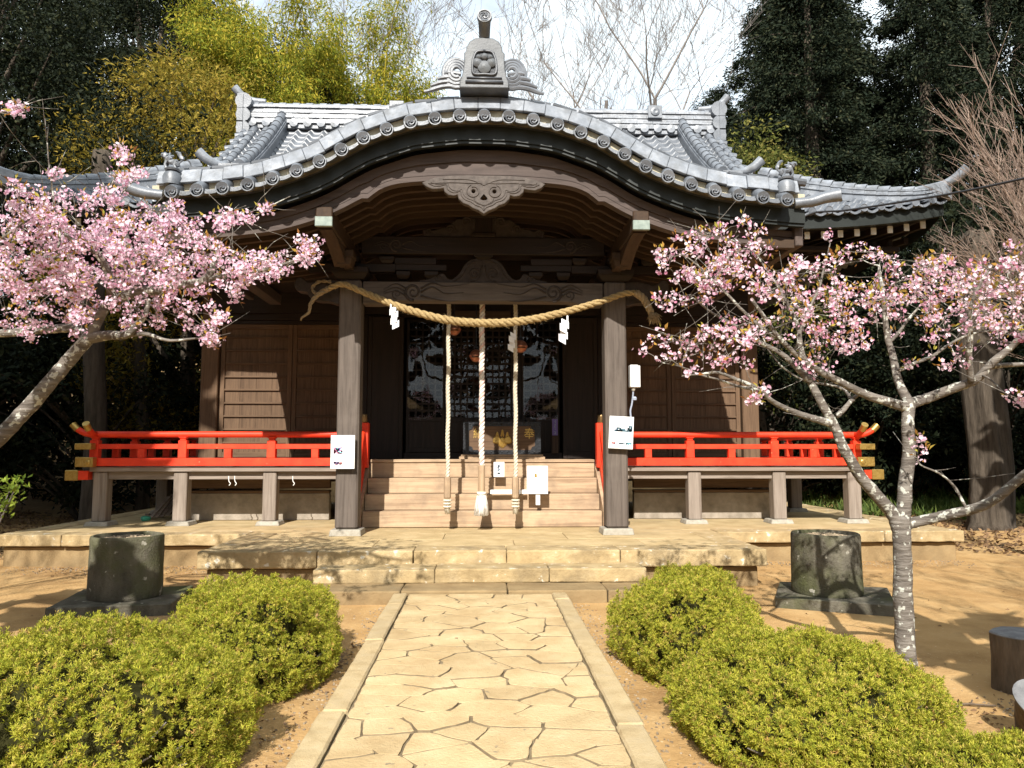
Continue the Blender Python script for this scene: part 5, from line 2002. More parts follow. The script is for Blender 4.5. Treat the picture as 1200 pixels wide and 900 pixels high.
# prayer stick leaning on the doors
t_ = thing('wooden_tag', (1.16, 13.42, 1.4), 'tall narrow wooden board with blue paper strip leaning beside the offering box', 'tablet')
a, b2 = P(646.5, 531, 13.4), P(654, 490.5, 13.4)
mb = MB()
mb.box(a.x, b2.x, 13.38, 13.40, a.z, b2.z)
mb.build('tablet_board', M['rafter_z'], t_, bevel=.003)
mb = MB()
mb.box(a.x + .01, b2.x - .01, 13.374, 13.379, b2.z - .30, b2.z - .01)
mb.build('tablet_paper', M['ink_purple'], t_)
mb = MB()
for u0, u1, v0, v1, _ in blotch(.38, .62, .04, .96, ['x'], 26, .12):
    ww = b2.x - a.x
    mb.box(a.x + u0 * ww, a.x + u1 * ww, 13.371, 13.3735, b2.z - .02 - v1 * .27, b2.z - .02 - v0 * .27)
mb.build('tablet_writing', M['ink_grey'], t_)

# white box with a conduit on the right pillar
a, b2 = P(738, 454, 10.6), P(747, 428, 10.6)
t_ = thing('lamp_box', ((a + b2) / 2), 'tall white plastic box with grey conduit on the side of the right pillar', 'lamp box')
mb = MB()
mb.box(a.x, a.x + .115, 10.54, 10.68, a.z, b2.z)
mb.build('box_cover', M['white_paint'], t_, bevel=.008, seg=2)
mb = MB()
mb.box(a.x + .117, a.x + .145, 10.55, 10.68, a.z, b2.z - .01)
mb.build('box_side', M['white_paint'], t_, bevel=.006)
mb = MB()
mb.lathe([(.022, 0), (.03, .02), (.03, .04), (0, .05)], Matrix.Translation((a.x + .05, 10.6, a.z - .05)), 10)
mb.build('cable_gland', M['base_stone'], t_, smooth='auto')
mb = MB()
mb.tube(smooth([(a.x + .05, 10.6, a.z - .04), (a.x + .045, 10.62, a.z - .14), (a.x + .03, 10.63, a.z - .25), (a.x + .01, 10.63, a.z - .33), (a.x + .015, 10.63, a.z - .42)], 5), .013, 7)
mb.lathe([(.03, 0), (.034, .03), (.02, .05), (0, .05)], Matrix.Translation((a.x + .07, 10.62, a.z - .18)), 10)
mb.build('conduit', M['ink_grey'], t_, smooth='auto')

# power cable slung to the right eave
t_ = thing('power_cable', P(932, 256, 10.9), 'black power cable running from the right roof edge, with a blue connector', 'cable')
mb = MB()
mb.tube(smooth([P(932, 259, 10.9), P(955, 249, 10.8), P(990, 246.5, 10.5), P(1060, 236, 9.8), P(1130, 224, 9.1), P(1200, 209, 8.4), P(1290, 188, 7.6)], 10), .016, 7)
mb.tube(smooth([P(914, 260, 10.9), P(925, 262, 10.9), P(940, 257, 10.9)], 4), .02, 6)
mb.build('cable', M['rubber'], t_, smooth=True)
mb = MB()
c = P(933, 257, 10.88)
mb.lathe([(.02, -.09), (.045, -.07), (.05, .05), (.03, .09), (0, .09)], Matrix.Translation(c) @ Matrix.Rotation(1.2, 4, 'Y'), 12)
mb.build('connector', M['blue'], t_, smooth='auto')

# planks heaped under the left veranda
for i, (px0, py0, px1, py1) in enumerate(((176, 607, 199, 582), (183, 608, 203, 580), (189, 609, 206, 584), (196, 609, 209, 586), (172, 609, 190, 605), (200, 608, 180, 604))):
    Y0 = 13.0 + .06 * i
    mb = MB()
    a, b2 = P(px0, py0, Y0), P(px1, py1, Y0 + .5)
    a.z = max(a.z, TOP + .03 + .012 * i)
    mb.bar(a, b2, .075, .03)
    o = mb.build('plank', M['grey_x'], bevel=.003)
    tag(o, 'short weathered plank in the heap under the left veranda', 'plank', 'planks heaped under the veranda')
mb = MB()
c = P(170, 608.5, 12.9)
c.z = TOP + .035
mb.lathe([(.06, -.035), (.075, 0), (.07, .03), (.03, .045), (0, .045)], Matrix.Translation(c), 12, lambda a, z: 1 + .2 * math.sin(3 * a))
tag(mb.build('plastic_scrap', M['green_plastic'], smooth='auto'), 'small crumpled green plastic scrap beside the planks under the left veranda', 'scrap')

# ------------------------------------------------------------------ tubs and stumps
for cx, cy, rot, lab in ((-3.70, 8.10, .16, ('grey mossy round concrete tub left of the path in front of the platform', 'square worn stone slab under the left round tub')), (3.66, 8.02, -.5, ('round concrete tub with green moss, right of the path behind the cherry trunk', 'square worn stone slab under the mossy right tub'))):
    r0 = .355
    sl = MB()
    Mr = Matrix.Translation((cx + (.0 if cx < 0 else .06), cy - .02, 0)) @ Matrix.Rotation(rot if cx < 0 else -.42, 4, 'Z')
    sl.box(-.56, .56, -.5, .52, -.16, .0, Mr)
    so = sl.build('stone_slab', M['tub'], bevel=.008, seg=1)
    rough_edges(so, .01, 4)
    tag(so, lab[1], 'slab', 'slabs under the two tubs')
    t_ = thing('round_tub', (cx, cy, 0), lab[0], 'tub', 'two round concrete tubs')
    mb = MB()
    wob = lambda a, z: 1 + .012 * math.sin(3 * a + cx) + .008 * math.sin(7 * a + z * 9)
    mb.lathe([(r0 * .98, .0), (r0 * 1.0, .02), (r0 * .99, .3), (r0 * .985, .60), (r0 * .965, .625), (r0 * .90, .628), (r0 * .885, .61), (r0 * .87, .54), (0, .54)], Matrix.Translation((cx, cy, 0)), 48, wob)
    rough_edges(mb.build('tub_body', M['tub'], t_, smooth='auto'), .008, 2)
    mb = MB()
    rg = random.Random(int(cx * 10))
    for i in range(700):
        a, q = rg.uniform(0, 2 * PI), math.sqrt(rg.random()) * .84 * r0
        s_ = rg.uniform(.008, .018)
        z = .545 + .05 * (1 - (q / r0) ** 2) + rg.uniform(0, .012)
        Mx = Matrix.Translation((cx + q * math.cos(a), cy + q * math.sin(a), z)) @ Matrix.Rotation(rg.uniform(0, 6), 4, (rg.random(), rg.random(), 1))
        mb.box(-s_, s_, -s_ * .8, s_ * .8, -s_ * .5, s_ * .5, Mx)
    mb.build('gravel_fill', M['gravel'], t_)

t_ = thing('tree_stump', (3.52, 4.98, -.1), 'short upright log stump with grey cut top at the right edge', 'stump')
mb = MB()
wob = lambda a, z: 1 + .05 * math.sin(2 * a + 1) + .03 * math.sin(5 * a) + .015 * math.sin(11 * a + z * 5)
c = Vector((3.66, 5.1, -.12))
mb.lathe([(.19, 0), (.185, .1), (.178, .22), (.182, .375)], Matrix.Translation(c), 40, wob)
mb.build('stump_bark', M['log'], t_, smooth='auto')
mb = MB()
mb.lathe([(.180, 0), (.182, .012), (.172, .022), (.1, .026), (0, .025)], Matrix.Translation(c + Vector((0, 0, .368))), 40, lambda a, z: wob(a, .4))
mb.build('cut_top', M['log_top'], t_, smooth='auto')
t_ = thing('lying_log', (3.3, 4.1, -.1), 'rough log with a pale ringed cut end, cropped by the lower right corner', 'log')
mb = MB()
c0 = P(1213, 830, 4.15)
mb.tube([c0 + Vector((0, -.02, .06)), c0 + Vector((.10, .12, -.1)), c0 + Vector((.22, .3, -.3))], [.105, .11, .1], 22, jit=.06)
mb.build('log_body', M['log'], t_, smooth='auto')
mb = MB()
mb.lathe([(.112, -.01), (.112, .01), (.09, .016), (.07, .010), (.05, .016), (0, .014)], Matrix.Translation(c0 + Vector((-.005, -.03, .065))) @ Vector((-.35, -.5, .6)).to_track_quat('Z', 'Y').to_matrix().to_4x4(), 26, lambda a, z: 1 + .06 * math.sin(3 * a))
mb.build('cut_end', M['log_top'], t_, smooth='auto')

# ------------------------------------------------------------------ plants
import numpy as np


def np_mesh(name, co, quads, mat, parent=None, smooth=False):
    me = bpy.data.meshes.new(name)
    n_, f_ = len(co), len(quads)
    k = quads.shape[1]
    me.vertices.add(n_)
    me.vertices.foreach_set('co', co.astype(np.float32).ravel())
    me.loops.add(f_ * k)
    me.loops.foreach_set('vertex_index', quads.astype(np.int32).ravel())
    me.polygons.add(f_)
    me.polygons.foreach_set('loop_start', np.arange(0, f_ * k, k, dtype=np.int32))
    me.materials.append(mat)
    me.update(calc_edges=True)
    o = bpy.data.objects.new(name, me)
    COL.objects.link(o)
    if parent:
        attach(o, parent)
    return o


def unit(a):
    return a / np.maximum(np.linalg.norm(a, axis=1, keepdims=True), 1e-9)


def leaf_quads(rg, pos, d, size, width, bend=.15):
    """one kite-shaped leaf per position, pointing along d"""
    n_ = len(pos)
    d = unit(d)
    s_ = unit(np.cross(d, unit(rg.normal(size=(n_, 3)))))
    nn = np.cross(d, s_)
    L_ = (size * rg.uniform(.65, 1.25, n_))[:, None]
    W_ = L_ * width
    b = pos
    l = pos + d * L_ * .45 + s_ * W_ * .5 + nn * L_ * bend
    t = pos + d * L_
    r = pos + d * L_ * .45 - s_ * W_ * .5 + nn * L_ * bend
    co = np.stack([b, r, t, l], 1).reshape(-1, 3)
    return co, np.arange(n_ * 4).reshape(-1, 4)


def fans(rg, pos, d, size, width, nb, spread, cup=None):
    """sprigs or flowers: nb kites that share their base vertex"""
    n_ = len(pos)
    d = unit(d)
    ref = unit(np.cross(d, unit(rg.normal(size=(n_, 3)))))
    ref2 = np.cross(d, ref)
    L_ = (size * rg.uniform(.7, 1.25, n_))[:, None]
    co = np.zeros((n_, 1 + 3 * nb, 3))
    co[:, 0] = pos
    for k in range(nb):
        a = 2 * np.pi * (k + rg.uniform(-.2, .2, n_)[:, None]) / nb
        out = ref * np.cos(a) + ref2 * np.sin(a)
        side = -ref * np.sin(a) + ref2 * np.cos(a)
        sp = spread * rg.uniform(.6, 1.3, n_)[:, None] if cup is None else cup
        dd = unit(d + out * sp)
        co[:, 1 + 3 * k] = pos + dd * L_ * .55 + side * L_ * width * .5
        co[:, 2 + 3 * k] = pos + dd * L_ * (1 if cup is None else 1) + d * L_ * (0 if cup is None else -.10)
        co[:, 3 + 3 * k] = pos + dd * L_ * .55 - side * L_ * width * .5
    q = np.array([[0, 3 + 3 * k, 2 + 3 * k, 1 + 3 * k] for k in range(nb)])
    quads = (np.arange(n_)[:, None, None] * (1 + 3 * nb) + q[None]).reshape(-1, 4)
    return co.reshape(-1, 3), quads


# clipped juniper bushes
def bush(cx, cy, rx, ry, zt, seed, n_, label, grp='clipped juniper bushes beside the path'):
    rg = np.random.default_rng(seed)
    t_ = thing('juniper_bush', (cx, cy, -.1), label, 'bush', grp)
    z0 = -.10
    rz = zt - z0

    def radial(d):
        e = 2.5
        k = (abs(d[0] / rx) ** e + abs(d[1] / ry) ** e + abs(d[2] / rz) ** e) ** (-1 / e)
        p = d * k
        nz_ = noise.noise((p[0] * 2.2 + seed, p[1] * 2.2, p[2] * 2.2)) * .11 + noise.noise((p[0] * 5 + seed, p[1] * 5, p[2] * 5)) * .06 + noise.noise((p[0] * 13 + seed, p[1] * 13, p[2] * 13)) * .045
        under = 1 - .16 * max(0, .28 - d[2]) / .28
        return k * (1 + nz_ / max(.5, min(rx, ry))) * under

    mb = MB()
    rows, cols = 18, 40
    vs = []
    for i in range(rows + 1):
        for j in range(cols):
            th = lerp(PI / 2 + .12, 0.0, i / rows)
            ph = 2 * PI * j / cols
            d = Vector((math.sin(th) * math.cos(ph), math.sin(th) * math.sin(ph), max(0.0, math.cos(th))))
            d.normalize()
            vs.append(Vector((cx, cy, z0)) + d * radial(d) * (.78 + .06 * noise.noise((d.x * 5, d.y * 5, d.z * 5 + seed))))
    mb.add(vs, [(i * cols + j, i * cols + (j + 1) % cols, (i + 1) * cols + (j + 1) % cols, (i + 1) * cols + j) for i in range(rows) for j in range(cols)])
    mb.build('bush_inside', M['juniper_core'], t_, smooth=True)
    tc_, tn_ = [], []
    nt_ = n_ // 4
    while len(tc_) < nt_:
        v = rg.normal(size=3)
        v[2] = abs(v[2])
        v[0] *= rx
        v[1] *= ry
        v[2] *= rz
        v /= np.linalg.norm(v)
        gap = noise.noise((v[0] * 5 + seed * 3, v[1] * 5, v[2] * 5))
        k = radial(v) * (1 - .10 * rg.random() ** 2) * (1 - .17 * min(1, max(0, gap - .22) / .2))
        tc_.append((cx + v[0] * k, cy + v[1] * k, z0 + v[2] * k - .02))
        nv = np.array((v[0] / rx, v[1] / ry, v[2] / rz))
        nv /= np.linalg.norm(nv)
        nv = nv + np.array((0, 0, .5)) + rg.normal(size=3) * .4
        tn_.append(nv / np.linalg.norm(nv))
    tc_, tn_ = np.array(tc_), np.array(tn_)
    idx = np.repeat(np.arange(nt_), 15)
    u = rg.random(len(idx))[:, None]
    pos = tc_[idx] + tn_[idx] * (u * .06 - .03) + rg.normal(size=(len(idx), 3)) * .015 * (1.25 - u)
    dr = tn_[idx] + rg.normal(size=(len(idx), 3)) * .55
    co, q = fans(rg, pos, dr, .021, .22, 4, .8)
    np_mesh('sprigs', co, q, M['juniper'], t_)
    mb = MB()
    for i in range(26):
        a = rg.uniform(0, 2 * PI)
        v = Vector((math.cos(a), math.sin(a), rg.uniform(.05, .5)))
        v.normalize()
        k = radial(v) * rg.uniform(.9, 1.02)
        p = Vector((cx, cy, z0)) + v * k
        b0 = Vector((cx + v.x * k * .5, cy + v.y * k * .5, z0 + .05))
        mb.tube([b0, lerp(b0, p, .6) + Vector((0, 0, -.03)), p], [.012, .008, .003], 5)
    mb.build('stems', M['bark_bare'], t_)
    return t_


bush(-2.15, 4.15, .98, .80, .56, 1, 15000, 'broad low juniper bush cropped by the lower left corner')
bush(-1.62, 5.62, .555, .90, .60, 2, 12500, 'taller rounded juniper bush left of the path, just in front of the steps')
bush(1.56, 5.72, .53, .88, .57, 3, 12500, 'upright rounded juniper bush right of the path, just in front of the steps')
bush(1.82, 4.30, .73, .76, .43, 4, 14500, 'broad low juniper bush with bare twigs inside, in front of the cherry trunk')
bush(2.25, 3.30, .58, .45, .20, 5, 7000, 'small low juniper bush just showing at the bottom right of the picture')


# cherry trees: limbs drawn by hand, twigs grown to the flower clusters
def cherry(name, loc, label, limbs, clusters, seed, petal, flowers_per, leaves_per, Ymid, tip_r=.004):
    rg = np.random.default_rng(seed)
    rp_ = random.Random(seed)
    t_ = thing(name, loc, label, 'cherry tree')
    mb = MB()
    nodes_ = []
    for pts, r0, r1 in limbs:
        q = smooth([P(*p) for p in pts], 7)
        wob_ = [v + Vector((noise.noise(v * 4), noise.noise(v * 4 + Vector((9, 0, 0))), noise.noise(v * 4 + Vector((0, 9, 0))))) * .02 for v in q]
        wob_[0] = q[0]
        n_ = len(wob_)
        rad = [lerp(r0, r1, k / (n_ - 1)) * (1 + .10 * noise.noise((k * .9, seed, 0))) for k in range(n_)]
        mb.tube(wob_, rad, 12 if r0 > .04 else 7, jit=.03)
        for k in range(2, n_):
            if rad[k] < .075:
                nodes_.append((wob_[k], rad[k]))
    mb.build('trunk', M['bark_cherry'], t_, smooth=True)
    targets = []
    for cx, cy, rx, ry, n_, dy in clusters:
        for i in range(n_):
            a, q = rp_.uniform(0, 2 * PI), math.sqrt(rp_.random())
            targets.append(P(cx + rx * q * math.cos(a), cy + ry * q * math.sin(a), Ymid + dy + rp_.uniform(-.75, .75)))
    arr = np.array([tuple(p) for p, _ in nodes_])
    rads = [r for _, r in nodes_]
    order = sorted(range(len(targets)), key=lambda i: float(np.min(np.linalg.norm(arr - np.array(targets[i]), axis=1))))
    tw = MB()
    for i in order:
        p = targets[i]
        dist = np.linalg.norm(arr - np.array(tuple(p)), axis=1)
        j = int(np.argmin(dist))
        a = Vector(arr[j])
        L_ = (p - a).length
        if L_ < .03:
            continue
        m1 = lerp(a, p, .35) + Vector((rp_.uniform(-1, 1), rp_.uniform(-1, 1), rp_.uniform(-.6, .9))) * L_ * .10
        m2 = lerp(a, p, .7) + Vector((rp_.uniform(-1, 1), rp_.uniform(-1, 1), rp_.uniform(-.6, .9))) * L_ * .10
        pts = smooth([a, m1, m2, p + (p - m2) * .25], 3)
        r0 = min(rads[j] * .75, .005 + .011 * L_)
        n_ = len(pts)
        tw.tube(pts, [lerp(r0, .0022, k / (n_ - 1)) for k in range(n_)], 5, jit=.08)
        extra = [tuple(q) for q in pts[2::2]]
        arr = np.vstack([arr, np.array(extra)])
        rads += [lerp(r0, .003, k / max(1, len(extra))) for k in range(len(extra))]
    for i in range(230):
        k = rp_.randrange(len(rads))
        if rads[k] > .03:
            continue
        a = Vector(arr[k])
        d = Vector((rp_.uniform(-1, 1), rp_.uniform(-.8, .8), rp_.uniform(-.5, 1.0))).normalized()
        L_ = rp_.uniform(.12, .42)
        tw.tube([a, a + d * L_ * .5 + Vector((0, 0, rp_.uniform(-.02, .03))), a + d * L_], [.003, .0022, .0012], 4)
    tw.build('twigs', M['bark_cherry'], t_, smooth=True)
    tg = np.array([tuple(p) for p in targets])
    n_ = len(tg)
    cnt = np.maximum(2, rg.poisson(flowers_per, n_))
    idx = np.repeat(np.arange(n_), cnt)
    off = unit(rg.normal(size=(len(idx), 3))) * (.055 * rg.random(len(idx)) ** .45)[:, None]
    off *= np.array((1.15, 1.15, .85))
    pos = tg[idx] + off
    d = off + np.array((0, -.02, -.006)) + rg.normal(size=off.shape) * .03
    co, q = fans(rg, pos, d, .0165, .95, 5, 0, 1.35)
    np_mesh('blossoms', co, q, M[petal], t_)
    cnt = rg.poisson(leaves_per, n_)
    idx = np.repeat(np.arange(n_), cnt)
    off = unit(rg.normal(size=(len(idx), 3)) + np.array((0, 0, .5)))
    pos = tg[idx] + off * .04
    co, q = leaf_quads(rg, pos, off + np.array((0, 0, .4)), .043, .42)
    np_mesh('young_leaves', co, q, M['young_leaf'], t_)
    return t_


Y = 5.3
R_limbs = [
    ([(1063, 806, Y), (1062, 770, Y), (1058, 700, Y), (1058, 650, Y), (1056, 606, Y)], 0.0707, 0.0578),
    ([(1056, 625, Y), (1044, 600, Y), (1020, 572, Y - .05), (990, 528, Y - .1), (976, 496, Y - .1), (957, 462, Y - .1), (942, 425, Y - .05), (936, 385, Y)], 0.0508, 0.0170),
    ([(1056, 618, Y), (1060, 580, Y), (1063, 540, Y + .05), (1065, 500, Y + .05), (1066, 468, Y + .1)], 0.0508, 0.0408),
    ([(1068, 478, Y + .1), (1050, 473, Y + .05), (1020, 466, Y), (985, 448, Y - .1), (950, 428, Y - .2), (915, 398, Y - .3), (882, 350, Y - .4)], 0.0410, 0.0110),
    ([(1066, 472, Y + .1), (1052, 438, Y + .2), (1041, 400, Y + .3), (1034, 350, Y + .3), (1030, 310, Y + .4)], 0.0369, 0.0102),
    ([(1064, 474, Y + .1), (1090, 466, Y + .1), (1120, 455, Y), (1145, 444, Y - .1), (1165, 424, Y - .15), (1190, 402, Y - .2), (1225, 360, Y - .3)], 0.0410, 0.0187),
    ([(1138, 447, Y - .1), (1135, 415, Y - .2), (1136, 380, Y - .3), (1142, 350, Y - .35), (1158, 318, Y - .4)], 0.0246, 0.0068),
    ([(1160, 430, Y - .1), (1185, 428, Y), (1230, 430, Y + .1)], 0.0205, 0.0127),
    ([(1054, 616, Y), (1075, 612, Y), (1105, 606, Y - .1), (1140, 596, Y - .25), (1170, 580, Y - .35), (1215, 545, Y - .5)], 0.0410, 0.0298),
    ([(1136, 597, Y - .25), (1118, 572, Y - .2), (1100, 556, Y - .2), (1078, 545, Y - .2), (1074, 530, Y - .2)], 0.0107, 0.0034),
    ([(975, 497, Y - .1), (950, 490, Y - .15), (920, 478, Y - .2), (893, 460, Y - .3), (845, 436, Y - .4), (800, 446 - 4, Y - .5)], 0.0295, 0.0051),
    ([(981, 487, Y - .1), (1000, 470, Y), (1014, 458, Y + .1)], 0.0213, 0.0102),
    ([(950, 448, Y - .1), (915, 415, Y - .1), (880, 395, Y - .1), (845, 372, Y - .1), (812, 350, Y - .1)], 0.0230, 0.0051),
    ([(936, 388, Y), (925, 360, Y), (905, 325, Y + .05), (880, 290, Y + .1)], 0.0180, 0.0051),
    ([(936, 392, Y), (950, 360, Y + .1), (965, 320, Y + .2), (972, 285, Y + .2)], 0.0164, 0.0043),
    ([(893, 460, Y - .3), (868, 452, Y - .4), (830, 440, Y - .45), (775, 425, Y - .5)], 0.0131, 0.0034),
    ([(1041, 402, Y + .3), (1070, 370, Y + .4), (1095, 340, Y + .4)], 0.0148, 0.0051),
    ([(1050, 435, Y + .2), (1085, 420, Y + .3), (1130, 395, Y + .4), (1180, 385, Y + .4)], 0.0164, 0.0051),
    ([(1000, 470, Y), (985, 455, Y + .2), (940, 445, Y + .3), (900, 410, Y + .4)], 0.0131, 0.0051),
    ([(915, 398, Y - .3), (880, 375, Y - .3), (840, 330, Y - .3), (800, 300, Y - .3)], 0.0148, 0.0043),
]
R_cl = [(825, 305, 58, 36, 40, 0), (890, 315, 55, 38, 36, 0), (800, 345, 34, 26, 12, -.1), (950, 335, 45, 34, 27, 0), (1005, 355, 48, 30, 27, .1), (1060, 340, 50, 34, 35, .1), (1115, 330, 55, 36, 42, 0), (1175, 345, 45, 44, 38, 0),
        (1140, 385, 62, 24, 25, 0), (1010, 395, 60, 20, 17, .1), (920, 385, 50, 26, 16, 0), (850, 385, 45, 22, 15, -.2), (785, 408, 34, 22, 12, -.3), (840, 428, 40, 12, 7, -.3), (885, 462, 14, 8, 4, -.3), (1193, 462, 9, 10, 4, -.2),
        (1078, 528, 10, 16, 4, -.2), (870, 268, 40, 12, 7, .1), (985, 292, 26, 20, 7, .2), (1040, 296, 20, 12, 4, .3), (960, 430, 40, 16, 8, 0), (1100, 420, 40, 14, 7, .1), (1190, 300, 14, 16, 6, .1)]
cherry('cherry_tree', (2.98, 5.3, -.11), 'pink cherry tree with forked lichen-spotted trunk on the right', R_limbs, R_cl, 31, 'petal_deep', 12.0, 3.4, Y)
YL = 6.0
L_limbs = [
    ([(-190, 790, YL), (-120, 660, YL), (-60, 572, YL), (0, 512, YL), (40, 468, YL), (75, 428, YL), (106, 393, YL)], .072, .05),
    ([(104, 396, YL), (120, 366, YL - .05), (136, 338, YL - .1), (146, 312, YL - .1), (150, 290, YL - .1)], .042, .018),
    ([(132, 348, YL - .1), (150, 346, YL - .1), (180, 340, YL - .15), (215, 334, YL - .2), (240, 326, YL - .3), (252, 305, YL - .3), (256, 285, YL - .3)], .05, .018),
    ([(240, 328, YL - .3), (270, 322, YL - .3), (310, 316, YL - .4), (345, 304, YL - .5), (368, 292, YL - .5)], .022, .005),
    ([(132, 350, YL - .1), (126, 318, YL - .3), (112, 296, YL - .4), (92, 286, YL - .5), (74, 274, YL - .6)], .036, .012),
    ([(158, 345, YL - .1), (172, 318, YL - .2), (190, 302, YL - .3), (215, 288, YL - .3)], .026, .007),
    ([(106, 396, YL), (128, 393, YL - .1), (150, 390, YL - .2), (170, 372, YL - .2), (176, 352, YL - .2)], .045, .015),
    ([(140, 392, YL - .1), (168, 392, YL - .2), (200, 399, YL - .3), (250, 396, YL - .3)], .022, .006),
    ([(106, 398, YL), (86, 384, YL + .1), (50, 386, YL + .2), (0, 390, YL + .3), (-60, 388, YL + .4)], .04, .03),
    ([(150, 300, YL - .1), (146, 270, YL), (128, 240, YL + .1), (120, 215, YL + .1)], .02, .005),
    ([(-60, 388, YL + .4), (-74, 368, YL + .4), (-60, 350, YL + .4), (-20, 325, YL + .3), (30, 305, YL + .2), (70, 302, YL + .1)], .03, .01),
    ([(-60, 388, YL + .4), (-84, 358, YL), (-60, 330, YL - .3), (-10, 290, YL - .4), (30, 260, YL - .5)], .026, .008),
    ([(-60, 388, YL + .4), (-100, 300, YL), (-92, 200, YL - .5), (-60, 140, YL - .8), (-20, 134, YL - .8), (10, 130, YL - .8), (30, 131, YL - .8)], .014, .004),
    ([(68, 290, YL - .5), (66, 250, YL - .5), (58, 190, YL - .5), (54, 140, YL - .5)], .009, .003),
    ([(120, 240, YL + .1), (138, 200, YL), (145, 160, YL)], .008, .003),
    ([(130, 245, YL + .1), (150, 220, YL + .1), (178, 196, YL + .1)], .008, .003),
    ([(235, 285, YL - .3), (280, 262, YL - .5), (320, 242, YL - .6), (342, 230, YL - .6)], .008, .003),
    ([(-60, 388, YL + .4), (-80, 340, YL + .2), (-60, 310, YL), (-10, 320, YL), (60, 340, YL - .1), (110, 335, YL - .1)], .03, .012),
]
L_cl = [(25, 255, 45, 42, 48, 0), (85, 258, 48, 34, 52, 0), (35, 310, 50, 36, 52, 0), (100, 305, 50, 34, 52, 0), (155, 275, 42, 32, 41, 0), (205, 285, 42, 32, 40, -.1), (165, 320, 48, 26, 36, 0), (220, 320, 45, 26, 32, -.1), (270, 312, 36, 20, 22, -.3), (318, 308, 28, 18, 17, -.4), (356, 294, 20, 16, 13, -.4),
        (262, 268, 18, 24, 12, -.3), (280, 343, 16, 10, 7, -.4), (60, 355, 58, 28, 38, 0), (20, 385, 25, 10, 7, .2), (110, 350, 40, 24, 22, 0), (185, 365, 40, 22, 21, -.1), (240, 372, 22, 24, 13, -.2), (245, 402, 14, 8, 7, -.2), (95, 392, 8, 5, 3, 0), (36, 392, 14, 5, 3, .2), (10, 130, 16, 6, 6, -.8), (145, 178, 8, 12, 7, 0), (140, 205, 12, 10, 6, 0), (160, 206, 8, 6, 4, .1),
        (66, 205, 5, 6, 3, -.5), (124, 232, 30, 12, 9, 0), (310, 244, 6, 5, 3, -.6), (288, 256, 10, 5, 3, -.5), (195, 245, 26, 12, 7, 0), (5, 345, 20, 18, 10, .1), (150, 385, 16, 8, 4, -.1)]
cherry('cherry_tree', (-5.4, 6.0, -.11), 'dense pale pink cherry tree leaning in from the left edge', L_limbs, L_cl, 32, 'petal', 17.0, 2.4, YL)


# forest trees
def broadleaf(name, h, r, seed, nclump, nleaf, size, width, mat, bark='bark', base=.12, squash=1.0, tilt=.5, clump=(.55, 1.05)):
    """a trunk with limbs, and a crown of leaf clumps spread through its volume; base at the origin"""
    rg = np.random.default_rng(seed)
    rp_ = random.Random(seed)
    t_ = bpy.data.objects.new(name, None)
    COL.objects.link(t_)
    mb = MB()
    tr_ = smooth([(0, 0, -.5), (.1, .05, h * .2), (-.08, .1, h * .5), (.1, 0, h * .85)], 5)
    n_ = len(tr_)
    mb.tube(tr_, [lerp(h * .024, .03, k / n_) for k in range(n_)], 9, jit=.06)
    cs = []
    for i in range(nclump):
        v = rg.normal(size=3)
        v /= np.linalg.norm(v)
        q = rg.uniform(.45, 1.0) ** .5
        zc = h * lerp(base, 1.0, .5 + .5 * v[2] * q)
        tz = (zc / h - base) / (1 - base)
        prof = (math.sin(PI * min(1, max(0, .10 + .86 * tz))) ** .6) * squash
        rad = r * prof * math.hypot(v[0], v[1]) / max(.3, math.sqrt(1 - v[2] ** 2 * .6)) * q
        a = math.atan2(v[1], v[0])
        rad *= 1 + .25 * noise.noise((math.cos(a) * 1.5, math.sin(a) * 1.5, tz * 3 + seed))
        cs.append((rad * math.cos(a), rad * math.sin(a), zc))
    for c in cs[::max(1, nclump // 28)]:
        k = min(n_ - 1, int(n_ * max(.1, (c[2] / h - .18))))
        s0 = tr_[k]
        e = Vector(c)
        mb.tube(smooth([s0, lerp(s0, e, .5) + Vector((0, 0, .3)), e], 4), [lerp(h * .008, .012, q / 8) for q in range(9)], 6)
    mb.build('trunk', M[bark], t_, smooth=True)
    cs = np.array(cs)
    idx = np.repeat(np.arange(nclump), nleaf)
    cr_ = rg.uniform(clump[0], clump[1], nclump)
    off = unit(rg.normal(size=(len(idx), 3))) * (rg.random(len(idx)) ** .5)[:, None] * cr_[idx][:, None]
    off[:, 2] *= .62
    pos = cs[idx] + off
    out = pos.copy()
    out[:, 2] *= 0
    d = unit(out) * .7 + rg.normal(size=off.shape) * .7 + np.array((0, 0, -tilt)) + off * .5
    co, q = leaf_quads(rg, pos, d, size, width)
    np_mesh('crown', co, q, M[mat], t_)
    return t_


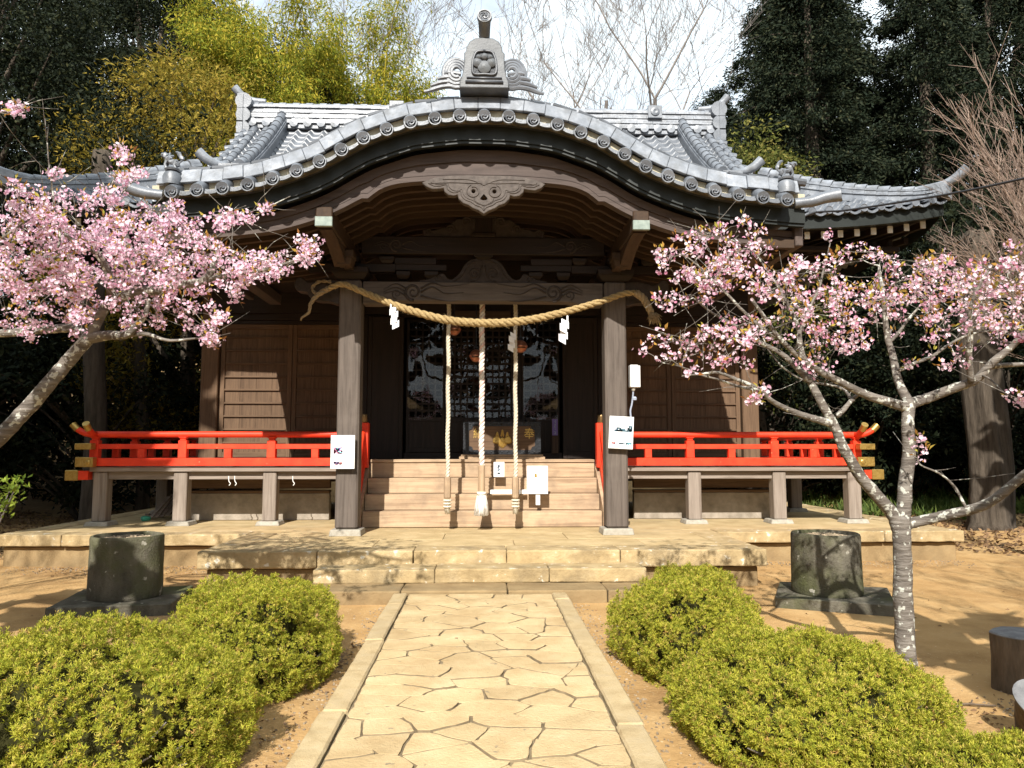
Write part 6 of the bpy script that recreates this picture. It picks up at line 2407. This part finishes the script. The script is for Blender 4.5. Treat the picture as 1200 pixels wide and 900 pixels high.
def conifer(name, h, r, seed, nclump, nleaf, size, mat):
    rg = np.random.default_rng(seed)
    t_ = bpy.data.objects.new(name, None)
    COL.objects.link(t_)
    mb = MB()
    mb.tube([(0, 0, -.5), (0, 0, h * .5), (0, 0, h)], [h * .022, h * .014, .03], 9, jit=.05)
    pos, d = [], []
    for i in range(nclump):
        tz = rg.random() ** 1.15
        z = h * lerp(.06, 1.0, tz)
        R_ = r * (1 - tz) ** .62 * rg.uniform(.55, 1.0) + .15
        a = rg.uniform(0, 2 * PI)
        R_ *= 1 + .22 * noise.noise((math.cos(a) * 1.6, math.sin(a) * 1.6, tz * 5 + seed))
        tip = np.array((R_ * math.cos(a), R_ * math.sin(a), z - .18 * R_))
        if i % 9 == 0:
            mb.tube([(0, 0, z + .1), tuple(tip * .6 + np.array((0, 0, .4 * z + .1)) * 1.0), tuple(tip)], [.04, .03, .012], 5)
        n_ = nleaf
        u = rg.random(n_) ** .8
        sp = rg.normal(size=(n_, 3)) * np.array((.34, .34, .20)) * (1.15 - u)[:, None]
        base_ = np.array((R_ * .45 * math.cos(a), R_ * .45 * math.sin(a), z))
        pp = base_ * (1 - u)[:, None] + tip * u[:, None] + sp
        pp[:, 2] -= .25 * u ** 2
        pos.append(pp)
        d.append(np.array((math.cos(a), math.sin(a), -.55)) + rg.normal(size=(n_, 3)) * .55)
    mb.build('trunk', M['bark'], t_, smooth=True)
    co, q = leaf_quads(rg, np.vstack(pos), np.vstack(d), size, .34)
    np_mesh('crown', co, q, M[mat], t_)
    return t_


def bamboo(name, h, r, seed, nculm, mat):
    rg = np.random.default_rng(seed)
    t_ = bpy.data.objects.new(name, None)
    COL.objects.link(t_)
    mb = MB()
    pos, d = [], []
    for i in range(nculm):
        a, q = rg.uniform(0, 2 * PI), math.sqrt(rg.random())
        b0 = Vector((q * r * .55 * math.cos(a), q * r * .55 * math.sin(a), -.3))
        hh = h * rg.uniform(.72, 1.0)
        lean = Vector((math.cos(a), math.sin(a), 0)) * r * .5 * rg.uniform(.3, 1.2)
        cul = smooth([b0, b0 + lean * .1 + Vector((0, 0, hh * .5)), b0 + lean * .5 + Vector((0, 0, hh * .85)), b0 + lean * 1.2 + Vector((0, 0, hh * .97))], 6)
        n_ = len(cul)
        mb.tube(cul, [lerp(.045, .01, k / n_) for k in range(n_)], 6)
        for k in range(5, n_):
            for b_ in range(5):
                c = cul[k]
                L_ = rg.uniform(.4, 1.15)
                an = rg.uniform(0, 2 * PI)
                tip = np.array(c) + np.array((math.cos(an) * L_, math.sin(an) * L_, rg.uniform(-.35, .3)))
                m_ = 26
                u = rg.random(m_)[:, None]
                pos.append(np.array(c) * (1 - u) + tip * u + rg.normal(size=(m_, 3)) * .13)
                d.append(np.array((math.cos(an) * .6, math.sin(an) * .6, -.7)) + rg.normal(size=(m_, 3)) * .5)
    mb.build('culms', M['leaf_bamboo'], t_, smooth=True)
    co, q = leaf_quads(rg, np.vstack(pos), np.vstack(d), .19, .24)
    np_mesh('leaves', co, q, M[mat], t_)
    return t_


def baretree(name, h, seed, spread=.78, depth=6, mat='bark_bare', r0=None):
    rp_ = random.Random(seed)
    t_ = bpy.data.objects.new(name, None)
    COL.objects.link(t_)
    mb, tw = MB(), MB()

    def grow(p, d, L_, r, lev):
        q = [p]
        n_ = 4
        dd = d.copy()
        for k in range(n_):
            dd = (dd + Vector((rp_.uniform(-1, 1), rp_.uniform(-1, 1), rp_.uniform(-.4, .8))) * .13).normalized()
            q.append(q[-1] + dd * L_ / n_)
        r1 = r * .62
        (mb if lev < 3 else tw).tube(q, [lerp(r, r1, k / n_) for k in range(n_ + 1)], 8 if lev < 2 else (5 if lev < 4 else 3), cap=False)
        if lev >= depth:
            return
        for k in range(2 + (rp_.random() < .85) + (lev > 0 and rp_.random() < .7) ):
            s_ = rp_.choice((2, 3, 4, 4)) if lev else rp_.choice((3, 4, 4))
            ax = Vector((rp_.uniform(-1, 1), rp_.uniform(-1, 1), rp_.uniform(-.2, .5))).normalized()
            nd = (dd * (1 - spread * .4) + ax * spread * rp_.uniform(.6, 1.1) + Vector((0, 0, .18))).normalized()
            grow(q[s_], nd, L_ * rp_.uniform(.58, .82), max(.0085, r1 * rp_.uniform(.5, .75)), lev + 1)
    grow(Vector((0, 0, -.4)), Vector((.05, 0, 1)), h * .42, r0 or h * .018, 0)
    mb.build('trunk', M[mat], t_, smooth=True)
    tw.build('twigs', M[mat], t_, smooth=True)
    return t_


def plant(proto, spots, used=set()):
    for x, y, s_, rz, lab, cat, grp in spots:
        if proto.name in used:
            o = copy_tree(proto)
        else:
            o = proto
            used.add(proto.name)
        o.location = (x, y, gz(x, y) - .05)
        o.scale = (s_, s_, s_ * 1.0)
        o.rotation_euler = (0, 0, rz)
        tag(o, lab, cat, grp)


GL, GR = 'trees of the wood left of the shrine', 'trees of the wood right of the shrine'
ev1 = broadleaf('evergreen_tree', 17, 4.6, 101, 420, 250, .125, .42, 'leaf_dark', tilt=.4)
plant(ev1, [(-14.2, 20, 1.0, 0, 'tall dark evergreen at the far left edge above the cherry blossoms', 'tree', GL),
            (-12.4, 28.0, 1.12, 2.1, 'tall dark evergreen rising behind the golden bush on the left', 'tree', GL),
            (-19.5, 27, 1.15, 4.0, 'dark evergreen deep in the wood beyond the left edge tree', 'tree', GL),
            (-7.9, 31, 1.0, 1.0, 'dark evergreen between the golden bush and the yellow bamboo', 'tree', GL),
            (19.5, 27, 1.1, 5.0, 'dark broad evergreen at the far right edge behind the bare twigs', 'tree', GR),
            (-15.5, 34, 1.25, .7, 'dark evergreen highest in the wood at the upper left', 'tree', GL)])
bu1 = broadleaf('evergreen_shrub', 5.2, 2.4, 102, 110, 110, .16, .45, 'leaf_dark', base=.02, tilt=.2, clump=(.4, .8))
plant(bu1, [(-9.2, 18.0, 1.0, 0, 'dark shrub in the shade just left of the shrine wall', 'shrub', GL), (-12.2, 17.5, 1.05, 1.5, 'dark shrub in the shade behind the leaning cherry trunk', 'shrub', GL), (-15.2, 18.2, 1.1, 3, 'dark shrub in the shade at the left edge of the wood', 'shrub', GL),
            (-7.4, 21.5, 1.1, 2, 'dark shrub close behind the left rear corner of the shrine', 'shrub', GL), (-10.8, 21.5, 1.3, 4, 'taller dark shrub filling the shade behind the left veranda corner', 'shrub', GL), (-18.0, 21.5, 1.4, 5, 'dark shrub deep in the left shade beyond the wood edge', 'shrub', GL),
            (8.2, 20.6, 1.0, 1, 'dark shrub right behind the right rear corner of the shrine', 'shrub', GR), (11.0, 20.8, 1.1, 2, 'dark shrub in the shade behind the right veranda end', 'shrub', GR), (14.2, 20.0, 1.1, 3, 'dark shrub in the shade beside the big grey trunk', 'shrub', GR), (17.2, 21.0, 1.2, 4, 'dark shrub in the shade at the right edge of the wood', 'shrub', GR)])
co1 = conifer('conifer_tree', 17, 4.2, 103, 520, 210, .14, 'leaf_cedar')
plant(co1, [(10.3, 22.5, 1.05, 0, 'tall dark conifer with sky gaps, nearest the open sky on the right', 'tree', GR), (13.6, 21.8, 1.0, 2, 'tall dark conifer in the middle of the right wood above the eave tip', 'tree', GR), (17.0, 23.5, 1.1, 4, 'tall dark conifer behind the bare twigs on the right', 'tree', GR),
            (12.2, 28, 1.2, 1, 'dark conifer standing behind the gap in the right wood', 'tree', GR), (11.9, 25.0, 1.12, 5, 'dark conifer wedged between the two tallest ones on the right', 'tree', GR), (8.9, 27.5, .82, 3, 'lower dark conifer beside the open sky behind the right gable', 'tree', GR)])
gb = broadleaf('golden_bush', 11.0, 2.9, 104, 260, 210, .135, .26, 'leaf_gold', base=.05, tilt=.2, clump=(.45, .9))
plant(gb, [(-7.7, 19.6, 1.12, 0, 'golden green bushy tree behind the left end of the roof', 'tree', GL), (21.0, 24, 1.25, 2, 'olive gold tree at the upper right corner', 'tree', GR)])
ba = bamboo('bamboo_clump', 18.5, 2.9, 105, 34, 'leaf_bamboo')
plant(ba, [(-7.9, 25.5, .95, 0, 'yellow bamboo clump above the left end of the main ridge', 'bamboo', GL), (-4.9, 29.5, .98, 2, 'bright green bamboo clump nearest the open sky left of the ridge ornament', 'bamboo', GL)])
sl = broadleaf('light_shrub', 9.4, 1.5, 106, 90, 180, .12, .4, 'leaf_olive', base=.25, tilt=.2, clump=(.35, .7))
plant(sl, [(7.7, 20.2, 1.15, 0, 'slim olive green shrub close behind the right gable', 'shrub', GR)])
bt = baretree('bare_tree', 20, 107, r0=.25)
plant(bt, [(4.5, 27, 1.0, 0, 'bare grey tree with forked trunk in the middle of the sky gap', 'bare tree', 'bare trees against the sky'), (7.6, 29, 1.0, 2.2, 'bare grey tree at the right of the sky gap by the conifers', 'bare tree', 'bare trees against the sky'),
           (2.2, 33, .85, 4.1, 'slender bare tree just right of the ridge ornament', 'bare tree', 'bare trees against the sky'), (-2.9, 30, .95, 1.2, 'thin bare tree between the bamboo and the ridge ornament', 'bare tree', 'bare trees against the sky')])

# bare trees out of view behind the viewer: their branch shadows cross the ground
sh = baretree('surrounding_branches', 9.5, 211, .8, 5, 'bark_bare', .13)
sh['kind'] = 'stuff'
sh.location = (4.9, -1.8, -.2)
for x, y, s_, rz in ((-6.6, -.6, .95, 2.0), (7.6, .5, .9, 4.0)):
    o = copy_tree(sh)
    o.location, o.scale, o.rotation_euler = (x, y, -.2), (s_, s_, s_), (0, 0, rz)
# the unseen wood round the clearing, blocking low sky; shade clusters added below
rg = np.random.default_rng(12)
ng = 15000
an = rg.uniform(-2.05, 2.05, ng)
rad_ = rg.uniform(24, 30, ng)
px_, py_ = np.sin(an) * rad_ * .95, -np.cos(an) * rad_
hmax = 13.5 + 1.6 * np.sin(an * 7) + 1.0 * np.sin(an * 17 + 1)
hmax = np.where(np.abs(an) < .55, 4.5 + 1.8 * np.sin(an * 23) + 1.2 * np.sin(an * 41 + 1), hmax)
pos = np.stack([px_, py_, rg.random(ng) ** .9 * hmax - .5], 1)
for x0, x1, y0, y1, h_, k_ in ((-22, -11.5, -8, 9, (-.3, 15), 9000), (13, 22, -8, 9, (-.3, 14), 7000), (-11.5, -7.0, 1.5, 4.6, (8.3, 12), 1800), (-11.5, -8.2, 4.5, 9, (6, 12), 2500), (9.6, 13, 3, 9, (5, 11), 2000), (2.9, 4.9, 1.0, 2.8, (2.4, 3.6), 60), (-5.9, -3.3, 1.8, 4.0, (3.0, 4.6), 60)):  # two wood sides, then unseen loose leaf clusters added to cast shade
    pos = np.vstack([pos, np.stack([rg.uniform(x0, x1, k_), rg.uniform(y0, y1, k_), rg.uniform(h_[0], h_[1], k_)], 1)])
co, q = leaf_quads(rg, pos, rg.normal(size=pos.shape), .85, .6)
stuff(np_mesh('wood_and_shade_leaves', co, q, M['leaf_dark']), 'unseen dark wood round the clearing, with leaf clusters added to cast shade', 'wood')

# trunks in the shade
for i, (x0, y0, x1, y1, Y_, r0, r1, lab) in enumerate(((108, 560, 118, 250, 15.5, .22, .19, 'mossy straight trunk behind the left corner of the railing'), (1158, 580, 1148, 330, 15.0, .42, .30, 'thick grey fluted trunk in the shade on the right'), (893, 560, 872, 330, 19.0, .25, .2, 'leaning trunk in the shade just right of the shrine wall'), (168, 560, 166, 300, 18.0, .16, .14, 'thin dark trunk in the shade behind the left railing'))):
    t_ = thing('shaded_tree', (0, 0, 0), lab, 'tree', 'trunks in the shaded wood')
    a, b2 = P(x0, y0, Y_), P(x1, y1, Y_ + .2)
    a.z = gz(a.x, a.y) - .1
    t_.location = a
    b2 = b2 + (b2 - a) * .2
    mb = MB()
    pts = smooth([a, lerp(a, b2, .25) + Vector((.06, 0, 0)), lerp(a, b2, .6) - Vector((.08, 0, 0)), b2], 8)
    n_ = len(pts)
    vs0 = len(mb.v)
    mb.tube(pts, [lerp(r0 * (1.3 if k == 0 else 1), r1, k / n_) for k in range(n_)], 22, jit=.0)
    if i == 1:
        for k in range(len(mb.v)):
            j = k % 22
            c = pts[k // 22]
            q = mb.v[k] - c
            mb.v[k] = c + q * (1 + .12 * math.sin(j * 2 * PI / 22 * 5 + .2 * (k // 22)) + .05 * math.sin(j * 1.9))
    mb.build('trunk', M['bark'], t_, smooth=True)
    if True:
        rg = np.random.default_rng(i)
        pos = np.array([tuple(pts[-1])]) + rg.normal(size=(2600, 3)) * np.array((1.0, 1.0, .7)) + np.array((0, .7, .3))
        co, q = leaf_quads(rg, pos, rg.normal(size=(2600, 3)) + np.array((0, 0, -.5)), .13, .42)
        np_mesh('crown', co, q, M['leaf_dark'], t_)

# bare reddish shrub at the right edge
t_ = thing('bare_shrub', (8.2, 9.6, -.1), 'bare tan and reddish twiggy shrub spreading over the right eave', 'bare shrub')
rb = random.Random(55)
mb, tw = MB(), MB()
base = Vector((8.3, 9.8, -.2))
mb.tube(smooth([base, base + Vector((-.1, 0, 1.2)), base + Vector((0, 0, 2.4))], 4), [.09, .085, .08, .08, .075, .07, .07, .065, .06], 9)
for i in range(66):
    a = Vector((8.2 + rb.uniform(-.5, .5), 9.7 + rb.uniform(-.5, .5), rb.uniform(1.9, 3.4)))
    e = P(rb.uniform(1075, 1260), rb.uniform(60, 330), 9.6 + rb.uniform(-.9, .9))
    if e.z < a.z:
        e.z = a.z + rb.uniform(.1, .9)
    m_ = lerp(a, e, .5) + Vector((rb.uniform(-.1, .2), 0, rb.uniform(-.15, .35)))
    pts = smooth([a, m_, e], 5)
    n_ = len(pts)
    tw.tube(pts, [lerp(.0085, .0022, k / n_) for k in range(n_)], 5, jit=.1)
    for b_ in range(12):
        k = rb.randrange(2, n_ - 1)
        d = (pts[k] - pts[k - 1]).normalized()
        s0 = pts[k]
        L_ = rb.uniform(.25, .8)
        dv = (d + Vector((rb.uniform(-1, 1), rb.uniform(-1, 1), rb.uniform(-.5, .9))) * .7).normalized()
        e2 = s0 + dv * L_
        tw.tube([s0, lerp(s0, e2, .5) + Vector((0, 0, .03)), e2], [.0045, .0035, .0018], 4)
        for c_ in range(2):
            e3 = lerp(s0, e2, rb.uniform(.3, .8))
            dv2 = (dv + Vector((rb.uniform(-1, 1), rb.uniform(-1, 1), rb.uniform(-.5, .9))) * .8).normalized()
            tw.tube([e3, e3 + dv2 * L_ * .45], [.0035, .0015], 3)
mb.build('trunk', M['bark'], t_, smooth=True)
tw.build('twigs', M['twig_tan'], t_)
# leafy sprig at the left edge
t_ = thing('lime_sapling', (-5.6, 8.9, -.1), 'small lime green sapling at the left edge beside the platform', 'sapling')
rg = np.random.default_rng(77)
mb = MB()
pos = []
for i in range(10):
    e = P(rg.uniform(-25, 26), rg.uniform(560, 600), 8.9 + rg.uniform(-.2, .2))
    a = Vector((-5.75, 8.9, -.1))
    mb.tube(smooth([a, lerp(a, e, .6) + Vector((0, 0, .08)), e], 4), [.008] * 5 + [.005] * 4, 5)
    pos.append(np.array(tuple(e)) + rg.normal(size=(16, 3)) * .06)
mb.build('stems', M['bark_bare'], t_)
pos = np.vstack(pos)
co, q = leaf_quads(rg, pos, rg.normal(size=pos.shape) + np.array((.2, -.3, .3)), .085, .42)
np_mesh('leaves', co, q, M['leaf_lime'], t_)

# fallen leaves, ferns, gravel: nobody could count them
rg = np.random.default_rng(88)


def scatter(n_, x0, x1, y0, y1, ok):
    x, y = rg.uniform(x0, x1, n_ * 3), rg.uniform(y0, y1, n_ * 3)
    p = [(a, b2) for a, b2 in zip(x, y) if ok(a, b2)][:n_]
    return np.array([(a, b2, gz(a, b2)) for a, b2 in p])


pr = scatter(15000, 6.2, 22, 10, 21, lambda a, b2: a > 7.15 + max(0, (12.4 - b2)) * .95 + .5 * noise.noise((b2, a * .5, 0)))
pl = scatter(12000, -22, -6.9, 10.4, 22, lambda a, b2: a < -6.9 - max(0, 11.5 - b2) * 1.5)
pos = np.vstack([pr, pl]) + np.array((0, 0, .012)) + np.abs(rg.normal(size=(len(pr) + len(pl), 3))) * np.array((0, 0, .015))
co, q = leaf_quads(rg, pos, rg.normal(size=pos.shape) * np.array((1, 1, .25)), .10, .5)
stuff(np_mesh('fallen_leaves', co, q, M['leaflitter']), 'brown fallen leaves covering the ground of the wood on both sides', 'leaves')
pf = scatter(420, 7.4, 20, 16.5, 22, lambda a, b2: noise.noise((a * .5, b2 * .5, 3)) > -.1)
idx = np.repeat(np.arange(len(pf)), 26)
pos = pf[idx] + rg.normal(size=(len(idx), 3)) * np.array((.12, .12, .02))
co, q = leaf_quads(rg, pos, rg.normal(size=pos.shape) * np.array((.7, .7, .2)) + np.array((0, 0, .8)), .34, .14)
stuff(np_mesh('ferns', co, q, M['leaf_fern']), 'low green ferns along the foot of the right wood', 'ferns')


def stones(pts, s0, s1, name, mat):
    mb = MB()
    for x, y in pts:
        s_ = random.uniform(s0, s1)
        Mx = Matrix.Translation((x, y, gz(x, y) + s_ * .2)) @ Matrix.Rotation(random.uniform(0, 6), 4, (random.random(), random.random(), 1.0))
        mb.frust(0, 0, -s_ * .5, s_ * .5, s_, s_ * .8, s_ * .6, s_ * .45)
        for k in range(len(mb.v) - 8, len(mb.v)):
            mb.v[k] = Mx @ mb.v[k]
    return mb.build(name, mat)


gp_ = []
for i in range(420):
    y = random.uniform(3, 8.0)
    gp_.append((-.95 - abs(random.gauss(0, .12)), y))
    gp_.append((.91 + abs(random.gauss(0, .12)), y))
for i in range(600):
    gp_.append((random.uniform(-6.5, -3.0), 10.85 - abs(random.gauss(0, .28))))
    gp_.append((random.uniform(3.2, 7.0), 10.9 - abs(random.gauss(0, .25))))
    a = random.gauss(0, .8)
    gp_.append((3.2 + abs(random.gauss(0, .3)), 4.3 + random.gauss(0, .3)))
stuff(stones(gp_, .004, .011, 'gravel', M['gravel']), 'pale gravel scattered along the path kerbs and platform foot', 'gravel')
pos = []
for i in range(900):
    x, y = random.choice(((-1.05 - abs(random.gauss(0, .15)), random.uniform(3.5, 6.5)), (random.uniform(-6, -3.4), 10.8 - abs(random.gauss(0, .3))), (2.95 + abs(random.gauss(0, .35)), 4.2 + random.gauss(0, .35)), (random.uniform(-6, 6), random.uniform(4, 10))))
    pos.append((x, y, gz(x, y) + .006))
pos = np.array(pos)
pos = pos[~((np.abs(pos[:, 0]) < 3.4) & (pos[:, 1] > 8.0))]
pos = pos[~(np.abs(pos[:, 0]) < .95)]
co, q = leaf_quads(rg, pos, rg.normal(size=pos.shape) * np.array((1, 1, .15)), .035, .5)
stuff(np_mesh('plant_litter', co, q, M['leaflitter']), 'dry bits of leaf and bark strewn on the bare soil', 'litter')
# fallen twig on the soil
mb = MB()
a = P(1118, 826, 4.75)
a.z = gz(a.x, a.y) + .012
mb.tube(smooth([a, a + Vector((.09, .03, .004)), a + Vector((.16, .01, .006)), a + Vector((.26, -.01, .004))], 3), .007, 5)
mb.tube([a + Vector((.12, .02, .006)), a + Vector((.17, .08, .01))], .005, 5)
tag(mb.build('fallen_twig', M['log']), 'short dark twig on the soil between the cherry trunk and the stump', 'twig')

# ------------------------------------------------------------------ outlines and letters become meshes
bpy.context.view_layer.update()
dg = bpy.context.evaluated_depsgraph_get()
for o in CURVES:
    me = bpy.data.meshes.new_from_object(o.evaluated_get(dg))
    n = bpy.data.objects.new(o.name, me)
    COL.objects.link(n)
    n.parent = o.parent
    n.matrix_parent_inverse = o.matrix_parent_inverse
    n.location, n.rotation_euler = o.location, o.rotation_euler
    for ch in list(o.children):
        ch.parent = n
        ch.matrix_parent_inverse = n.matrix_basis.inverted() @ Matrix.Translation(-world_loc(n.parent)).inverted() if False else (Matrix.Translation(world_loc(n)) @ n.rotation_euler.to_matrix().to_4x4()).inverted()
    nm = o.name
    bpy.data.objects.remove(o)
    n.name = nm
